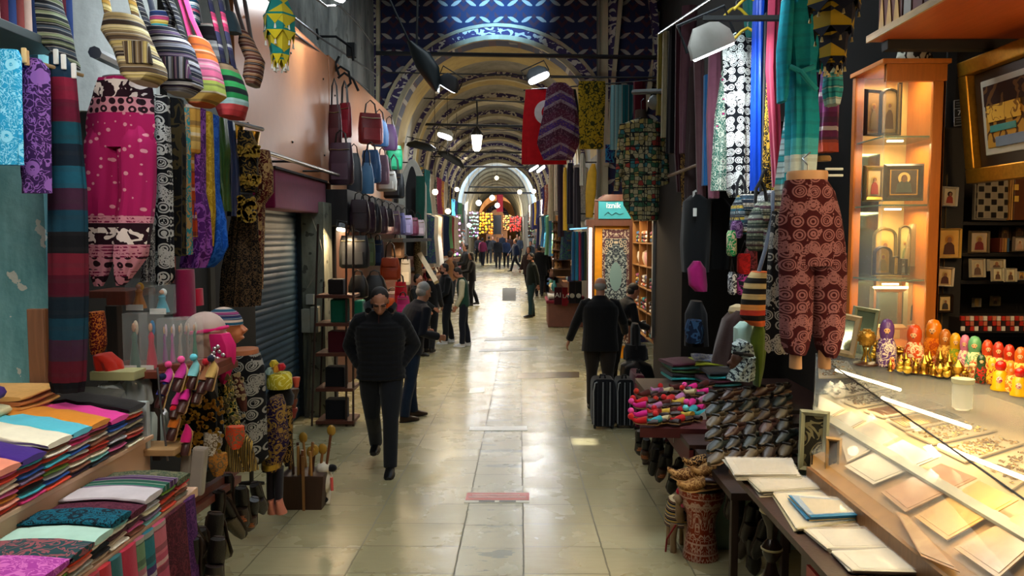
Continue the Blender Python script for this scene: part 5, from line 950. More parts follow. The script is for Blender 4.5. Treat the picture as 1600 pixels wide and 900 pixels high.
# ---------------------------------------------------------------- bags of the left middle stall
_bagm = {}
def handbag(label, x0, x1, y0, y1, Y, c, strap=14, kind='tote', group='bags of the left middle stall', mat=None, flapc=None):
    if Y > 5: a_ = (x1 - x0) * .16; x0 -= a_; x1 += a_; y1 += 3
    t = thing('handbag', label, 'bag', at((x0 + x1) / 2, y1, Y), R0.uniform(-.5, .5), group); w_ = (x1 - x0) / 1200 * Y / 2; hh = (y1 - y0) / 1200 * Y; d = min(w_ * .5, .09); mt = mat or leather(c)
    m = M(); tp = {'tote': .82, 'pack': .7, 'slouch': .55}[kind]
    m.loft([((0, 0, 0), (w_ * .8, 0, 0), (0, d * .9, 0)), ((0, 0, hh * .06), (w_ * .97, 0, 0), (0, d, 0)), ((0, 0, hh * .5), (w_, 0, 0), (0, d * .95, 0)), ((0, 0, hh * .85), (w_ * (.5 + tp / 2), 0, 0), (0, d * .6, 0)), ((0, 0, hh), (w_ * tp, 0, 0), (0, d * .35, 0))], 20, .6, (4, .03)); m.obj('bag_body', mt, t)
    st = strap / 1200 * Y
    for s_ in (-1, 1): m = M(); m.tube([(-w_ * .5, s_ * d * .3, hh * .9), (-w_ * .35, s_ * d * .2, hh + st * .7), (0, s_ * d * .1, hh + st), (w_ * .35, s_ * d * .2, hh + st * .7), (w_ * .5, s_ * d * .3, hh * .9)], .008, 6); m.obj('handle', leather('#15110f'), t)
    if kind == 'tote': m = M(); m.loft([((0, -d * .93, hh * .12), (w_ * .72, 0, 0), (0, d * .2, 0)), ((0, -d * .9, hh * .5), (w_ * .7, 0, 0), (0, d * .2, 0))], 14, .6); m.obj('pocket', leather(tuple(min(1, q * 1.5 + .01) for q in h(c))), t); m = M(); m.tube([(-w_ * .8, -d * .62, hh * .84), (0, -d * .72, hh * .82), (w_ * .8, -d * .62, hh * .84)], .006, 6); m.obj('zip', plain('#8a8060', .3, .8), t)
    if kind == 'pack': m = M(); m.loft([((0, -d * .75, hh * .97), (w_ * .75, 0, 0), (0, d * .3, 0)), ((0, -d * 1.05, hh * .8), (w_ * .8, 0, 0), (0, d * .16, 0)), ((0, -d * 1.08, hh * .6), (w_ * .7, 0, 0), (0, d * .08, 0))], 14, .6); m.obj('flap', leather(flapc or c), t); m = M(); m.loft([((0, -d * .95, hh * .12), (w_ * .7, 0, 0), (0, d * .3, 0)), ((0, -d * .95, hh * .42), (w_ * .7, 0, 0), (0, d * .3, 0))], 14, .6); m.obj('pocket', mt, t)
    return t
HB = [(516, 532, 165, 235, 10.4, '#3a1218', 40, 'tote', 'long dark red bag, first in the top row on the plywood'), (531, 548, 162, 212, 10.8, '#7a1424', 34, 'tote', 'crimson bag with long black straps in the top row'), (565, 594, 178, 222, 12, '#8a2a30', 20, 'tote', 'silver and red bag under shiny plastic in the top row'), (583, 604, 188, 226, 12.6, '#2a5a8a', 16, 'slouch', 'blue patterned bag in the top row'),
      (600, 618, 195, 232, 13.4, '#5a3a6a', 12, 'slouch', 'purple quilted bag, last in the top row'), (519, 548, 224, 286, 10.2, '#3a2634', 20, 'tote', 'plum leather bag, first in the second row'), (545, 563, 240, 298, 10.8, '#3c3e44', 14, 'slouch', 'grey leather bag in the second row'), (566, 582, 255, 300, 11.2, '#4f7fa8', 22, 'slouch', 'pale blue bag hanging below the grey one'),
      (569, 592, 235, 283, 11.8, '#2f5f90', 12, 'pack', 'denim-blue backpack in the second row'), (590, 606, 243, 285, 12.2, '#8a6a78', 12, 'pack', 'mauve backpack beside the denim one'), (592, 616, 268, 296, 12.6, '#b8b8b0', 26, 'tote', 'white handbag hanging under the mauve backpack'), (603, 629, 272, 307, 13.2, '#1c2226', 30, 'tote', 'black handbag, lowest of the second row'), (606, 626, 228, 262, 14.0, '#0fa070', 6, 'tote', 'bright green bag at the end of the plywood')]
for i in range(10):
    x = 550 + i * 10.5; Y = 2.15 * 1200 / (812 - x - 6); c = ('#2a1a24', '#34202e', '#1e1a22', '#3c2636', '#24161e', '#4a3040', '#6a6a98', '#a89ac0', '#7a3a50', '#c0b0b8')[i]
    HB.append((x, x + 24 - i * .8, 312 + i * 3.5, 360 + i * .6, Y, c, 12, 'pack' if i < 5 else 'tote', ('first dark plum backpack', 'second plum backpack', 'black backpack', 'wine backpack', 'brown-black backpack', 'mauve bag', 'violet-blue printed bag', 'lilac printed bag', 'wine striped bag', 'pale pink striped bag')[i] + ' in the row hung on the black shelf front'))
HB += [(536, 572, 368, 416, 9.8, '#24262a', 8, 'tote', 'big black bag hanging below the black shelf'), (568, 584, 372, 412, 10.6, '#4a5a3a', 8, 'tote', 'olive bag beside the big black one'), (584, 598, 375, 412, 11, '#14233c', 8, 'tote', 'navy bag hanging below the black shelf'), (598, 622, 402, 434, 10.9, '#a83c1c', 26, 'pack', 'orange leather satchel hanging at the stall corner'), (604, 623, 455, 474, 11.5, '#c9c9c4', 6, 'tote', 'small white handbag on the low shelf'),
       (619, 634, 440, 480, 11.3, '#b8162c', 12, 'tote', 'red handbag hanging by the rack'), (622, 638, 462, 486, 11.0, '#d8307a', 6, 'tote', 'pink handbag at the lower corner'), (548, 572, 430, 462, 9.6, '#141416', 8, 'slouch', 'black slouchy bag in the second hanging row'), (572, 600, 430, 470, 10.2, '#1c1a1c', 8, 'slouch', 'charcoal slouchy bag behind the walking man'), (600, 620, 425, 452, 11.8, '#7a5a4a', 8, 'tote', 'tan bag deep in the lit stall'),
       (628, 640, 405, 442, 13, '#b8b0a0', 8, 'tote', 'cream bag hanging at the stall edge'), (614, 630, 372, 400, 13, '#8a6a50', 10, 'tote', 'brown bag in the bright part of the stall')]
for x0, x1, y0, y1, Y, c, st, kd, lb in HB: handbag(lb, x0, x1, y0, y1, Y, c, st, kd)
t = thing('canopy_shelf', 'long black shelf box over the left bag stall', 'shelf', (-2.5, 9.9, 2.05)); wbox('shelf_box', (-2.78, 9.92, 2.02), (-2.22, 14.8, 2.48), plain('#0f0d10', .6), parent=t); wbox('tray', (-2.3, 12.5, 1.78), (-1.9, 16.6, 1.84), plain('#0c0a0c'), parent=t)
for x in (534, 544): pass
SHR = thing('bag_rack', 'tall open rack with wooden shelves beside the walking man', 'rack', (-2.15, 8.95, fz(8.95)))
for x0, x1 in ((497, 487), (541, 541), (552, 552)): tubepx([(x0, 350, 8.9), (x1, 672, 8.9)], .014, plain('#4a3a34', .4, .5), 'upright', parent=SHR, n=6)
tubepx([(506, 440, 9.3), (499, 668, 9.1)], .012, plain('#4a3a34', .4, .5), 'upright', parent=SHR, n=6)
for y in (461, 505, 552, 607, 658): boxat(493, 552, y, y + 5, 8.86, .38, wood('#5a2c1c', .5, axis=0), 'shelf_board', parent=SHR)
for x0, x1, y0, y1, c, lb in ((516, 541, 468, 505, '#0f5a44', 'green paper bag on the second shelf of the rack'), (552, 566, 470, 505, '#126a4e', 'second green box behind the rack post'), (512, 542, 518, 552, '#4a101c', 'dark red box on the third shelf of the rack'), (508, 538, 574, 606, '#121216', 'black bag on the fourth shelf of the rack'), (508, 540, 625, 657, '#15161a', 'black plastic bundle on the lowest rack shelf'), (512, 536, 436, 460, '#1c1614', 'dark bag on the top rack shelf')):
    boxat(x0, x1, y0, y1, 8.95, .2, cloth(c), 'storage_box', lb, 'box', bev=.02, group='goods on the rack')
struct(wbox('wall_dark_backing', (-2.78, 10.15, -.5), (-2.45, 10.25, 2.0), plain('#1a100c', .8))); struct(wbox('wall_stall_bags_side', (-2.78, 10.2, -.5), (-2.7, 16.9, 2.0), wood('#5a3420', .6)))  # dark panel put in for the shaded depth behind the bags
m_ = flood('small warm spotlight under the black shelf', 533, 358, 9.6, .12, .08, .1, 20, -20, col=(1, .7, .4), power=16, roll=10)
light('AREA', (-2.35, 11.8, 2.0), 70, (1, .74, .45), .5, (-2.2, 11.8, 0), 1.6); light('AREA', (-1.5, 12.5, 3.6), 16, (.9, .95, 1), .5, (-2.5, 12.5, 2.6), 1.5)
t = thing('green_pouch', 'glossy dark green plastic sheet by the grey arch', 'sheet', at(655, 275, 16.2)); G('sheet', None, None, [(275, 650, 664), (320, 650, 664), (372, 651, 662)], 16.2, cloth('#0f3a30'), .04, (5, .1), parent=t)
tubepx([(656, 397, 15.6), (682, 441, 15.2)], .07, plain('#d8c4a0', .5), 'plank', 'long pale plank leaning by the lit left stall', 'plank', n=4); G('fabric_roll', 'tall speckled fabric roll left of the pale plank', 'fabric roll', [(372, 647, 657), (400, 646, 658), (432, 648, 660)], 15.8, floral('#8a7a5c', '#2c241c', 30), .08, None)
# grey arched doorway
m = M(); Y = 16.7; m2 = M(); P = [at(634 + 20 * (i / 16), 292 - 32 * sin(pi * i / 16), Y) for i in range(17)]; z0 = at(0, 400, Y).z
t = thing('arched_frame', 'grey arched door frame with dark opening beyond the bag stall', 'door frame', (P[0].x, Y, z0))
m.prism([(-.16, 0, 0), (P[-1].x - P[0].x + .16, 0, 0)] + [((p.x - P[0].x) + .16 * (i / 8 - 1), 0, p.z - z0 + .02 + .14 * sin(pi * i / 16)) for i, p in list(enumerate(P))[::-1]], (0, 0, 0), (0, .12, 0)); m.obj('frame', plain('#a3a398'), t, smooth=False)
m2.prism([(0, -.01, 0), (P[-1].x - P[0].x, -.01, 0)] + [(p.x - P[0].x, -.01, p.z - z0) for p in P[::-1]], (0, 0, 0), (0, -.02, 0)); m2.obj('opening', plain('#08080a'), t, smooth=False)  # near-black panel painted in for the shade inside the doorway
# ---------------------------------------------------------------- far shops on both sides
COLS = ['#b8b0a0', '#7a2430', '#2a6a70', '#c8a040', '#3a3a6a', '#d8d0c4', '#5a3a2a', '#1a2a4a', '#a04a6a', '#4a7a5a', '#8a8a8c', '#b85a30', '#d8c8b0', '#6a1a2a', '#204a6a', '#101014']
CW = ['stone-grey', 'wine-red', 'teal', 'mustard', 'indigo', 'off-white', 'brown', 'navy', 'rose', 'sage-green', 'mid-grey', 'rust', 'cream', 'burgundy', 'steel-blue', 'black']
GM = []
for i in range(5):
    m = M(); r = random.Random(i); w_ = r.uniform(.16, .24); m.loft([((0, 0, 0), (w_ * .35, 0, 0), (0, .03, 0)), ((0, 0, -.06), (w_ * .95, 0, 0), (0, .05, 0)), ((0, 0, -.5), (w_ * .85, 0, 0), (0, .06, 0)), ((0, 0, -1.15), (w_ * r.uniform(.9, 1.2), 0, 0), (0, .07, 0))], 18, 1, (5, .12)); GM.append(m.mesh('garment', cloth('#808080')))
def garm(label, p, c, rz, sc, group, i, mat=None):
    o = bpy.data.objects.new('hanging_garment', GM[i % 5]); C.objects.link(o); o.location = p; o.rotation_euler = (0, 0, rz); o.scale = sc; setmat(o, mat or cloth(c)); return tag(o, label, 'garment', group)
r = random.Random(11)
for side in (-1, 1):
    sn = 'left' if side < 0 else 'right'; seen = {}
    for row, (z, inset, y0, y1, n) in enumerate(((3.7, .35, 17.4, 30, 15), (2.55, .60, 17.6, 30, 12), (3.3, .3, 31, 44, 10))):
        rl = thing('garment_rail', f'{("upper near", "lower near", "far")[row]} rail carrying garments along the {sn} side of the vault', 'rail', (cx(y0) + side * (2.25 - inset), y0, z + fz(y0) + .3)); a = V((0, 0, 0)); b = V((cx(y1) - cx(y0), y1 - y0, fz(y1) - fz(y0))); m = M(); m.tube([a, b], .02, 6); m.obj('rail', IRON, rl)
        for q in (0, .5, 1): p = a.lerp(b, q); m = M(); m.tube([p, p + V((side * inset, 0, 0))], .015, 5); m.obj('arm', IRON, rl)
        for i in range(n):
            Y = y0 + (y1 - y0) * (i + .5) / n + r.uniform(-.1, .1); k_ = r.randrange(16); X = cx(Y) + side * (2.25 - inset) ; 
            nm = CW[k_]; seen[(row, k_)] = seen.get((row, k_), 0) + 1; extra = ('' if seen[(row, k_)] == 1 else f', {ORD[seen[(row, k_)] - 1]} of its colour')
            garm(f'{nm} garment on the {("upper near", "lower near", "far")[row]} rail, {sn} vault side{extra}', (X, Y, z + fz(Y) + .28), COLS[k_], side * r.uniform(.3, .9), (r.uniform(.8, 1.2), 1, r.uniform(.85, 1.2)), f'garments along the {sn} side of the vault', i, mat=floral(COLS[k_], COLS[(k_ + 5) % 16], 20) if i % 3 == 0 else None)
    # stalls with shelves of lit goods
    for si, (ya, yb) in enumerate(((17.6 if side < 0 else 20.8, 21.8), (22, 26.5), (27 if side < 0 else 28.5, 31.7), (32.7, 37.9), (38.7, 43.6))):
        qx = cx(ya if side < 0 else yb); X0, X1 = qx + side * (2.2 if side > 0 else 2.12), qx + side * 1.8; zf = fz((ya + yb) / 2); t = thing('market_stall', f'{("nearest", "second", "third", "fourth", "farthest")[si]} stall with stepped shelves on the {sn} side of the vault', 'stall', (X0, (ya + yb) / 2, zf), 0)
        lo, hi = min(X0, X1), max(X0, X1)
        wbox('counter', (lo, ya, zf - .3), (hi, yb, zf + .55), wood('#5a3018', .5), parent=t); wbox('back_board', (X0 - .03, ya, zf + .5), (X0 + .03, yb, zf + 2.3), wood('#7a4a2a', .6), parent=t)
        for lv in (1.0, 1.45, 1.9): wbox('shelf_board', (min(X0, X0 - side * (.45 - lv * .1)), ya, zf + lv - .02), (max(X0, X0 - side * (.45 - lv * .1)), yb, zf + lv), wood('#8a5a30', .5), parent=t)
        light('AREA', (cx(ya) + side * 1.5, (ya + yb) / 2, zf + 2.3), 42 + 10 * si, (1, .78, .48) if (si + (side > 0)) % 2 else (.95, .96, 1), .5, (X0, (ya + yb) / 2, zf + 1.1), yb - ya - .5)
        seen2 = {}
        for lv in range(4):
            for q in range(7):
                Y = ya + .25 + (yb - ya - .5) * (q + .5) / 7; z = zf + (.55, 1.0, 1.45, 1.9)[lv]; k_ = r.randrange(16); inn = (.40, .16, .13, .12)[lv]; X = X0 - side * inn
                kd = r.choice(('lamp', 'box', 'jar', 'fold')); m = M(); hh = r.uniform(.16, .34); ww = r.uniform(.07, .13)
                if kd == 'jar': m.lathe([(ww * .5, 0), (ww, hh * .3), (ww * .8, hh * .6), (ww * .35, hh * .8), (ww * .45, hh)], n=12)
                elif kd == 'lamp': m.lathe([(ww * .7, 0), (ww * .2, hh * .25), (ww * .3, hh * .45), (ww, hh * .6), (ww * .7, hh * .95), (ww * .1, hh)], n=12)
                elif kd == 'box': m.box((0, 0, hh * .35), (ww * 1.5, ww * 2, hh * .7))
                else: m.loft([((-ww, 0, hh * .25), (0, ww * 1.3, 0), (0, 0, hh * .22)), ((ww, 0, hh * .25), (0, ww * 1.3, 0), (0, 0, hh * .25))], 14, .6, (4, .08))
                nm = {'lamp': 'table lamp', 'box': 'box', 'jar': 'vase', 'fold': 'folded textile'}[kd]; ky = (nm, k_, lv); seen2[ky] = seen2.get(ky, 0) + 1
                tag(m.obj({'lamp': 'table_lamp', 'box': 'gift_box', 'jar': 'vase', 'fold': 'folded_textile'}[kd], plain(COLS[k_], .35)), f'{CW[k_]} {nm} on the {("counter", "lowest shelf", "middle shelf", "top shelf")[lv]} of the {("nearest", "second", "third", "fourth", "farthest")[si]} {sn} vault stall' + ('' if seen2[ky] == 1 else f', {ORD[seen2[ky] - 1]} such'), nm, f'goods on the {sn} vault stalls', (X, Y, z + .002))
# shops filling the end of the passage
for i, (x0, x1, y0, y1, Y, c, lb) in enumerate(((748, 771, 332, 366, 56, '#c9a02a', 'golden glowing display at the far end, left of the dark column'), (796, 815, 338, 362, 58, '#b02018', 'red shelf display at the far right end'), (733, 748, 330, 372, 50, '#b8c0d0', 'bright white display at the far left end'), (786, 800, 336, 360, 62, '#c88a5a', 'amber display between the column and the red one'), (825, 835, 320, 372, 44, '#a8a8b8', 'pale shelf display at the far right'), (700, 720, 335, 402, 31.85, '#c8d0d8', 'bright white goods display between the far left stalls'), (848, 860, 335, 402, 31.85, '#c8b898', 'cream goods display between the far right stalls'))):
    t = thing('display_stand', lb, 'display', at((x0 + x1) / 2, y1, Y)); boxat(x0, x1, y0, y1, Y + .3, .3, plain('#3a2a20'), 'cabinet', parent=t)
    w_ = (x1 - x0) / 5; hh = (y1 - y0) / 7; gm = [(lambda q: N('goods_glow').done(q, .3, Emission_Color=q, Emission_Strength=.5))(tuple(min(1, v * r.uniform(.4, 1.5)) for v in h(c))) for _ in range(4)]  # display goods, lamps among them, given a mild glow of their own
    for a in range(5):
        for b in range(7):
            p = at(x0 + (a + .5) * w_ + r.uniform(-.8, .8), y0 + (b + .5) * hh + r.uniform(-1, 1), Y + .1) - t.location; q = r.uniform(.3, .55) * w_ / 1200 * Y; m = M(); m.ell(p, (q, q, q * r.uniform(.8, 1.3)), 8, 5); m.obj('goods_globe', gm[r.randrange(4)], t)
    light('AREA', tuple(at((x0 + x1) / 2, y0 - 6, Y - 1.2)), 130, (1, .82, .5) if i in (0, 3) else (.95, .95, 1), .8, tuple(at((x0 + x1) / 2, (y0 + y1) / 2, Y)), 1)
boxat(770, 783, 336, 366, 58, .8, plain('#0c0d12'), 'kiosk', 'dark kiosk column at the far end behind the crowd', 'kiosk'); boxat(776, 786, 304, 331, 57, .06, cloth('#6a1420'), 'banner', 'dark red banner hanging at the far end', 'banner')
# ---------------------------------------------------------------- right side: flag, shawls, cabinet of carpets
t = thing('flag', 'red flag with white crescent hanging under the bright floodlight', 'flag', at(850, 140, 13.2)); G('flag_cloth', None, None, [(140, 822, 880), (180, 821, 880), (257, 820, 881)], 13.2, cloth('#c81420'), .03, (5, .15), parent=t)
c0 = at(854, 176, 13.1) - t.location; m = M(); ri = 13 / 1200 * 13; Ro = 19 / 1200 * 13; P = [(c0 + V((-Ro * cos(a), 0, Ro * sin(a)))) for a in [(-2.5 + 5 * i / 20) for i in range(21)]] + [(c0 + V((.055 - ri * cos(a), 0, ri * sin(a)))) for a in [(2.6 - 5.2 * i / 20) for i in range(21)]]
vs = P[:21] + P[21:][::1]; m.add(P[:21] + P[21:], [(i, i + 1, 40 - i, 41 - i) for i in range(20)]); m.add([p - V((0, .012, 0)) for p in P[:21] + P[21:]], [(i, i + 1, 40 - i, 41 - i) for i in range(20)]); o = m.obj('crescent', cloth('#e8e4e0'), t, smooth=False, label='white crescent'); o.location.y = -.02
R_ = lambda *a: G('hanging_shawl', *a[:5], *a[5:])
def chev():
    s = N('chevron_shawl'); x = s.ma('ABSOLUTE', s.ma('SUBTRACT', s.xyz(), .02)); f = s.ma('FRACT', s.ma('DIVIDE', s.ma('SUBTRACT', s.xyz(i=2), s.ma('MULTIPLY', x, -.5)), .42))
    c = s.ramp(f, [(0, h('#4a1c38')), (.25, h('#9a8a96')), (.37, h('#4a2a7a')), (.6, h('#9a8a96')), (.7, h('#5c1c3c'))]); return s.done(s.mix(s.gt(s.noise(sc=40), .56), c, h('#7a5468')), .9)
G('hanging_shawl', 'plum and violet chevron-banded shawl over the red flag', 'shawl', [(130, 864, 884), (140, 854, 896), (185, 849, 902), (224, 844, 900), (250, 852, 892)], 12.8, chev(), .08, (6, .16))
G('hanging_shawl', 'black shawl edge between the plum shawl and the yellow scarf', 'shawl', [(140, 892, 900), (190, 896, 908), (215, 900, 910)], 12.9, cloth('#0f0d14'), .05, (5, .1))
G('hanging_scarf', 'mustard yellow scarf printed with olive foliage', 'scarf', [(127, 905, 945), (140, 903, 945), (230, 905, 942), (233, 906, 941)], 12.7, floral('#b09422', '#3a3c18', 16, .5, .5), .03, (5, .1))
G('hanging_scarf', 'turquoise and pale blue scarf right of the yellow one', 'scarf', [(133, 955, 990), (170, 953, 989), (228, 953, 980), (234, 953, 970)], 12.2, stripes(('#1c6a78', '#1c6a78', '#86c0cc', '#90c8d4', '#86c0cc'), .40, 0), .03, (5, .1))
G('hanging_scarf', 'maroon scarf behind the shirt mannequin', 'scarf', [(128, 990, 1008), (200, 990, 1010)], 12, cloth('#5a1024'), .04, (5, .1)); G('hanging_scarf', 'small indigo and blue picture cloth beside the shirt sleeve', 'scarf', [(226, 946, 962), (254, 946, 960)], 12.4, floral('#241c58', '#2a7ab0', 10), .02, (3, .05))
rod(at(860, 121, 12.7), at(1085, 121, 12.4), .012, 'garment_rod', 'thin rod that carries the yellow and turquoise scarves', 'rod'); rod(at(818, 141, 13.25), at(1080, 121, 12.5), .012, 'garment_rod', 'rod that carries the flag and chevron shawl', 'rod')
t = thing('shirt_mannequin', 'torso mannequin in a green and beige map-patterned long shirt', 'mannequin', at(1002, 345, 10.6))
s = N('patchwork'); v = s.vec(s.xyz(), 0., s.xyz(i=2)); cell = s.vor(v, sc=17, rnd=.5, out='Color'); q = s.n.new('ShaderNodeSeparateColor'); s.t.links.new(cell, q.inputs[0])
cc = s.ramp(q.outputs[0], [(0, h('#b8ac84')), (.3, h('#3a6a4a')), (.42, h('#a89868')), (.6, h('#a83a30')), (.68, h('#c0a860')), (.8, h('#3a7a80')), (.88, h('#b8ac88'))]); ed = s.lt(s.vor(v, sc=17, rnd=.5, feat='DISTANCE_TO_EDGE'), .06); gx = s.lt(s.ma('FRACT', s.ma('MULTIPLY', s.xyz(), 5.2)), .06); gz = s.lt(s.ma('FRACT', s.ma('ADD', s.ma('MULTIPLY', s.xyz(i=2), 5.4), s.ma('MULTIPLY', s.noise(sc=12), .2))), .09)
SHM = s.done(s.mix(s.ma('MAXIMUM', ed, s.ma('MAXIMUM', gx, gz)), cc, h('#1c1a16')), .85)
G('shirt', None, None, [(186, 992, 1018), (194, 972, 1036), (240, 970, 1036), (320, 974, 1030), (345, 988, 1026)], 10.6, SHM, .13, (5, .05), parent=t)
G('sleeve', None, None, [(194, 968, 984), (230, 964, 980), (270, 962, 972), (298, 959, 967)], 10.6, SHM, .06, (3, .05), parent=t); G('sleeve', None, None, [(194, 1024, 1040), (240, 1032, 1044), (298, 1030, 1046)], 10.6, SHM, .06, (3, .05), parent=t)
G('neck', None, None, [(172, 993, 1010), (188, 992, 1012)], 10.6, plain('#4a3a30', .5), .08, None, parent=t); tubepx([(1002, 172, 10.6), (1002, 158, 10.6), (1006, 154, 10.6)], .006, metal(), 'hook', parent=t)
t = thing('garment_rod', 'thick dark horizontal arm holding the shirt mannequin and shawls', 'rod', at(990, 143, 10.6)); tubepx([(990, 144, 10.6), (1085, 141, 9.0)], .035, plain('#3c4440', .5), 'arm', parent=t)
t = thing('camera_lamp', 'grey dome lamp hanging from the thick arm', 'lamp', at(1023, 160, 10)); m = M(); m.ell((0, 0, 0), (.09, .09, .1)); m.obj('dome', plain('#7a7c78', .3), t); m = M(); m.tube([(0, 0, .08), (0, 0, .16)], .03); m.obj('mount', IRON, t)
# carpet cabinet with turquoise sign
Y = 13.2; t = thing('carpet_cabinet', 'brown wooden cabinet with turquoise sign and yellow panel showing a rug', 'cabinet', at(952, 560, Y)); BW = wood('#4a2418', .45)
for x0, x1, y0, y1, nm in ((918, 928, 352, 560, 'side_post'), (982, 990, 352, 560, 'side_post'), (916, 992, 343, 353, 'cornice'), (929, 990, 312, 344, 'sign_board')): boxat(x0, x1, y0, y1, Y, .3 if nm != 'sign_board' else .06, BW, nm, parent=t)
G('sign_crest', None, None, [(304, 944, 975), (308, 938, 984), (314, 930, 990)], Y, BW, .04, None, parent=t)
boxat(928, 984, 353, 560, Y + .1, .1, plain('#d8920c', .5), 'yellow_panel', parent=t); boxat(935, 986, 314, 342, Y - .02, .03, plain('#0f7f94', .5), 'sign_face', parent=t, label='turquoise sign face')
def textobj(s_, name, p, size, mat, parent, rot=(pi / 2, 0, 0)):
    cu = bpy.data.curves.new('t', 'FONT'); cu.body = s_; cu.size = size; cu.extrude = .002; o = bpy.data.objects.new('t', cu); C.objects.link(o)
    me = bpy.data.meshes.new_from_object(o.evaluated_get(bpy.context.evaluated_depsgraph_get())); bpy.data.objects.remove(o); me.name = name; me.materials.clear(); me.materials.append(mat)
    o = bpy.data.objects.new(name, me); C.objects.link(o); o.rotation_euler = rot; o.parent = parent; o.location = V(p) - parent.location; return o
textobj('iznik', 'lettering', at(947, 325, Y - .03), .135, plain('#e8f0f0', .5, Emission_Color=None) if False else plain('#e8f0f0', .5), t)
tubepx([(945, 336, Y - .03), (950, 331, Y - .03), (956, 336, Y - .03), (962, 332, Y - .03), (968, 335, Y - .03), (974, 333, Y - .03)], .006, plain('#0a5a6c'), 'script_line', parent=t)
o = boxat(940, 984, 358, 540, Y + .07, .02, None or plain('#3a3f4a'), 'rug', parent=t)
s = N('rug'); x = s.ma('ABSOLUTE', s.ma('SUBTRACT', s.xyz(), .0)); z = s.xyz(i=2); zc = s.ma('ABSOLUTE', s.ma('SUBTRACT', z, 1.0)); d = s.ma('SQRT', s.ma('ADD', s.ma('POWER', s.ma('MULTIPLY', x, 2.4), 2.), s.ma('POWER', s.ma('SUBTRACT', z, 1.2), 2.)))
br = s.ma('MAXIMUM', s.gt(x, .185), s.gt(z, 1.86)); fl = s.band(s.vor(s.vec(x, 0., z), sc=14, rnd=.4), .35, .09); fl2 = s.gt(s.noise(s.vec(x, 0., z), sc=26, det=1, dist=1), .52)
c = s.mix(fl, h('#2c3644'), h('#a8a090')); c = s.mix(s.lt(d, .55), c, s.mix(fl2, h('#1e2c3c'), h('#8a9aa0'))); c = s.mix(s.lt(d, .25), c, h('#6a8a92')); c = s.mix(br, c, s.mix(fl2, h('#4a2a34'), h('#a09488'))); setmat(o, s.done(c, .9))
boxat(919, 925, 356, 560, Y - .03, .02, glow('#fff2d8', 5), 'light_strip', parent=t, label='glowing light strip')
light('AREA', (1.5, 12.6, 2.9), 26, (1, .85, .6), .4, (1.6, 13.2, 1.4))
G('yellow_banner', 'tall yellow arched banner left of the carpet cabinet', 'banner', [(256, 925, 930), (270, 918, 932), (300, 915, 931), (340, 915, 926)], 16, plain('#c89a18', .6), .03, None, group=None)
# side shelf with hats and folded goods along the passage
t = thing('niche_shelf', 'lit wooden wall shelf with niches of hats and textiles', 'shelf', (2.1, 12, .3)); NW = wood('#9a6a38', .5)
wbox('back_board', (2.3, 10.9, .25), (2.34, 13.2, 2.2), plain('#c8944c', .5), parent=t)
for z in (.34, .72, 1.08, 1.42, 1.78, 2.15): wbox('shelf_board', (1.93, 10.9, z - .02), (2.3, 13.2, z), NW, parent=t)
for y in (10.9, 11.66, 12.42, 13.16): wbox('divider', (1.93, y, .3), (2.3, y + .03, 2.2), NW, parent=t)
light('AREA', (1.75, 12, 2.6), 60, (1, .74, .42), .4, (2.1, 12, 1.1), 2)
for lv, z in enumerate((.34, .72, 1.08, 1.42, 1.78)):
    for q in range(9):
        Y = 11.03 + q * .235; c_ = COLS[(lv * 5 + q * 3) % 16]; nm = CW[(lv * 5 + q * 3) % 16]
        if Y > 13.1: continue
        if lv == 3: m = M(); m.lathe([(.07, 0), (.09, .04), (.11, .12), (.10, .2), (.02, .25)], n=14); tag(m.obj('straw_hat', cloth(('#d8c8b0', '#d0a0a8')[q % 2])), f'{("cream", "pink")[q % 2]} hat, {ORD[q]} along the eye-level niche shelf', 'hat', 'hats in the niches', (2.08, Y, z))
        else:
            for k2 in range(3): fold(f'{CW[(lv * 3 + q + k2 * 5) % 16]} folded textile, {("lowest", "middle", "top")[k2]} of pile {q + 1} from the near end on niche shelf {lv + 1}'.replace('niche shelf 1', 'the lowest niche shelf').replace('niche shelf 2', 'the second niche shelf').replace('niche shelf 3', 'the third niche shelf').replace('niche shelf 5', 'the top niche shelf').replace('of pile ', 'of pile '), (1.96, Y, z + k2 * .06), (.2, .28, .06), cloth(COLS[(lv * 3 + q + k2 * 5) % 16]), -pi / 2, 'folded textiles in the niches', q + k2)
t = thing('wood_panel', 'dark wooden panel wall with a pale metal edge beside the niches', 'panel', (1.95, 9.8, fz(9.8))); wbox('panel', (1.9, 9.0, -.4), (1.98, 10.85, 2.55), wood('#1c1410', .9), parent=t); wbox('edge_strip', (1.86, 10.75, .45), (1.91, 10.85, 2.5), metal('#8a8c8c'), parent=t); wbox('base_board', (1.8, 8.9, -.4), (2.0, 10.9, -.1), wood('#2a1d16'), parent=t)
struct(wbox('wall_stall_right', (3.05, 5.6, -.5), (3.12, 17, 7.5), plain('#14110f', .9))); struct(wbox('wall_stall_right_back', (1.98, 9.0, -.45), (3.1, 9.08, 3.2), plain('#120e0c', .9)))
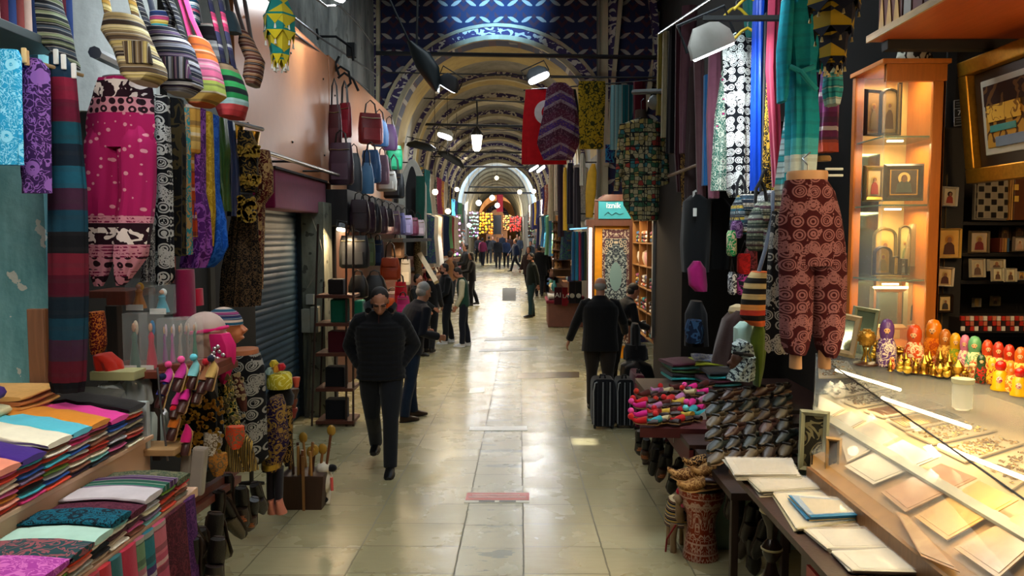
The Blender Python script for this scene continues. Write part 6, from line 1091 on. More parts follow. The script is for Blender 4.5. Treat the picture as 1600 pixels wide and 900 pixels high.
# scarf table beyond, and the right far goods
t = thing('scarf_table', 'cloth-covered table of scarves and club pennants at the right', 'table', gp(890, 19.6)); c = t.location
wbox('table_body', (c.x - .55, 19.3, c.z), (c.x + .33, 20.6, c.z + .62), plain('#7a4a38', .6), parent=t); wbox('table_cloth', (c.x - .6, 19.25, c.z + .6), (c.x + .36, 20.65, c.z + .68), cloth('#8a2a38'), parent=t, bev=.02)
for i in range(12): fold(f'{CW[(i * 5) % 16]} scarf folded on the scarf table, {("front", "back", "stacked")[i % 3]} place {("left", "mid-left", "mid-right", "right")[i // 3]}', (c.x - .42 + (i // 3) * .22, 19.32 + (i % 3) * .42, c.z + .68), (.24, .38, .1), cloth(COLS[(i * 5) % 16]), 0, 'scarves on the table', i)
for i, (x0, x1, y0, y1, c_, lb) in enumerate(((866, 878, 449, 476, '#3a1018', 'dark maroon pennant with white letters at the table front'), (878, 887, 449, 478, '#7a1420', 'red pennant beside the maroon one'), (889, 899, 440, 474, '#1a1a24', 'black pennant with a pale ring left of its twin'), (899, 909, 440, 474, '#14161c', 'black pennant with a pale ring at the right'))):
    t = thing('pennant', lb, 'pennant', at((x0 + x1) / 2, y1, 19.15), 0, 'pennants on the table front'); boxat(x0, x1, y0, y1, 19.15, .02, cloth(c_), 'cloth', parent=t)
    if i < 2: textobj(('AI', 'LA')[i], 'lettering', at(x0 + 1, (y0 + y1) / 2 + 2, 19.13), (.17, .13)[i], plain('#d8d4cc'), t)
    else: m = M(); p = at((x0 + x1) / 2, 462, 19.13) - t.location; m.loft([(p, V((.06, 0, 0)), V((0, 0, .06))), (p - V((0, .005, 0)), V((.06, 0, 0)), V((0, 0, .06)))], 14); m.obj('ring', plain('#c8c8c4'), t)
t = thing('paper_sign', 'white paper sign with grey lines high among the right goods', 'sign', at(877, 337, 18)); boxat(866, 889, 322, 337, 18, .01, plain('#c9c8c2', .6), 'paper', parent=t)
for q in range(4): boxat(869, 886, 324 + q * 3.2, 325.3 + q * 3.2, 17.98, .004, plain('#6a6a68'), 'text_line', parent=t, bev=0)
for i in range(22):
    x = 866 + (i % 4) * 6.0; y = 345 + (i // 4) * 15; tag(lathepx('wooden_figure', None, None, x + 3, [(y - 12, 1), (y - 9, 3), (y - 5, 2), (y, 4)], 18.2 + (i % 2) * .3, wood(('#a8743c', '#7a4a24', '#c89858')[i % 3])), f'{("honey", "brown", "pale")[i % 3]} carved wooden figure in row {("one", "two", "three", "four", "five", "six")[i // 4]} of the souvenir column', 'figure', 'carved wooden souvenirs')
t = thing('souvenir_rack', 'slim rack that carries the carved wooden souvenirs', 'rack', at(878, 430, 18.6)); boxat(864, 892, 330, 432, 18.75, .05, wood('#5a3a22'), 'back', parent=t)
for q in range(6): boxat(864, 892, 345 + q * 15, 347 + q * 15, 18.05, .75, wood('#6a4426'), 'ledge', parent=t)
for i, (x0, x1, c_) in enumerate(((893, 899, '#1a5a8a'), (898, 904, '#2a88b0'), (903, 908, '#b03a6a'), (907, 914, '#1c3a5a'), (912, 917, '#3a4a2a'))): G('hanging_garment', ('royal blue', 'sky blue', 'pink', 'navy', 'olive')[i] + ' top on the lit blue rack by the cabinet', 'garment', [(362, x0 + 1, x1 - 1), (370, x0, x1), (438, x0, x1)], 17.2, cloth(c_), .1, (5, .1), group='tops on the blue rack')
rod(at(890, 358, 17.2), at(919, 356, 17.2), .015, 'garment_rod', 'rod with added blue glow above the blue tops by the carpet cabinet', 'rod', glow('#8fd8ff', 1.2))  # rod given a faint blue glow though it is no lamp
for i, (x0, x1, y0, y1, Y, c_) in enumerate(((858, 866, 250, 345, 17.5, '#b8a888'), (866, 872, 245, 330, 17, '#d0c0a8'), (872, 880, 250, 370, 16.5, '#2a1a24'), (880, 886, 262, 360, 16, '#c8a02a'), (886, 896, 255, 350, 15.8, '#14101a'), (896, 906, 262, 356, 15.4, '#1a161c'), (906, 914, 240, 290, 15.2, '#8a8a7c'))):
    G('hanging_garment', ('beige shawl', 'cream shawl', 'dark plum shawl', 'gold shawl', 'black coat', 'charcoal coat', 'grey-green shawl')[i] + ' hanging between the flag and the yellow banner', 'garment', [(y0, x0 + 1, x1 - 1), (y0 + 10, x0, x1), (y1, x0, x1 + 1)], Y, cloth(c_), .08, (6, .15), group='shawls right of the flag')
# ---------------------------------------------------------------- right row of hanging garments
KB = medal('#0e1016', '#d8dcd8', 16)
RG = [('cream shawl strip hanging high, leftmost of the right row', [(50, 1036, 1046), (215, 1033, 1044)], 9.6, cloth('#a89c7c')), ('black long shawl beside the cream strip', [(38, 1046, 1058), (240, 1042, 1058)], 9.2, cloth('#141014')), ('olive-gold shawl beside the thick arm', [(52, 1028, 1036), (180, 1026, 1038)], 9.9, cloth('#8a7a34')),
      ('maroon shawl behind the mauve one', [(30, 1056, 1066), (240, 1054, 1068), (300, 1058, 1066)], 8.8, cloth('#3c1620')), ('long mauve-taupe shawl of the right row', [(10, 1066, 1090), (140, 1062, 1082), (240, 1062, 1076)], 8.3, cloth('#6a4650')), ('dark taupe cloak below the large floodlight', [(105, 1078, 1100), (200, 1074, 1102), (300, 1070, 1096), (320, 1072, 1082)], 8.0, cloth('#3a2c2c')),
      ('yellow and brown patterned scarf hanging to a point', [(160, 1068, 1084), (260, 1064, 1078), (335, 1066, 1072)], 8.4, floral('#8a6a38', '#2a1c18', 16)), ('navy shawl under the wooden peg', [(240, 1078, 1094), (300, 1072, 1092), (345, 1068, 1078)], 8.1, cloth('#161c34')), ('bright blue tunic sliver', [(118, 1100, 1108), (290, 1098, 1108)], 7.2, cloth('#1a5f96')),
      ('brown-mauve long dress next to the blue sliver', [(95, 1084, 1100), (308, 1090, 1102)], 7.4, cloth('#5a3c40')), ('dusty pink long dress', [(75, 1108, 1126), (180, 1104, 1126), (310, 1108, 1122)], 7.0, cloth('#8a5468')), ('green and multicoloured printed kaftan', [(110, 1128, 1142), (180, 1118, 1142), (298, 1112, 1140)], 6.5, floral('#3a6a5c', '#c8d0c0', 34, .5, 1.5, '#b02a6a')),
      ('white tunic with black geometric border', [(52, 1146, 1162), (80, 1132, 1174), (180, 1136, 1172), (300, 1138, 1172), (308, 1142, 1166)], 6.2, KB), ('black tunic with white zigzag behind the white one', [(62, 1152, 1176), (260, 1158, 1176)], 6.35, medal('#0c0e14', '#c8c8c4', 8, .3)),
      ('turquoise and green scarf behind the yellow hangers', [(-20, 1160, 1178), (30, 1164, 1180), (60, 1168, 1180)], 6.6, cloth('#2a7a74')), ('royal blue satin garment', [(-30, 1178, 1198), (100, 1176, 1192), (298, 1174, 1194)], 5.9, plain('#0f3fae', .35, 0, .35)), ('black gown with a gold edge', [(20, 1196, 1206), (300, 1190, 1204)], 5.8, cloth('#0e0d10')),
      ('gold and black scrolled shawl', [(50, 1202, 1214), (200, 1196, 1212), (298, 1192, 1212)], 5.7, floral('#15110c', '#b08c2c', 22, .5, 1.8)), ('wine-red long scarf before the gold one', [(-30, 1202, 1222), (110, 1198, 1216), (292, 1208, 1222)], 5.5, cloth('#86203a')), ('dark teal robe behind the blue satin', [(-30, 1196, 1208), (100, 1192, 1204)], 6.0, cloth('#123c40')),
      ('white and turquoise striped towel below the robe belt', [(115, 1236, 1254), (200, 1226, 1262), (295, 1212, 1256), (304, 1216, 1240)], 4.95, stripes(('#cfe0e0', '#4fb8c0', '#e0e8e8', '#d8e4e4', '#58bcc4', '#e4ecec'), .30, 2)), ('purple scarf with cream fringe by the cabinet', [(90, 1286, 1304), (160, 1280, 1310), (215, 1276, 1308), (238, 1278, 1306)], 5.2, stripes(('#c8b898', '#a84a3a', '#5a2448', '#6a2c5a', '#4a2a5a'), .9, 2)),
      ('dark plum scarf behind the turquoise robe', [(80, 1262, 1284), (230, 1254, 1276), (255, 1256, 1272)], 5.3, cloth('#3a1230')), ('light turquoise fringed towel under the yellow lantern', [(88, 1292, 1314), (140, 1288, 1314), (165, 1292, 1308)], 4.8, stripes(('#3aa8b4', '#4ab8c4', '#d0e4e4', '#3aa8b4'), .2, 2))]
for lb, pr, Y, mt in RG: G('hanging_garment', lb, 'garment', pr, Y, mt, .06, (6, .18), group='garments on the right rail')
t = thing('robe', 'turquoise beach robe tied at the waist, hanging in front on the right', 'robe', at(1252, -10, 4.8)); TR = stripes(('#c8dce0', '#2aa8bc', '#c8dce0', '#4ab8c8', '#1c9fb4') + ('#1c9fb4',) * 8, 1.32, 2)
G('robe_body', None, None, [(-20, 1236, 1262), (30, 1224, 1280), (108, 1232, 1272), (190, 1232, 1276), (285, 1230, 1270)], 4.8, TR, .09, (7, .16), parent=t)
G('sleeve', None, None, [(0, 1222, 1240), (80, 1214, 1236), (150, 1215, 1230), (160, 1216, 1226)], 4.75, TR, .06, (4, .1), parent=t); G('sleeve', None, None, [(0, 1268, 1284), (80, 1278, 1292), (110, 1276, 1290)], 4.8, TR, .05, (4, .1), parent=t)
tubepx([(1234, 104, 4.68), (1252, 112, 4.66), (1272, 104, 4.68)], .016, cloth('#2aa4b0'), 'belt', parent=t); tubepx([(1252, 112, 4.66), (1262, 125, 4.64), (1276, 140, 4.66)], .016, cloth('#2aa4b0'), 'belt_end', parent=t)
t = thing('garment_bar', 'black square bar above the white tunic and the robe', 'bar', at(1104, 28, 5.35)); tubepx([(1100, 29, 5.5), (1290, 28, 4.9)], .022, cloth('#070707'), 'bar', parent=t, n=4)
for i, (a, b, lb) in enumerate((((1030, 52, 9.8), (1200, -60, 5.2), 'long upper rail over the right garments'),)): rod(at(*a), at(*b), .015, 'garment_rail', lb, 'rail', metal('#5a5c5c'))
tubepx([(1045, 275, 8.6), (1094, 256, 7.4)], .018, wood('#7a5a3c'), 'wooden_pole', 'wooden pole end jutting out below the taupe cloak', 'pole')
for i, (x, y, Y) in enumerate(((1150, 15, 6.2), (1168, 48, 6.0), (1170, 0, 5.9))):
    t = thing('clothes_hanger', ('yellow hanger left above the white tunic', 'yellow hanger holding the white tunic', 'yellow-green hanger at the top edge')[i], 'hanger', at(x, y, Y)); m = M(); m.tube([(-.11, 0, -.07), (-.04, 0, 0), (0, 0, .02), (.04, 0, 0), (.11, 0, -.07)], .012, 8); m.obj('frame', plain('#c8a828', .4), t); m = M(); m.tube([(0, 0, .02), (0, 0, .06), (.02, 0, .08), (0, 0, .1)], .003, 6); m.obj('hook', metal(), t)
# black jackets and packs in the dark opening
G('jacket', 'black hooded jacket with white tags hanging in the dark opening', 'jacket', [(305, 1080, 1092), (315, 1068, 1112), (380, 1064, 1110), (425, 1066, 1106)], 7.4, cloth('#111417'), .15, (5, .06)); G('jacket', 'second black jacket right of the tagged one', 'jacket', [(310, 1108, 1130), (330, 1102, 1148), (420, 1104, 1140)], 7.5, cloth('#08090b'), .15, (5, .06))
boxat(1083, 1089, 325, 338, 7.2, .01, plain('#c8ccc8'), 'price_tag', 'white tag on the hooded black jacket', 'tag'); tubepx([(1084, 310, 7.3), (1084, 300, 7.3), (1088, 298, 7.3)], .012, plain('#c8c8c4'), 'hanger_hook', 'white hanger hook over the black jacket', 'hook')
G('pink_bag', 'magenta knitted bag hanging below the black jackets', 'bag', [(408, 1084, 1094), (420, 1074, 1102), (445, 1076, 1104), (455, 1086, 1104)], 7.2, cloth('#9a1a66'), .08, (5, .06))
G('dark_bag', 'black bag deep under the pink one', 'bag', [(470, 1080, 1096), (490, 1070, 1104), (540, 1070, 1106)], 7.3, cloth('#101318'), .12, (5, .06)); G('navy_bag', 'navy bag with a pale blue mark low in the dark opening', 'bag', [(500, 1074, 1096), (515, 1070, 1100), (535, 1072, 1098)], 7.1, floral('#0c1a30', '#28486a', 6), .1, (5, .06))
def weave(cs, per=.09): return stripes(cs, per, 2, detail=44.)
def pack(label, x0, x1, y0, y1, Y, mat, mat2):
    t = thing('backpack', label, 'backpack', at((x0 + x1) / 2, y1, Y), .3, 'woven backpacks'); w_ = (x1 - x0) / 2400 * Y; hh = (y1 - y0) / 1200 * Y
    m = M(); m.loft([((0, 0, 0), (w_ * .85, 0, 0), (0, .08, 0)), ((0, 0, hh * .1), (w_, 0, 0), (0, .1, 0)), ((0, 0, hh * .7), (w_ * .92, 0, 0), (0, .09, 0)), ((0, 0, hh), (w_ * .5, 0, 0), (0, .05, 0))], 20, .65); m.obj('pack_body', mat, t)
    m = M(); m.loft([((0, -.05, hh * 1.02), (w_ * .7, 0, 0), (0, .05, 0)), ((0, -.11, hh * .85), (w_ * .92, 0, 0), (0, .025, 0)), ((0, -.12, hh * .62), (w_ * .8, 0, 0), (0, .012, 0))], 18, .65); m.obj('flap', mat2, t)
    m = M(); m.loft([((0, -.11, hh * .08), (w_ * .7, 0, 0), (0, .03, 0)), ((0, -.12, hh * .45), (w_ * .7, 0, 0), (0, .03, 0))], 16, .6); m.obj('front_pocket', mat2, t)
    for s_ in (-1, 1): m = M(); m.tube([(s_ * w_ * .4, .05, hh), (s_ * w_ * .3, .06, hh + .1), (0, .06, hh + .16)], .012); m.obj('strap', cloth('#1a1c20'), t)
pack('green and grey woven backpack with banded flap', 1168, 1220, 318, 392, 5.4, weave(('#3c4a3c', '#8a9a80', '#4a2a34', '#a8b0a0', '#2a3a34')), weave(('#7a8478', '#5a3a4a', '#a0a890', '#3a4640'))); pack('teal and mustard woven backpack hanging left of the green one', 1142, 1184, 306, 366, 6.0, weave(('#1c5a6a', '#c8a838', '#14202c', '#7a8a90')), weave(('#2a4a5c', '#b8b0a0', '#1a2a3a')))
pack('grey woven backpack high at the right, under the gold shawl', 1180, 1222, 300, 338, 5.6, weave(('#8a8c88', '#b0b4b0', '#4a4a50')), weave(('#9aa09c', '#6a6a70')))
for lb, x0, x1, y0, y1, c1, c2 in (('green beaded pouch left of the packs', 1136, 1150, 360, 400, '#0f8a4a', '#c8c0a0'), ('plum purse under the teal backpack', 1142, 1160, 345, 372, '#4a2a5a', '#8a6a9a'), ('bright red pouch with clasp', 1152, 1176, 396, 428, '#b01814', '#8a1410'), ('dark pouch with a pink and green flower square', 1150, 1176, 428, 460, '#141a22', '#a03a8a'), ('small silver and black charm bag', 1138, 1150, 425, 460, '#3a3c44', '#c8ccd0'), ('wine-coloured pouch beside the red one', 1164, 1182, 388, 424, '#3a1418', '#6a2a30')):
    t = thing('pouch', lb, 'pouch', at((x0 + x1) / 2, y1, 5.7), 0, 'pouches under the packs'); G('pouch_body', None, None, [(y0, x0 + 3, x1 - 3), (y0 + 6, x0, x1), (y1 - 4, x0, x1), (y1, x0 + 3, x1 - 3)], 5.7, floral(c1, c2, 20), .05, (4, .05), .7, parent=t); tubepx([(x0 + 3, y0 + 3, 5.7), ((x0 + x1) / 2, y0 - 20, 5.72), (x1 - 3, y0 + 3, 5.7)], .005, cloth('#1a1a1c'), 'strap', parent=t)
t = thing('shoulder_bag', 'cream, black and orange striped sling bag with denim strap', 'bag', at(1182, 425, 5.2)); G('bag_body', None, None, [(424, 1176, 1200), (440, 1164, 1204), (470, 1158, 1202), (495, 1156, 1196), (508, 1172, 1192)], 5.2, stripes(('#c05a2c', '#1c1412', '#b83a2a', '#d08a4a', '#1a1614', '#b8a070', '#1a1614', '#c0aa78', '#141210', '#b09a6c'), .36, 2), .1, (5, .05), parent=t)
tubepx([(1184, 430, 5.2), (1196, 390, 5.2), (1206, 340, 5.25), (1208, 300, 5.3)], .034, cloth('#3a4250'), 'strap', parent=t, flat=((0, 1, 0), .3))
G('printed_trousers', 'black and white printed trousers hanging left of the burgundy pair', 'trousers', [(330, 1208, 1220), (400, 1202, 1222), (480, 1198, 1232), (545, 1195, 1236), (552, 1200, 1228)], 4.75, medal('#0e0d10', '#8a8680', 14), .06, (6, .15))
t = thing('printed_trousers', 'burgundy and pink elephant-print trousers on a hip mannequin', 'trousers', at(1264, 270, 4.3)); BM = medal('#36080f', '#7a5054', 13, .12)
G('waist', None, None, [(282, 1228, 1290), (300, 1224, 1302), (340, 1218, 1312), (385, 1217, 1319), (415, 1219, 1318)], 4.3, BM, .11, (9, .04), parent=t)
G('leg', None, None, [(395, 1217, 1270), (450, 1218, 1269), (520, 1220, 1266), (540, 1224, 1260), (552, 1230, 1254)], 4.3, BM, .10, (7, .08), parent=t); G('leg', None, None, [(395, 1264, 1320), (450, 1266, 1320), (520, 1272, 1316), (545, 1278, 1308), (556, 1284, 1300)], 4.3, BM, .10, (7, .08), parent=t)
G('hip_form', None, None, [(268, 1232, 1291), (272, 1230, 1292), (288, 1231, 1290)], 4.3, plain('#a8805c', .45), .10, None, parent=t, sub=1)
for x in (1243, 1288): G('ankle', None, None, [(540, x - 8, x + 8), (575, x - 9, x + 9)], 4.3, plain('#a8805c', .5), .05, None, parent=t)
tubepx([(1262, 270, 4.3), (1262, 258, 4.3), (1254, 248, 4.35), (1266, 238, 4.4)], .004, metal(), 'hook', parent=t)
for i, (x0, x1, y) in enumerate(((1290, 1318, 262), (1294, 1318, 272))): boxat(x0, x1, y, y + 4, 4.4, .012, plain('#b8c0c0', .3), 'clip_hanger', ('upper', 'lower')[i] + ' clear clip hanger right of the hip mannequin', 'hanger')
lathepx('roll', 'rolled tan cloth behind the hip mannequin hook', 'cloth', 1286, [(244, 10), (248, 12), (252, 11)], 4.9, cloth('#8a6a44'))
# clothes mannequins, keffiyeh head, piles
G('brown_dress', 'dark brown dress on a bending form behind the piles', 'dress', [(484, 1146, 1164), (500, 1130, 1168), (540, 1118, 1166), (566, 1112, 1160)], 5.6, cloth('#2c1815'), .15, (6, .08)); lathepx('hat', 'pale cream cap above the brown dress', 'hat', 1152, [(475, 3), (479, 12), (486, 14), (490, 12)], 5.6, cloth('#a89878'))
G('shirt', 'pale mint shirt behind the checked headscarf', 'shirt', [(503, 1158, 1172), (512, 1148, 1182), (545, 1148, 1184)], 5.4, cloth('#9fbfb4'), .1, (5, .06)); G('green_tunic', 'moss-green tunic hanging right of the mint shirt', 'tunic', [(508, 1180, 1192), (530, 1172, 1198), (575, 1176, 1192), (602, 1178, 1186)], 5.2, cloth('#4a5f1c'), .06, (5, .1))
manhead('dark mannequin head wrapped in a black and white checked headscarf', 1158, 545, 592, 5.0, '#4a2c1e', -1, None)
t = thing('headscarf', 'black and white checked headscarf wrapped on the dark head', 'scarf', at(1160, 560, 5.0)); KF = medal('#15202a', '#a8b8b8', 40, .03); G('scarf_top', None, None, [(532, 1154, 1166), (538, 1145, 1174), (552, 1144, 1177), (560, 1156, 1178)], 5.02, KF, .1, (5, .04), parent=t); G('scarf_drape', None, None, [(556, 1160, 1178), (575, 1146, 1178), (592, 1136, 1176)], 4.98, KF, .11, (6, .1), parent=t); tubepx([(1146, 551, 4.92), (1160, 553, 4.88), (1176, 556, 4.94)], .012, cloth('#0c0c0e'), 'cord_ring', parent=t)
# trunk table carrying folded clothes
t = thing('goods_table', 'low table under the folded tops and pointed slippers on the right', 'table', (1.6, 6.0, fz(6))); zt = .50
wbox('table_top', (1.12, 5.0, zt - .04), (2.6, 7.4, zt), wood('#3a2018'), parent=t); wbox('front_board', (1.12, 5.0, zt - .16), (1.15, 7.3, zt - .02), plain('#5a1a1c', .6), parent=t); wbox('end_panel', (1.3, 4.98, -.22), (1.9, 5.02, zt - .05), plain('#8fa89e', .6), parent=t)
for x, y in ((1.2, 5.1), (1.2, 7.2), (2.5, 5.1), (2.5, 7.2)): wbox('leg', (x - .03, y - .03, -.45), (x + .03, y + .03, zt - .03), wood('#2a1810'), parent=t)
PL_ = [('#2a9aa4', 'turquoise'), ('#a8b838', 'lime'), ('#20242a', 'black'), ('#1a3a8a', 'blue'), ('#3a5a34', 'green'), ('#141418', 'jet black'), ('#2a6a6a', 'teal'), ('#8a6a2a', 'mustard'), ('#4a1c30', 'burgundy'), ('#b8bcc0', 'silver-grey')]
for pi_, (px, py) in enumerate(((1075, 596), (1112, 596), (1135, 606))):
    b = onz(px, py, zt); n_ = (5, 6, 4)[pi_]
    for i in range(n_):
        c_, nm = PL_[(pi_ * 3 + i * 2) % 10]; fold(f'{nm} folded top, {ORD[n_ - 1 - i]} from the top of the {("left", "middle", "right")[pi_]} right-hand clothes pile', (b.x, b.y, zt + .002 + i * .035), (.30, .4, .034), floral(c_, '#c8c8b0', 20) if i == n_ - 1 and pi_ == 1 else cloth(c_), R0.uniform(-.2, .2), 'folded tops on the right table', i + pi_)
# suitcases
def suitcase(label, x0, x1, y0, y1, Y, c, d, bands=True, trimc='#8a8c90'):
    t = thing('suitcase', label, 'suitcase', V((at((x0 + x1) / 2, y1, Y).x, Y, fz(Y)))); w_ = (x1 - x0) / 1200 * Y; hh = (y1 - y0) / 1200 * Y
    m = M(); m.loft([((0, d * q, hh / 2 + .03), (w_ / 2 * e, 0, 0), (0, 0, hh / 2 * e)) for q, e in ((0, .9), (.03, 1), (.97, 1), (1, .9))], 28, .32); m.obj('shell', cloth(c), t)
    if bands:
        for x in (-.05, .25): m = M(); m.box((w_ * x, -.005, hh * .5 + .02), (w_ * .055, .012, hh * .92)); m.obj('strap_band', plain('#6a6c70', .6), t, bev=.002); 
        for x in (-.27, .12, .42): m = M(); m.box((w_ * x, -.003, hh * .5 + .02), (w_ * .012, .01, hh * .95)); m.obj('seam', plain('#2c2e32'), t)
    m = M(); m.tube([(-w_ * .44, -.012, .06), (-w_ * .46, -.012, hh * .8), (-w_ * .40, -.012, hh * .98), (-w_ * .3, -.012, hh * 1.0)], .008, 6); m.obj('piping', plain(trimc, .4), t)
    m = M(); m.tube([(-w_ * .16, d * .3, hh + .02), (-w_ * .13, d * .3, hh + .07), (w_ * .05, d * .3, hh + .07), (w_ * .08, d * .3, hh + .02)], .013, 8); m.obj('handle', plain('#0e0e10'), t)
    for x in (-.38, .38):
        for y in (.12, .85): m = M(); m.lathe([(.03, -.012), (.034, 0), (.03, .012)], n=12); o = m.obj('wheel', plain('#0c0c0c'), t); o.rotation_euler = (0, pi / 2, 0); o.location = (w_ * x, d * y, .034)
    return t
suitcase('black suitcase with grey straps standing in the passage', 925, 962, 600, 676, 8.75, '#0f1116', .28); suitcase('second black suitcase tight to the right of the first', 963, 991, 598, 672, 8.8, '#0c0e12', .3)
suitcase('maroon suitcase right of the black ones', 992, 1008, 588, 672, 8.7, '#4a1022', .5, False, '#8a2a3c'); suitcase('navy suitcase between the maroon one and the slippers', 1008, 1030, 604, 668, 8.5, '#121c34', .3, False); suitcase('wine-red upright suitcase behind the slippers', 1038, 1056, 560, 610, 8.0, '#3c0c1c', .4, False)
G('duffel_bag', 'shiny black leather duffel lying behind the suitcases', 'bag', [(562, 985, 1000), (570, 970, 1018), (590, 968, 1024), (602, 975, 1020)], 9.4, leather('#101113', .3), .2, (6, .05))
for i, (x0, x1, y0, y1) in enumerate(((985, 1000, 505, 545), (975, 1012, 538, 562))): G('black_bag', ('black bag under the niche shelf', 'flat black bag draped before the niche shelf')[i], 'bag', [(y0, x0 + 3, x1 - 3), (y0 + 8, x0, x1), (y1, x0, x1)], 9.6, cloth('#0d0d0f'), .12, (5, .08))
# ---------------------------------------------------------------- slippers, shoes, drum, camel, hookah on the right
def settle(label, px, py, z, L, c, pom, rz, **k):
    p = onz(px, py, z); t = slipper(label, px, py, 5, L, c, pom, rz, 0, **k); t.location = p; return t
r = random.Random(5); cs = [('#c01a7a', 'magenta', '#e84aa0'), ('#b01a1c', 'red', '#c8282c'), ('#2a8a98', 'turquoise', '#6ac8d0'), ('#b89838', 'gold', '#b01a2c'), ('#a86a9a', 'lilac', '#8a2a5a'), ('#c8b890', 'cream', '#c0282a'), ('#4a1c18', 'brown', '#b03020')]; cnt = {}
for i in range(30):
    a, b = (i % 6) / 5, (i // 6) / 4; px = 1012 + a * 92 - b * 2 + r.uniform(-3, 3); py = 612 + b * 46 + r.uniform(-3, 3) + (6 - a * 12); c, nm, pm = cs[r.randrange(7)]
    row = ('back', 'second', 'middle', 'fourth', 'front')[i // 6]; place = ('far left', 'left', 'centre-left', 'centre-right', 'right', 'far right')[i % 6]
    settle(f'{nm} pointed slipper, {row} row, {place} of the right slipper heap', px, py, .62 - b * .06, .17, c, pm if i % 2 == 0 else None, r.uniform(.6, 2.6), sole='#8a6a3a', inner='#2a1412', group='pointed slippers heaped on the right')
t = thing('slipper_tray', 'red-edged slanted tray under the heap of pointed slippers', 'tray', (1.3, 6.2, .45)); m = M(); p = [onz(1004, 612, .60), onz(1112, 600, .60), onz(1128, 670, .54), onz(1000, 668, .54)]
m.hexa([q - V((0, 0, .07)) - t.location for q in p] + [q - V((0, 0, .004)) - t.location for q in p]); m.obj('tray', plain('#4a1416', .6), t, smooth=False)
t = thing('white_plank', 'white painted plank slanting up between slippers and shoes', 'board', at(1052, 698, 5.6)); a, b, = at(1052, 692, 5.5), at(1104, 655, 5.5); m = M(); d = b - a; m.hexa([q - t.location for q in (a, b, b + V((.02, .12, -.03)), a + V((.02, .12, -.03)), a + V((0, 0, .07)), b + V((0, 0, .07)), b + V((.02, .12, .04)), a + V((.02, .12, .04)))]); m.obj('plank', plain('#b8bfc0', .5), t, smooth=False)
# rows of dark loafers stacked on the shoe table
SHT = thing('shoe_table', 'table hidden under rows of dark leather shoes', 'table', (1.75, 4.75, -.2)); m = M(); m.prism([V(q) - SHT.location for q in ((1.15, 4.1, .44), (1.50, 4.1, .44), (1.80, 4.97, .44), (1.15, 4.97, .44))], (0, 0, 0), (0, 0, .04)); m.obj('table_top', wood('#2a1810'), SHT, smooth=False)
for x, y in ((1.18, 4.14), (1.18, 4.9), (1.46, 4.14), (1.74, 4.9)): wbox('leg', (x - .02, y - .02, fz(4.5)), (x + .02, y + .02, .45), wood('#2a1810'), parent=SHT)
def shoe(label, p, L, c, rz, group='dark leather shoes on the shoe table'):
    t = thing('leather_shoe', label, 'shoe', p, rz, group)
    m = M(); m.loft([((0, -L * .5, .008), (L * .09, 0, 0), (0, 0, .008)), ((0, -L * .4, .008), (L * .14, 0, 0), (0, 0, .009)), ((0, 0, .008), (L * .13, 0, 0), (0, 0, .009)), ((0, L * .3, .008), (L * .17, 0, 0), (0, 0, .009)), ((0, L * .5, .008), (L * .05, 0, 0), (0, 0, .006))], 14); m.obj('sole', leather('#5a4430'), t)
    m = M(); m.loft([((0, 0, .045), (L * .13, 0, 0), (0, 0, .034)), ((0, L * .12, .04), (L * .16, 0, 0), (0, 0, .031)), ((0, L * .34, .03), (L * .155, 0, 0), (0, 0, .022)), ((0, L * .5, .018), (L * .05, 0, 0), (0, 0, .01))], 16); m.obj('upper', leather(c, .45), t)
    m = M()
    for s_ in (-1, 1): m.tube([(s_ * L * .12, L * .03, .05), (s_ * L * .14, -L * .2, .05), (s_ * L * .11, -L * .4, .055), (0, -L * .47, .06)], [.014, .013, .014, .016], 8, flat=((0, 0, 1), .35))
    m.obj('quarter', leather(c, .28), t); m = M(); m.tube([(-L * .1, L * .06, .073), (0, L * .1, .077), (L * .1, L * .06, .073)], .008); m.obj('tongue', leather('#0c0a0a'), t)
    return t
sc = [('#17130f', 'near-black'), ('#2a1c16', 'dark brown'), ('#1a2426', 'dark green-black'), ('#3a2420', 'oxblood'), ('#4a4030', 'olive-brown'), ('#0e0d10', 'jet-black')]
k2 = 0
for row in range(6):
    for col in range(5):
        px = 1116 + col * 26 + row * 2; py = 628 + row * 19 - col * 3; c, nm = sc[(row * 2 + col * 3) % 6]; z = .78 - row * .045
        shoe(f'{nm} leather shoe, row {("one", "two", "three", "four", "five", "six")[row]} from the back, place {("one", "two", "three", "four", "five")[col]} from the left', onz(px, py, z), .24, c, 2.35 + r.uniform(-.2, .2))
for row in range(5):
    p = onz(1130 + row * 3, 636 + row * 20, .74 - row * .045); q = onz(1245, 630 + row * 20, .74 - row * .045); m = M(); m.box(((q.x - p.x) / 2 + .0, .05, -.02), (q.x - p.x, .22, .025)); tag(m.obj('shelf_step', wood('#1c120e'), smooth=False), f'dark wooden step under shoe row {("one", "two", "three", "four", "five")[row]} from the back', 'shelf', 'steps of the shoe table', p)
for i, (x, y, Y, bd_) in enumerate(((998, 690, 6.8, 0), (1010, 702, 6.6, 1), (1022, 690, 6.5, 0), (1020, 720, 6.3, 0), (1032, 730, 6.1, 1), (1044, 712, 6.1, 0), (1056, 735, 5.9, 0), (1030, 700, 6.6, 0), (1050, 748, 5.8, 0), (1004, 672, 7.0, 0))):
    mule(f'{("black", "brown", "dark grey", "banded brown")[i % 4]} leather slipper hanging low at the right corner, {("highest", "second", "third", "fourth", "fifth", "sixth", "seventh", "eighth", "lowest", "farthest")[i]} of the bunch', x, y, Y, .24, ('#1a1412', '#3a241a', '#22201e')[i % 3], bd_ or i in (0,), r.uniform(-.5, .5), 1.4 + r.uniform(-.2, .2), pi + r.uniform(-.2, .2), group='slippers hanging at the right table corner')
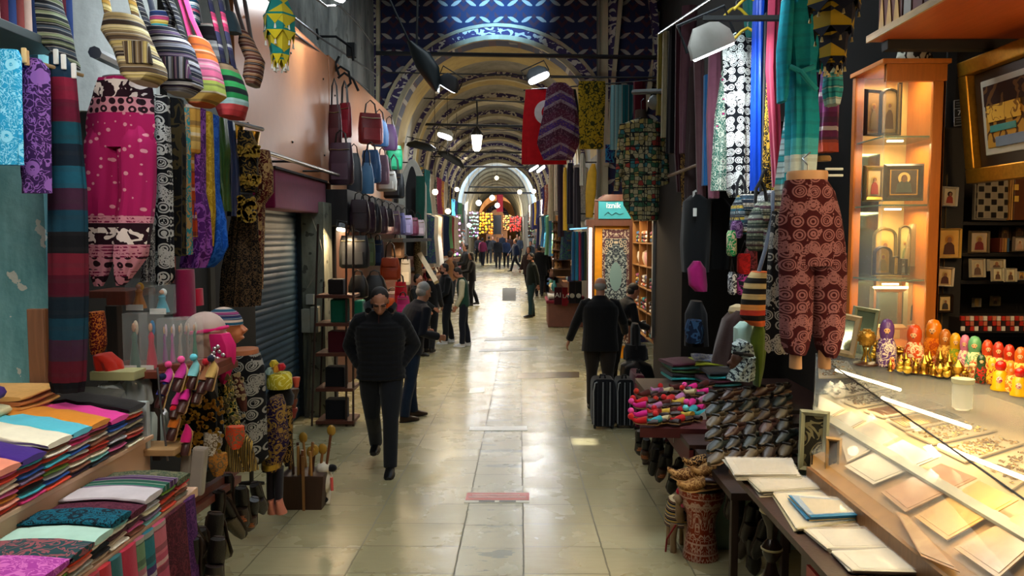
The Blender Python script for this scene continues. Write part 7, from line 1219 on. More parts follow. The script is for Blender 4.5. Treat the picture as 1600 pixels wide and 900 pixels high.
for i, (x, y, Y) in enumerate(((1150, 800, 4.4), (1168, 815, 4.3), (1180, 790, 4.3), (1160, 840, 4.4), (1186, 840, 4.2), (1140, 780, 4.6), (1175, 865, 4.3))):
    mule(f'dark slipper hanging in the shade behind the copper drum, {ORD[i]} from the top left'.replace('topmost', 'first'), x, y, Y, .24, ('#15100e', '#2a1c16')[i % 2], False, r.uniform(-.4, .4), 1.4, pi + r.uniform(-.2, .2), group='slippers in the shade under the papers')
# embroidered boat slippers on the drum
for i, (x, y, z, rz, L) in enumerate(((1085, 752, .40, 1.2, .26), (1112, 742, .43, 2.0, .25), (1100, 728, .47, 1.7, .22), (1125, 755, .40, .9, .22), (1095, 765, .36, 1.9, .26))):
    p = onz(x, y, z); t = slipper(('wide curled brown slipper', 'tan curled slipper with embroidery', 'dark curled slipper at the top', 'small tan curled slipper at the right', 'lowest curled brown slipper')[i] + ' on the drum skin', x, y, 4.7, L, floral(('#5a3820', '#7a5430', '#2a1c16')[i % 3], '#b08a58', 30), None, rz, 0, group='curled slippers on the drum'); t.location = p
DR = gp(1103, 4.85); DR.z = fz(4.85)
t = thing('goblet_drum', 'copper goblet drum with white arabesques standing on the floor', 'drum', DR)
s = N('copper_relief'); ang = s.ma('ARCTAN2', s.xyz(i=1), s.xyz()); v = s.vec(s.ma('MULTIPLY', s.ma('PINGPONG', ang, .52), .25), 0., s.xyz(i=2)); f = s.band(s.noise(v, sc=13, det=1, dist=1.8), .5, .035); vv = s.band(s.vor(v, sc=9, rnd=.5), .32, .03); z = s.xyz(i=2)
bd = s.ma('MAXIMUM', s.ma('MAXIMUM', s.band(z, .05, .005), s.band(z, .115, .006)), s.ma('MAXIMUM', s.band(z, .37, .008), s.band(z, .42, .004)))
CU = s.done(s.mix(s.ma('MAXIMUM', s.ma('MAXIMUM', f, vv), bd), h('#8a2f14'), h('#c8a090')), .3, .5)
m = M(); m.lathe([(.112, 0), (.116, .015), (.105, .06), (.098, .12), (.088, .20), (.095, .28), (.125, .35), (.142, .39), (.148, .43), (.150, .47)], n=36); m.obj('drum_body', CU, t); m = M(); m.lathe([(.152, .465), (.158, .475), (.158, .495), (.150, .505), (.02, .503)], n=36); m.obj('rim', plain('#1c1210', .25, .4), t)
t = thing('toy_camel', 'small plush camel with pompoms and saddle beside the copper drum', 'toy', gp(1066, 5.0)); t.location.z = fz(5.0); m = M()
m.ell((0, 0, .24), (.07, .10, .08)); m.tube([(0, -.08, .24), (-.02, -.13, .3), (-.02, -.13, .38)], [.035, .028, .026]); m.ell((-.03, -.16, .39), (.03, .05, .03)); m.ell((0, 0, .32), (.045, .05, .05))
for x, y in ((-.04, -.07), (.04, -.07), (-.04, .07), (.04, .07)): m.tube([(x, y, .2), (x * 1.1, y, .1), (x * 1.1, y, .0)], [.03, .022, .024])
blobobj('body', m, cloth('#8a7050'), t, .009, 3)
m = M(); m.loft([((0, 0, .34), (.06, 0, 0), (0, .08, 0)), ((0, 0, .25), (.085, 0, 0), (0, .09, 0)), ((0, 0, .17), (.09, 0, 0), (0, .09, 0))], 16, .8); m.obj('saddle_cloth', stripes(('#15233a', '#c8a040', '#141414', '#5a2a1c', '#c8b088'), .05, 2), t)
for i, (x, y, z, c) in enumerate(((-.02, -.13, .43, '#b01a2c'), (.03, -.1, .41, '#d8387a'), (.05, -.06, .38, '#d8901c'), (.0, -.14, .35, '#e05a8a'), (.06, 0, .37, '#a8c8c8'))): m = M(); m.ell((x, y, z), (.024, .024, .024), 10, 7); m.obj('pompom', cloth(c), t)
tubepx([(1056, 820, 4.85), (1042, 842, 4.85), (1040, 862, 4.85)], .006, cloth('#7a1c1c'), 'tassel', parent=t)
t = thing('turned_post', 'black turned wooden post with pale rings before the papers', 'post', gp(1217, 3.75)); z0 = fz(3.75); t.location.z = z0
prof = [(.055, 0), (.06, .03), (.035, .06), (.05, .10), (.058, .14), (.05, .18), (.03, .20), (.048, .24), (.055, .30), (.03, .36), (.02, .40), (.045, .44), (.05, .48), (.022, .52), (.03, .58), (.055, .64), (.045, .69), (.03, .72), (.03, .74)]
m = M(); m.lathe(prof, n=28); m.obj('turned_body', wood('#20140e', .25), t)
for z_ in (.12, .17, .265, .31, .47, .66): 
    rr = [a for a in prof if a[1] <= z_][-1][0]; m = M(); m.lathe([(rr + .002, z_ - .008), (rr + .008, z_ - .003), (rr + .008, z_ + .003), (rr + .002, z_ + .008)], n=28); m.obj('ring', plain('#a89a6c', .4), t, label='pale ring')
# ---------------------------------------------------------------- glass display case
ZT_ = 1.12; T1, T3 = onz(1275, 553, ZT_), onz(1660, 822, ZT_)
case = thing('display_case', 'long glass display case with sloping front full of jewellery and pictures', 'display case', (2.0, 3.4, fz(3.4)))
def cpoly(nm, pts, dz, mat, lb=None, off=(0, 0, 0)):
    m = M(); n = len(pts); P = [V(p) - case.location + V(off) for p in pts]; m.prism(P, (0, 0, 0), dz); o = m.obj(nm, mat, case, smooth=False); 
    if lb: o['label'] = lb
    return o
XB = 3.0; GL = glass((.95, 1, .97), .01, .10)
T1b, T3b = V((XB, T1.y, ZT_)), V((XB, T3.y, ZT_))
cpoly('glass_top', [T1, T3, T3b, T1b], (0, 0, .008), GL)
A0, A1 = V((1.46, 2.0, .72)), V((1.46, 3.80, .72)); B0, B1 = V((1.70, 2.0, .86)), V((1.70, 4.44, .86))
IW = plain('#d8c49a', .5)
cpoly('jewellery_deck', [B0, V((XB, 2.0, .86)), V((XB, T1.y, .86)), V((1.9, T1.y - .02, .86)), B1], (0, 0, -.02), plain('#cdb88c', .5))
cpoly('sloping_deck', [A0, B0, B1, A1], (.006, 0, -.012), plain('#a07a48', .4)); cpoly('dividing_strip', [V((1.66, 2, .868)), V((1.71, 2, .88)), V((1.71, 4.44, .88)), V((1.66, 4.3, .868))], (0, 0, .012), plain('#8a8a7c', .4))
m = M(); P = [T1, V((1.66, T1.y, .885)), V((1.66, 2.0, .885)), T3]; cpoly('sloping_glass', [T1, V((1.50, 3.9, .76)), V((1.50, 2.0, .76)), T3], (0, 0, .005), GL)
for a, b in ((T1, T3), (T1, T1b), (T1, V((1.47, 3.81, .73)))): m = M(); m.tube([a - case.location, b - case.location], .0035, 6); m.obj('metal_edge', plain('#2a2418', .3, .7), case)
cpoly('front_board', [V((1.44, 2.0, -.3)), V((1.44, 3.8, -.3)), V((1.44, 3.8, .72)), V((1.44, 2.0, .72))], (.03, 0, 0), wood('#7a5430', .4)); cpoly('end_board', [V((1.45, 3.8, -.3)), V((1.91, T1.y, -.3)), V((1.91, T1.y, .86)), B1, A1], (.02, -.03, 0), plain('#15100c', .6))
cpoly('front_ledge', [V((1.12, 2.2, .64)), V((1.46, 2.2, .64)), V((1.46, 4.05, .64)), V((1.12, 4.05, .64))], (0, 0, -.03), wood('#3a2212', .4)); cpoly('ledge_support', [V((1.2, 2.3, -.25)), V((1.42, 2.3, -.25)), V((1.42, 3.2, -.25)), V((1.2, 3.2, -.25))], (0, 0, .86), wood('#2a180e', .4))
cpoly('red_panel', [V((1.185, 2.5, -.2)), V((1.185, 3.1, -.2)), V((1.185, 3.1, .52)), V((1.185, 2.5, .52))], (.02, 0, 0), plain('#8a0f10', .4))
Np = V((-.14, 0, .24)).normalized()
def oninc(px, py, lift=.006):
    d = ray(px, py); o = V((0, 0, CAMZ)); P0 = V((1.46, 0, .72)) + Np * lift; return o + d * ((P0 - o).dot(Np) / d.dot(Np))
def quadthing(name, label, cat, P, th, mat, inner=None, group=None, nrm=V((0, 0, 1)), inset=.12, lb2=None, nm2='picture'):
    c = sum(P, V((0, 0, 0))) / 4; t = thing(name, label, cat, c, 0, group); Q = [p - c for p in P]; m = M(); m.hexa(Q + [q + nrm * th for q in Q]); m.obj('sheet' if cat != 'tray' else 'tray_base', mat, t, smooth=False)
    if inner: K = [q * (1 - inset) + nrm * th for q in Q]; m = M(); m.hexa(K + [q + nrm * .002 for q in K]); m.obj(nm2, inner, t, smooth=False)
    return t
def parch(a, b, seed): 
    s = N('parchment'); return s.done(s.mix(s.noise(s.vec(s.ma('ADD', s.xyz(), seed * 3.), s.xyz(i=1), 0.), sc=9, det=4, dist=1), h(a), h(b)), .28)
CARDS = [((1280, 618), (1322, 640), (1295, 655), (1278, 650)), ((1296, 654), (1330, 643), (1354, 658), (1312, 680)), ((1312, 684), (1362, 659), (1405, 683), (1324, 723)), ((1320, 729), (1411, 688), (1467, 716), (1365, 758)), ((1377, 770), (1471, 725), (1527, 748), (1415, 801)), ((1429, 808), (1530, 752), (1592, 782), (1480, 845)), ((1491, 857), (1600, 800), (1650, 826), (1560, 905)), ((1400, 800), (1418, 806), (1500, 895), (1440, 870))]
for i, c in enumerate(CARDS): quadthing('picture_card', ('pale card, farthest on the sloping case floor', 'second pale card from the far end of the case', 'grey-white landscape card, third from the far end', 'glaring white card in the middle of the slope', 'rose and gold picture card under the lamp glare', 'ochre landscape card near the front of the case', 'large brownish card at the lower right corner', 'narrow tan card along the lower edge of the slope')[i], 'card', [oninc(*p, .008 + .002 * i) for p in c], .004, plain(('#c8bca0', '#c0b090', '#c8b8a0', '#d0c4b0', '#b88a5c', '#c8984c', '#c0985c', '#b88a50')[i], .3), parch(*(('#c0b498', '#e0d8c4'), ('#8a8478', '#d0c8b4'), ('#9a9488', '#d8ccb8'), ('#b0a898', '#e4dcc8'), ('#a86a48', '#d8b080'), ('#a87838', '#dcb460'), ('#a87c48', '#d8b888'), ('#9a7040', '#c8a870'))[i], i), 'picture cards on the sloping case floor', Np)
# jewellery trays: chains, bangles and charms in heaps nobody could count
TRAYS = [((1278, 562), (1325, 566), (1340, 590), (1279, 592)), ((1287, 610), (1367, 592), (1402, 606), (1304, 623)), ((1313, 627), (1393, 610), (1425, 622), (1340, 638)), ((1349, 643), (1444, 626), (1478, 637), (1380, 654)), ((1384, 657), (1474, 642), (1508, 657), (1415, 674)), ((1415, 677), (1511, 660), (1558, 674), (1458, 696)), ((1464, 702), (1558, 683), (1605, 693), (1508, 724)), ((1530, 730), (1590, 706), (1650, 722), (1580, 768))]
for i, q in enumerate(TRAYS):
    P = [onz(*p, .868) for p in q]; t = quadthing('jewellery_tray', ('tray of gold trinkets at the far corner of the case', 'tray of dark tangled chains', 'tray of bronze chains and bangles', 'tray of parallel copper-coloured necklaces', 'tray of straw-gold necklaces with black cords', 'tray of golden brooches in two clusters', 'tray crowded with golden charms', 'tray of brass rings and little boxes at the right edge')[i], 'tray', P, .008, plain('#cdbb94', .5), None, 'jewellery trays in the glass case')
    m = M(); c = t.location; c1 = ('#c8983c', '#5a4428', '#7a5c30', '#a06a3c', '#b08a3c', '#c0a050', '#c8a454', '#b8965a')[i]
    def bil(u, v): return (P[0] * (1 - u) + P[1] * u) * (1 - v) + (P[3] * (1 - u) + P[2] * u) * v - c
    if i in (3, 4):
        for k_ in range(26):
            u = .04 + .92 * k_ / 25; m.tube([bil(u, .1) + V((0, 0, .012)), bil(u + r.uniform(-.01, .01), .5) + V((0, 0, .017)), bil(u + .01, .9) + V((0, 0, .012))], .0035, 5)
    else:
        for k_ in range(90):
            p = bil(r.uniform(.06, .94), r.uniform(.08, .92)) + V((0, 0, .011)); a = r.uniform(0, pi); rr = r.uniform(.006, .016)
            if k_ % 3: m.tube([p + V((cos(a + q_ * 1.05) * rr, sin(a + q_ * 1.05) * rr, .003 * (q_ % 2))) for q_ in range(6)], .0025, 4)
            else: m.ell(p, (rr * .5, rr * .4, .005), 6, 4)
    o = m.obj('jewellery', plain(c1, .25, .9, .5, sc=80), t); o['kind'] = 'stuff'
# papers and prints on the ledge
PAP = [((1133, 712), (1236, 714), (1248, 738), (1150, 738), .70, 'clear-sleeved prints lying farthest on the ledge', '#b8b4a8', '#c8c4b8'), ((1166, 738), (1262, 742), (1286, 758), (1192, 764), .68, 'stack of prints with a small picture on top, second from the back', '#b0aa98', '#d0cab8'), ((1210, 766), (1345, 763), (1402, 800), (1245, 822), .67, 'wide stack of ivory sheets at the middle of the ledge', '#c8bc98', '#d8cca8'),
       ((1236, 770), (1350, 778), (1364, 797), (1264, 802), .70, 'blue-bordered prints in plastic on the ivory stack', '#2a7aa8', '#cdb888'), ((1262, 822), (1400, 820), (1428, 850), (1292, 852), .67, 'white sheets with a small ornament, second from the front', '#d0cab8', '#dcd8cc'), ((1300, 856), (1448, 850), (1476, 888), (1332, 886), .67, 'foremost sleeved white sheets at the bottom edge', '#c8c4b4', '#e0ddd2'), ((1246, 806), (1392, 806), (1404, 818), (1262, 820), .66, 'tan folder edge under the ivory stack', '#a88a5c', '#b89868')]
for a, b, c, d, z, lb, c1, c2 in PAP:
    P = [onz(*q, z) for q in (d, c, b, a)]; cc_ = sum(P, V((0, 0, 0))) / 4; t = thing('paper_stack', lb, 'papers', cc_ - V((0, 0, .02)), 0, 'prints and papers on the ledge')
    for k_ in range(5):
        Q = [(p - cc_) * (1 + .012 * (k_ % 3)) + V((r.uniform(-.016, .016), r.uniform(-.016, .016), -.02 + k_ * .006)) for p in P]; m = M(); m.hexa(Q + [q + V((0, 0, .004)) for q in Q]); m.obj('sheet', plain(c2 if k_ % 2 else c1, .4, 0, .08), t, smooth=False)
    Q = [(p - cc_) * .8 + V((0, 0, .0085)) for p in P]; m = M(); m.hexa(Q + [q + V((0, 0, .001)) for q in Q]); m.obj('print', parch('#8f8468', c2, len(lb)), t, smooth=False); Q = [(p - cc_) * 1.03 + V((0, 0, .014)) for p in P]; m = M(); m.hexa(Q + [q + V((0, 0, .0015)) for q in Q]); m.obj('plastic_sleeve', glass((1, 1, 1), .05, .18), t, smooth=False)
quadthing('paper_tag', 'white paper tag hanging below the ledge corner', 'tag', [at(1187, 772, 3.95), at(1204, 801, 3.95), at(1212, 790, 3.95), at(1210, 768, 3.95)], .003, plain('#c8c8bc', .6), nrm=V((0, -1, 0)))
# ---------------------------------------------------------------- picture frames and icons
def figure(par, w_, hh, y, robe='#7a2a20', halo='#c8a040', bg='#c8a468', z0=0, bust=False, kids=True):
    m = M(); m.box((0, y, z0 + hh / 2), (w_, .003, hh)); m.obj('panel', plain(bg, .4), par, smooth=False)
    m = M(); m.loft([((0, y - .004, z0 + hh * .66), (w_ * .24, 0, 0), (0, 0, w_ * .24)), ((0, y - .005, z0 + hh * .66), (w_ * .24, 0, 0), (0, 0, w_ * .24))], 18); m.obj('halo', plain(halo, .3, .5), par)
    m = M(); m.prism([(-w_ * .32, y - .006, z0 + hh * .06), (w_ * .32, y - .006, z0 + hh * .06), (w_ * .26, y - .006, z0 + hh * .42), (w_ * .1, y - .006, z0 + hh * .54), (-w_ * .1, y - .006, z0 + hh * .54), (-w_ * .26, y - .006, z0 + hh * .42)], (0, 0, 0), (0, -.002, 0)); m.obj('robe', plain(robe, .5), par, smooth=False)
    m = M(); m.loft([((0, y - .009, z0 + hh * .64), (w_ * .12, 0, 0), (0, 0, w_ * .16)), ((0, y - .011, z0 + hh * .64), (w_ * .12, 0, 0), (0, 0, w_ * .16))], 14); m.obj('face', plain('#8a5a38', .5), par)
def frame(name, label, cat, x0, x1, y0, y1, Y, fc, fw, inner=None, rot=(0, 0, 0), group=None, d=.03, fig=None, bg='#c8a468', arch=False, par_mat=None):
    p = at((x0 + x1) / 2, y1, Y); w_ = (x1 - x0) / 1200 * Y; hh = (y1 - y0) / 1200 * Y; t = thing(name, label, cat, p, 0, group); t.rotation_euler = rot; fm = par_mat or wood(fc, .4); fw = fw / 1200 * Y
    m = M()
    O = [(-w_ / 2, 0), (w_ / 2, 0), (w_ / 2, hh), (-w_ / 2, hh)] if not arch else [(-w_ / 2, 0), (w_ / 2, 0)] + [(w_ / 2 * cos(a * pi / 10), hh - w_ / 2 * .8 + w_ / 2 * .8 * sin(a * pi / 10)) for a in range(11)]
    cx_, cz_ = 0, hh / 2; I = [(x * (1 - 2 * fw / w_), cz_ + (z - cz_) * (1 - 2 * fw / hh)) for x, z in O]; n = len(O); vs = []
    for y, L_ in ((0, O), (-d, [((o[0] * .6 + i_[0] * .4), (o[1] * .6 + i_[1] * .4)) for o, i_ in zip(O, I)]), (-d * .5, I)): vs += [(x, y, z) for x, z in L_]
    fs = [(k_ * n + i, k_ * n + (i + 1) % n, (k_ + 1) * n + (i + 1) % n, (k_ + 1) * n + i) for k_ in range(2) for i in range(n)] + [tuple(range(n))]; m.add(vs, fs); m.obj('frame', fm, t, smooth=False)
    m = M(); m.prism([(x, -.004, z) for x, z in I], (0, 0, 0), (0, -.003, 0)); m.obj('picture', inner or plain(bg, .4), t, smooth=False)
    if fig: figure(t, (w_ - 2 * fw) * .9, (hh - 2 * fw) * .94, -.009, fig[0], fig[1], fig[2], z0=fw + .03 * hh)
    return t
OLD = wood('#7d8068', .6)
frame('framed_picture', 'weathered green-grey frame with gilt edge leaning at the shoes', 'frame', 1247, 1292, 640, 738, 3.9, '#7d8068', 9, floral('#1e1c14', '#6a6448', 9), (-.12, 0, -.45), par_mat=OLD); frame('framed_picture', 'gilt-edged weathered frame right behind the first one', 'frame', 1288, 1312, 682, 760, 3.7, '#9a7a4a', 6, plain('#3a2a1c', .4), (-.1, 0, -.5))
frame('framed_mirror', 'small pale wooden frame with mirror leaning on the case corner', 'frame', 1292, 1334, 488, 556, 4.7, '#8a7a60', 10, plain('#9ab0a8', .1, .8), (-.25, .18, -.3), par_mat=wood('#8a7f68', .5)); frame('framed_mirror', 'greenish mirror frame behind the small pale one', 'frame', 1322, 1362, 478, 560, 4.85, '#6a5a40', 7, plain('#8aa89c', .1, .8), (-.25, .15, -.3), par_mat=wood('#7d8a74', .5))
# tall lit cabinet
CBX0, CBX1, CY0, CY1, CZ0, CZ1 = 2.335, 2.72, 5.0, 5.45, 1.12, 2.97
OW = wood('#b8681e', .4, dark=.8); t = thing('icon_cabinet', 'tall orange wooden glass cabinet lit inside, holding icons', 'cabinet', (2.5, 5.2, CZ0))
wbox('right_stile', (CBX1 - .08, CY0, CZ0), (CBX1, CY0 + .03, CZ1), OW, parent=t); wbox('top_rail', (CBX0, CY0 - .01, CZ1 - .11), (CBX1, CY0 + .03, CZ1), OW, parent=t); wbox('top_board', (CBX0 - .03, CY0 - .02, CZ1), (CBX1 + .02, CY1 + .02, CZ1 + .03), OW, parent=t); wbox('side_panel', (CBX1 - .02, CY0, CZ0), (CBX1, CY1, CZ1), OW, parent=t)
wbox('rear_post', (CBX0 - .01, CY1 - .03, CZ0), (CBX0 + .05, CY1 + .02, CZ1), OW, parent=t); wbox('back_board', (CBX0, CY1 + .02, CZ0), (CBX1, CY1 + .04, CZ1), plain('#e8c47c', .5), parent=t); wbox('bottom_board', (CBX0, CY0, CZ0), (CBX1, CY1, CZ0 + .03), OW, parent=t); wbox('mirror', (CBX0 + .06, CY1 + .005, CZ0 + .1), (CBX0 + .19, CY1 + .015, 2.45), plain('#6a7a70', .08, .9), parent=t, bev=0)
wbox('front_glass', (CBX0, CY0 + .01, CZ0), (CBX1 - .08, CY0 + .016, CZ1 - .11), GL, parent=t, bev=0); wbox('side_glass', (CBX0, CY0, CZ0), (CBX0 + .006, CY1, CZ1), GL, parent=t, bev=0)
for z in (1.58, 2.07, 2.51): wbox('glass_shelf', (CBX0 + .01, CY0 + .03, z), (CBX1 - .03, CY1, z + .01), plain('#6f8a70', .1), parent=t, bev=0)
for z in (1.55, 2.04, 2.48, 2.93):
    light('AREA', (2.52, 5.2, z), 4.2, (1, .76, .38), .25, (2.53, 5.25, z - 1)); wbox('light_strip', (CBX0 + .05, CY0 + .05, z + .005), (CBX0 + .15, CY0 + .07, z + .015), glow('#fff0cc', 10), parent=t, bev=0)
IC = 'icons in the lit cabinet'
frame('icon', 'dark triptych wing with three small arched scenes, top shelf', 'icon', 1345, 1378, 142, 213, 5.3, '#2c1810', 5, None, (0, 0, .35), IC, fig=('#8a7a50', '#b89a58', '#8a6a3c')); frame('icon', 'arched icon of a veiled mother, centre of the top shelf', 'icon', 1372, 1402, 140, 212, 5.2, '#2c1810', 4, None, (0, 0, 0), IC, fig=('#5a3a24', '#c8a860', '#c8a870'), arch=True); frame('icon', 'narrow dark wing at the right of the triptych', 'icon', 1400, 1407, 132, 212, 5.15, '#24140e', 2, None, (0, 0, -.3), IC)
frame('icon', 'gold framed icon at the left of the second shelf', 'icon', 1345, 1382, 260, 315, 5.3, '#c8982c', 7, None, (0, 0, .2), IC, fig=('#a8402c', '#e0c070', '#c8b080'), par_mat=GOLD); frame('icon', 'black and gold framed icon of two figures on the second shelf', 'icon', 1381, 1440, 257, 314, 5.1, '#20140f', 9, plain('#b8862c', .3, .6), (0, 0, -.15), IC, fig=('#4a5a50', '#c8a860', '#3a2a1c'))
frame('icon', 'large arched silver icon on the third shelf', 'icon', 1360, 1399, 355, 432, 5.3, '#a89468', 4, None, (0, 0, .1), IC, fig=('#8a3a24', '#e0c070', '#c8a860'), arch=True, par_mat=metal('#b0a070')); frame('icon', 'smaller arched silver icon in front of the large one', 'icon', 1362, 1392, 384, 430, 5.15, '#3a2a1c', 4, None, (0, 0, .1), IC, fig=('#7a6a3c', '#c8a850', '#a8843c'), arch=True); frame('icon', 'round-topped green-gold icon right of the large one', 'icon', 1402, 1420, 352, 430, 5.3, '#5a4a28', 3, None, (0, 0, -.2), IC, fig=('#6a7a4a', '#c8b060', '#b8b070'), arch=True)
frame('icon', 'tiny gold icon at the shelf front', 'icon', 1393, 1403, 400, 430, 5.1, '#2a1c14', 2, None, (0, 0, 0), IC, fig=('#a8842c', '#d8b860', '#c8a048'), arch=True); frame('icon', 'tiny black icon beside the tiny gold one', 'icon', 1404, 1415, 404, 430, 5.08, '#14100e', 2, None, (0, 0, 0), IC, fig=('#8a8a80', '#c8c8b8', '#5a5a50'))
G('wrapped_parcel', 'greyish wrapped parcel leaning in the cabinet', 'parcel', [(350, 1422, 1440), (370, 1416, 1440), (411, 1408, 1434), (416, 1410, 1430)], 5.3, plain('#8a7850', .4), .03, (3, .05), .6); frame('framed_mirror', 'silver framed mirror on the bottom shelf', 'frame', 1357, 1417, 447, 515, 5.2, '#b8b098', 9, plain('#9aa8a0', .05, .95), (0, 0, 0), IC, par_mat=metal('#c0b48c')); frame('icon', 'portrait icon of a bearded man in a dark robe, bottom shelf', 'icon', 1413, 1440, 440, 508, 5.3, '#a89870', 2, None, (0, 0, 0), IC, fig=('#1c1814', '#b8a880', '#a89468'))
# icons pinned on the dark post, back wall and shelves
struct(wbox('wall_shop_right', (2.74, 5.62, 0), (4.6, 5.7, 3.6), plain('#0f0c0a', .8))); struct(wbox('wall_shop_side', (3.9, 1.5, 0), (4.0, 5.7, 3.6), plain('#0f0c0a', .8)))
boxat(1471, 1481, 272, 530, 5.22, .018, wood('#8a7048', .6), 'wooden_batten', 'pale wooden batten carrying the pinned icons', 'batten')
PI_ = 'icons pinned to the batten'
frame('icon', 'top pinned icon of mother and child on white', 'icon', 1469, 1493, 292, 323, 5.2, '#d8d0c0', 3, None, (0, .05, 0), PI_, fig=('#8a2a18', '#2a1a14', '#c8b898')); frame('icon', 'large golden pinned icon of a standing saint in a landscape', 'icon', 1462, 1499, 357, 404, 5.2, '#c8a04c', 3, None, (0, 0, 0), PI_, fig=('#4a2414', '#c88a3c', '#c89848')); frame('icon', 'third pinned icon, a bearded face on white', 'icon', 1460, 1487, 417, 448, 5.2, '#d8cdb8', 3, None, (0, .04, 0), PI_, fig=('#4a2018', '#c8a868', '#c8a878')); frame('icon', 'lowest pinned icon, a dark framed portrait', 'icon', 1462, 1487, 459, 489, 5.2, '#24160f', 4, None, (0, 0, 0), PI_, fig=('#3a3028', '#c8b890', '#c8ac74'))
ws = thing('wall_shelves', 'black wall shelving on the right carrying boards and icons', 'shelf', at(1550, 350, 5.5))
for x0, x1, y in ((1500, 1660, 346), (1500, 1660, 395), (1500, 1660, 438), (1500, 1660, 520)): boxat(x0, x1, y, y + 6, 5.25, .36, plain('#15110f', .5), 'shelf_board', parent=ws)
wbox('post', (2.78, 5.24, 1.1), (3.0, 5.61, 2.6), plain('#15110f', .7), parent=ws)
s = N('inlay'); u = s.ma('FLOOR', s.ma('DIVIDE', s.ma('ADD', s.xyz(), 5.), .043)); v_ = s.ma('FLOOR', s.ma('DIVIDE', s.xyz(i=2), .043)); ch = s.ma('MODULO', s.ma('ADD', u, v_), 2.); fu = s.ma('FRACT', s.ma('DIVIDE', s.ma('ADD', s.xyz(), 5.), .043)); fv = s.ma('FRACT', s.ma('DIVIDE', s.xyz(i=2), .043)); ln = s.ma('MAXIMUM', s.gt(s.ma('ABSOLUTE', s.ma('SUBTRACT', fu, .5)), .43), s.gt(s.ma('ABSOLUTE', s.ma('SUBTRACT', fv, .5)), .43)); st = s.band(s.vor(sc=95, rnd=0.), .4, .12)
INL = s.done(s.mix(ln, s.mix(s.ma('MULTIPLY', ch, st), h('#120d0a'), h('#a89c88')), h('#8f8674')), .3)
t = thing('game_board', 'inlaid chess board standing on the top black shelf', 'game board', at(1551, 344, 5.2)); boxat(1522, 1581, 278, 344, 5.2, .03, plain('#6a6258'), 'border', parent=t, rot=(-.05, .02, 0)); boxat(1526, 1577, 281, 341, 5.185, .012, INL, 'inlay', parent=t, rot=(-.05, .02, 0), bev=0)
t = thing('game_board', 'brown board with yellow squares right of the chess board', 'game board', at(1594, 344, 5.2)); boxat(1583, 1640, 270, 344, 5.2, .03, wood('#5a3014', .35), 'board', parent=t); 
for y in (288, 306): boxat(1585, 1592, y, y + 9, 5.19, .01, plain('#c8a040'), 'yellow_square', parent=t, bev=0)
boxat(1578, 1580, 268, 344, 5.17, .03, wood('#b8863c'), 'edge', parent=t); boxat(1582, 1583, 268, 344, 5.17, .03, wood('#b8863c'), 'edge', parent=t)
WSI = 'icons on the black shelves'
frame('icon', 'icon of a red-robed figure on grey, second black shelf', 'icon', 1512, 1543, 361, 396, 5.25, '#6a5c48', 3, None, (0, 0, 0), WSI, fig=('#6a1c18', '#c8a868', '#a8947c')); frame('icon', 'dim icon pair at the shelf, left of the pale one', 'icon', 1560, 1576, 354, 376, 5.4, '#3a2c20', 2, None, (0, 0, 0), WSI, fig=('#3a2418', '#a8844c', '#5a4630')); frame('icon', 'dim icon behind the pale one', 'icon', 1582, 1599, 354, 370, 5.4, '#3a2c20', 2, None, (0, 0, 0), WSI, fig=('#3a2418', '#a8844c', '#4a3828')); frame('icon', 'pale small icon at the right edge of the second shelf', 'icon', 1581, 1600, 370, 393, 5.2, '#8a7a68', 2, None, (0, 0, 0), WSI, fig=('#a8846c', '#d8c8a8', '#a89888'))
for i in range(4): boxat(1562 + i * 4, 1566 + i * 4, 372, 394, 5.25, .12, plain(('#6a2c14', '#8a5a2c', '#a87838', '#3a5a78')[i], .5), 'booklet', ('dark red', 'brown', 'tan', 'blue')[i] + ' booklet standing beside the small pale icon', 'book', group='booklets on the second shelf')
boxat(1504, 1572, 400, 437, 5.3, .12, plain('#14100f', .4), 'card_stand', 'black stepped stand holding small icon cards', 'stand')
for i, (x0, x1, y0, y1) in enumerate(((1514, 1537, 404, 434), (1542, 1568, 405, 424), (1548, 1566, 418, 440), (1568, 1586, 419, 441), (1588, 1600, 424, 438))): frame('icon_card', ('tall silver card at the left of the stand', 'wide silver card behind the small pair', 'small white icon card, left of the pair', 'small white icon card, right of the pair', 'gold card at the right edge')[i], 'card', x0, x1, y0, y1, 5.2 - .03 * (i > 1), '#c8c0a8', 2, None, (-.1, 0, 0), 'cards on the black stand', fig=('#5a4030', '#c8b890', ('#a89c84', '#a89c84', '#c8c0a0', '#c8c0a0', '#c8901c')[i]))
frame('icon', 'tiny four-part picture on the black wall', 'icon', 1518, 1530, 465, 480, 5.58, '#c8bca0', 2, None, (0, 0, 0), None); frame('icon', 'tiny dim portrait right of the four-part picture', 'icon', 1546, 1560, 462, 478, 5.58, '#8a7a58', 2, None, (0, 0, 0), None, fig=('#3a2c20', '#a8906c', '#7a6848'))
t = thing('magnet_box', 'long low box packed with red and white printed magnets', 'box', at(1550, 520, 5.1)); boxat(1500, 1650, 497, 520, 5.1, .3, plain('#1a1210'), 'box', parent=t)
for i in range(20):
    for j in range(3): boxat(1502 + i * 7, 1508 + i * 7, 494 + j * 8, 501 + j * 8, 5.09 - .0 * j, .02, plain(('#a8281c', '#c8c0b0', '#2c1c1c', '#b8684c', '#d8d0c4')[(i * 3 + j * 2 + i // 3) % 5], .4), 'magnet', parent=t, bev=0)
t = thing('door_sign', 'small black sign with white outline and the number 73', 'sign', at(1500, 197, 5.55)); boxat(1491, 1510, 156, 197, 5.55, .01, plain('#0c0c0e', .5), 'plate', parent=t, rot=(0, -.08, 0))
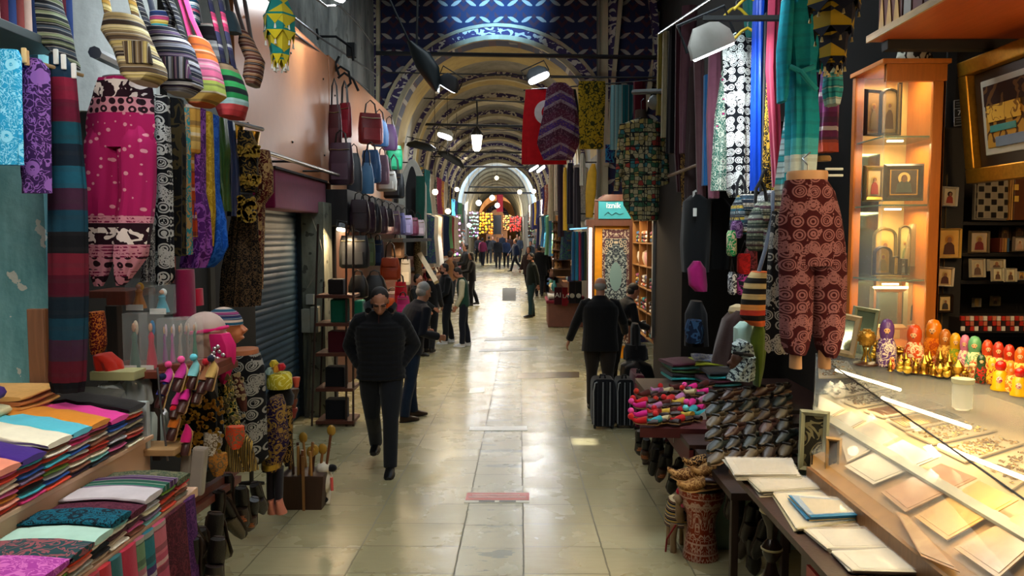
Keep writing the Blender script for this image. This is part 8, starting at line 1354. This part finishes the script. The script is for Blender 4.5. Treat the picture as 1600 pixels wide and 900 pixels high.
for a, b in (((1491, 157), (1510, 155)), ((1491, 157), (1491, 197)), ((1491, 197), (1510, 194)), ((1491, 170), (1510, 168)), ((1491, 184), (1510, 182))): tubepx([(a[0], a[1], 5.53), (b[0], b[1], 5.53)], .002, plain('#b8bcc0'), 'outline', parent=t, n=4)
textobj('73', 'number', at(1496, 180, 5.53), .05, plain('#c8ccd0'), t)
for q in (161, 165, 187, 191): tubepx([(1494, q, 5.53), (1507, q - 1, 5.53)], .0022, plain('#8a8c90'), 'text_line', parent=t, n=4)
# big gilt frame along the side
t = thing('gilt_frame', 'large gilded frame with a golden landscape picture at the right edge', 'frame', (2.92, 4.5, 2.2)); FX = 2.92
def fr(y0, y1, z0, z1, mat, nm, d0, d1, lb=None): m = M(); m.hexa([(d0 + .10 * (z - 2.2) * -1, y, z) for z in (z0,) for y in (y0, y1)][:0] or [V((FX + d0 - .12 * (z - 2.2), y, z)) - t.location for (dd, y, z) in ()] or [V((FX + dd - .12 * (z - 2.2), y, z)) - t.location for dd, y, z in ((d0, y0, z0), (d1, y0, z0), (d1, y1, z0), (d0, y1, z0), (d0, y0, z1), (d1, y0, z1), (d1, y1, z1), (d0, y1, z1))]); o = m.obj(nm, mat, t, smooth=False, bev=.008)
GF = plain('#b07c22', .32, .75, .35, sc=40)
fr(3.9, 5.0, 2.21, 2.30, GF, 'frame_bottom', -.05, .03); fr(3.9, 5.0, 2.88, 2.97, GF, 'frame_top', -.05, .03); fr(4.91, 5.0, 2.30, 2.88, GF, 'frame_side', -.05, .03); fr(3.9, 3.99, 2.30, 2.88, GF, 'frame_side', -.05, .03)
fr(3.99, 4.91, 2.30, 2.88, plain('#1a100a', .4), 'inner_band', 0, .02); fr(4.08, 4.83, 2.37, 2.82, plain('#a8a294', .5), 'mount', -.012, 0); fr(4.13, 4.79, 2.41, 2.78, floral('#a87a2c', '#4a3018', 7, .5, .8, '#2a6a68'), 'picture', -.02, -.012)
fr(4.13, 4.79, 2.66, 2.78, floral('#2c1610', '#5a3a1c', 4), 'picture_sky', -.024, -.02); fr(4.45, 4.76, 2.56, 2.66, floral('#c89a3c', '#7a5420', 12), 'golden_trees', -.03, -.024); fr(4.5, 4.74, 2.50, 2.54, plain('#2a7a78', .4), 'teal_trees', -.03, -.024); fr(4.15, 4.7, 2.41, 2.47, plain('#5a6a80', .4), 'water', -.028, -.022)
# wooden shelf above with folding game boards
t = thing('overhead_shelf', 'wide orange wooden shelf overhead at the top right', 'shelf', (3.0, 4.0, 3.05)); wbox('shelf_board', (2.12, 1.8, 3.05), (4.2, 4.78, 3.08), wood('#a4481a', .45, axis=1, dark=.8), parent=t, bev=0); wbox('front_edge', (2.105, 1.8, 3.045), (2.12, 4.78, 3.085), wood('#c09868', .5, axis=1), parent=t, bev=0); wbox('rear_beam', (2.2, 4.70, 2.99), (4.2, 4.78, 3.05), plain('#120d0a'), parent=t)
for i, (ya, yb, c, lb) in enumerate(((4.42, 4.70, '#5a2414', 'reddish backgammon case with pale triangles, first on the overhead shelf'), (4.32, 4.40, '#8a8078', 'grey-edged case with a clasp beside the triangles'), (4.20, 4.30, '#5c1c14', 'dark red case on the overhead shelf'), (4.10, 4.18, '#4a1814', 'maroon case near the middle of the overhead shelf'), (4.02, 4.08, '#6a3a4a', 'mauve thin case on the overhead shelf'), (3.94, 4.0, '#3a2a3c', 'dark violet thin case on the overhead shelf'), (3.84, 3.92, '#4a2418', 'brown case, last before the top edge'))):
    t = thing('game_case', lb, 'game board', (2.3, (ya + yb) / 2, 3.08), 0, 'game cases on the overhead shelf'); wbox('case', (2.14, ya, 3.08), (2.5, yb, 3.56), wood(c, .4), parent=t)
    if i == 0:
        for q in range(3): m = M(); y_ = .09 - q * .09; m.prism([(-.163, y_ + .035, .01), (-.163, y_ - .035, .01), (-.163, y_, .22)], (0, 0, 0), (-.003, 0, 0)); m.obj('triangle', wood('#c09048', .4), t, smooth=False)
    if i == 1: m = M(); m.ell((-.17, 0, .3), (.012, .012, .018)); m.obj('clasp', metal('#c8c8c8'), t)
G('plaster_jug', 'white and dark jug standing on top of the lit cabinet', 'jug', [(80, 1405, 1450), (90, 1402, 1456), (99, 1408, 1452)], 5.2, floral('#a8a89c', '#1c1a18', 8), .08, None)
lantern('yellow and navy star-tiered fabric lantern hanging at the upper right', 1305, [[(-45, 26), (-8, 38)], [(-8, 40), (6, 40)], [(8, 33), (42, 30)], [(50, 24), (60, 22), (85, 20)], [(88, 16), (94, 14)]], 4.3, '#b8981c', '#14182c', '#b0a070')
tubepx([(1305, -40, 4.3), (1305, -70, 4.3)], .004, IRON, 'cord', 'cord that holds the yellow lantern', 'cord')
# ---------------------------------------------------------------- dolls and figurines on the glass
def doll(label, px, base, top, wd, c, c2, c3='#d8a878', group='nesting dolls on the glass case', z=ZT_ + .01):
    p = onz(px, base, z); t = thing('nesting_doll', label, 'doll', p, radians(-30) + r.uniform(-.2, .2), group); Y = p.y; hh = (base - top) / 1200 * Y; rr = wd / 2400 * Y
    m = M(); m.lathe([(rr * .75, 0), (rr * .95, hh * .08), (rr, hh * .25), (rr * .9, hh * .45), (rr * .62, hh * .6)], n=24); m.obj('doll_body', floral(c, c2, 30, .5, 1.4), t)
    m = M(); m.lathe([(rr * .62, hh * .59), (rr * .72, hh * .72), (rr * .68, hh * .86), (rr * .4, hh * .97), (.001, hh)], n=24); m.obj('headscarf', plain(c, .22), t)
    m = M(); m.ell((0, -rr * .42, hh * .75), (rr * .42, rr * .32, hh * .12), 16, 10); f = m.obj('face', plain(c3, .3), t); m = M()
    for s_ in (-1, 1): m.ell((s_ * rr * .15, -rr * .735, hh * .765), (rr * .05, rr * .02, hh * .014), 8, 6)
    m.ell((0, -rr * .735, hh * .70), (rr * .08, rr * .02, hh * .012), 8, 6); m.obj('painted_features', plain('#3a1410', .3), f)
    m = M(); m.loft([((0, -rr * .5, hh * .12), (rr * .5, 0, 0), (0, rr * .3, 0)), ((0, -rr * .62, hh * .28), (rr * .6, 0, 0), (0, rr * .42, 0)), ((0, -rr * .5, hh * .46), (rr * .4, 0, 0), (0, rr * .36, 0))], 16); m.obj('painted_apron', floral(c2, c, 40, .5, 1.), t)
DD = [(1384, 572, 497, 30, '#5a3a7a', '#d8ccc0', 'large violet and white nesting doll at the left end'), (1427, 574, 506, 30, '#c0481c', '#e0c8a0', 'orange-red nesting doll, second large one'), (1457, 570, 498, 32, '#d8780c', '#b04a10', 'big plain orange nesting doll, tallest at the back'), (1475, 576, 513, 24, '#a8601c', '#e0b050', 'brown-gold nesting doll beside the big orange'), (1491, 580, 519, 22, '#c89010', '#7a8a20', 'yellow nesting doll in the back row'), (1506, 583, 522, 20, '#c06a8a', '#e8d0b0', 'pink nesting doll in the back row'),
      (1521, 586, 524, 26, '#5a9a6a', '#d8d8a8', 'green nesting doll in the back row'), (1541, 590, 530, 22, '#b83a14', '#e8b860', 'red-gold nesting doll right of the green one'), (1558, 594, 533, 22, '#b0301a', '#e0c080', 'red nesting doll, third from the right end'), (1575, 598, 537, 22, '#a8280f', '#d8a040', 'dark orange nesting doll, second from the right end'), (1593, 603, 541, 24, '#c0540f', '#e8c060', 'orange nesting doll at the right edge'), (1612, 610, 545, 24, '#a83012', '#e0b860', 'red nesting doll just beyond the right edge'),
      (1532, 598, 553, 18, '#1c3a20', '#a02018', 'small dark green nesting doll in the front row'), (1549, 600, 558, 16, '#c8a020', '#8a3a1c', 'small yellow nesting doll in the front row'), (1578, 612, 566, 14, '#d86a1c', '#f0d080', 'small orange nesting doll between the two bells')]
for x, b, tp, wd, c, c2, lb in DD: doll(lb, x, b, tp, wd, c, c2)
for i, (x, b, tp) in enumerate(((1562, 609, 562), (1592, 618, 573))):
    p = onz(x, b, ZT_ + .01); t = thing('painted_bell', ('left', 'right')[i] + ' yellow bell-shaped figure with a round red head', 'figurine', p, 0, 'yellow and red bells'); hh = (b - tp) / 1200 * p.y; m = M(); m.lathe([(hh * .28, 0), (hh * .28, hh * .08), (hh * .23, hh * .15), (hh * .22, hh * .55), (hh * .1, hh * .68)], n=20); m.obj('bell_body', plain('#c89a0a', .25), t)
    m = M(); m.ell((0, 0, hh * .8), (hh * .17, hh * .17, hh * .19)); m.obj('head', plain('#a81408', .2), t); m = M(); m.ell((-hh * .1, -hh * .13, hh * .36), (hh * .1, hh * .1, hh * .14)); m.obj('painted_flower', floral('#c8b8a0', '#a01a50', 40), t)
p = onz(1353, 570, ZT_ + .01); t = thing('globe_ornament', 'studded golden ball on a dark round stand at the case corner', 'ornament', p); k_ = p.y / 1200
m = M(); m.lathe([(18 * k_, 0), (19 * k_, 3 * k_), (12 * k_, 6 * k_)], n=20); m.obj('stand', wood('#3a1c10', .3), t); m = M()
for a in range(3): m.tube([(8 * k_ * cos(a * 2.1), 8 * k_ * sin(a * 2.1), 5 * k_), (3 * k_ * cos(a * 2.1), 3 * k_ * sin(a * 2.1), 18 * k_), (6 * k_ * cos(a * 2.1), 6 * k_ * sin(a * 2.1), 30 * k_)], 1.6 * k_)
m.obj('camel_legs', GOLD, t); m = M(); m.ell((0, 0, 42 * k_), (13 * k_, 13 * k_, 14 * k_), 20, 14)
for a in range(12):
    for b in range(6): e = -1.2 + b * .48; m.ell((13.5 * k_ * cos(a * .524) * cos(e), 13.5 * k_ * sin(a * .524) * cos(e), 42 * k_ + 14.5 * k_ * sin(e)), (1.2 * k_,) * 3, 6, 4)
m.obj('ball', plain('#9a7428', .35, .6), t)
FG = []
m = M(); m.ell((0, 0, .035), (.012, .022, .012)); m.tube([(0, -.018, .037), (0, -.03, .048), (0, -.036, .06)], [.006, .005, .007], 6); m.ell((0, 0, .05), (.008, .009, .01), 8, 6)
for x, y in ((-.007, -.013), (.007, -.013), (-.007, .014), (.007, .014)): m.tube([(x, y, .03), (x, y, 0)], .003, 5)
FG.append((m.mesh('brass_camel', GOLD), 'brass_camel', 'small brass camel standing in the crowd on the dark tray'))
m = M(); m.lathe([(.014, 0), (.016, .004), (.007, .014), (.018, .03), (.02, .042), (.01, .055), (.004, .064)], n=12); m.tube([(.016, 0, .03), (.03, 0, .04), (.034, 0, .052)], .003, 5); FG.append((m.mesh('brass_ewer', GOLD), 'brass_ewer', 'tiny brass ewer in the crowd on the dark tray'))
m = M(); m.lathe([(.016, 0), (.012, .01), (.01, .03), (.014, .04), (.008, .05), (.002, .07)], n=10); FG.append((m.mesh('brass_minaret', GOLD), 'brass_tower', 'tiny pointed brass tower on the dark tray'))
m = M(); m.ell((0, 0, .016), (.016, .014, .016)); m.ell((0, -.006, .038), (.011, .011, .011)); FG.append((m.mesh('brass_bird', plain('#c8a83c', .3, .7)), 'brass_owl', 'tiny rounded brass owl on the dark tray'))
m = M(); m.lathe([(.012, 0), (.016, .02), (.01, .04), (.013, .05), (.001, .062)], n=12); FG.append((m.mesh('painted_figure', floral('#b0381c', '#e0c890', 60)), 'painted_figurine', 'tiny red and cream painted figurine on the dark tray'))
for i in range(78):
    u, v = (i % 13) / 12, (i // 13) / 5; px = 1368 + u * 150 + r.uniform(-4, 4); py = 552 + v * 26 + u * 14 + r.uniform(-2, 2); me, nm, lb = FG[r.randrange(5)]
    if px < 1385 and py > 568: continue
    o = bpy.data.objects.new(nm, me); C.objects.link(o); q = r.uniform(.9, 1.5); o.scale = (q,) * 3; tag(o, lb, 'figurine', 'brass and painted figurines', onz(px, py, ZT_ + .018), r.uniform(0, 6))
P = [onz(*q, ZT_ + .009) for q in ((1362, 566), (1412, 584), (1530, 596), (1535, 560), (1390, 540))]; c = P[0].copy(); m = M(); m.prism([p - c for p in P], (0, 0, 0), (0, 0, .008)); tag(m.obj('figurine_tray', plain('#2a2014', .15, .5), smooth=False), 'dark mirrored tray under the brass figurines', 'tray', None, c)
P = onz(1503, 640, ZT_ + .009); t = thing('glass_jar', 'squat clear glass jar standing on the case front', 'jar', P); m = M(); m.lathe([(.03, 0), (.04, .01), (.042, .1), (.038, .115)], n=24); m.obj('jar_body', glass((.9, .95, .85), .03, .35), t); m = M(); m.lathe([(.042, .115), (.045, .12), (.045, .135), (.01, .138)], n=24); m.obj('lid', plain('#c8c8a8', .2), t)
light('AREA', (2.05, 3.6, 1.6), 10, (1, .72, .34), .7, (2.1, 3.6, .9), .7, name='case_lamp'); light('AREA', (1.7, 3.0, 1.9), 4, (1, .85, .6), .5, (1.5, 3.1, .7), .5, name='case_lamp')
for i, (x, y, z) in enumerate(((1.95, 4.3, 1.07), (1.85, 3.5, 1.07), (1.7, 2.7, 1.05))):
    o = M(); o.tube([(-.0, -.3, 0), (.0, .3, 0)], .009, 8); tag(o.obj('tube_lamp', glow('#fff0c8', 5)), ('far', 'middle', 'near')[i] + ' glowing tube lamp under the glass edge of the case', 'lamp', 'tube lamps in the glass case', (x, y, z), .15); light('AREA', (x, y, z - .015), 2.2, (1, .82, .5), .5, (x, y, 0), .08, name='case_lamp')
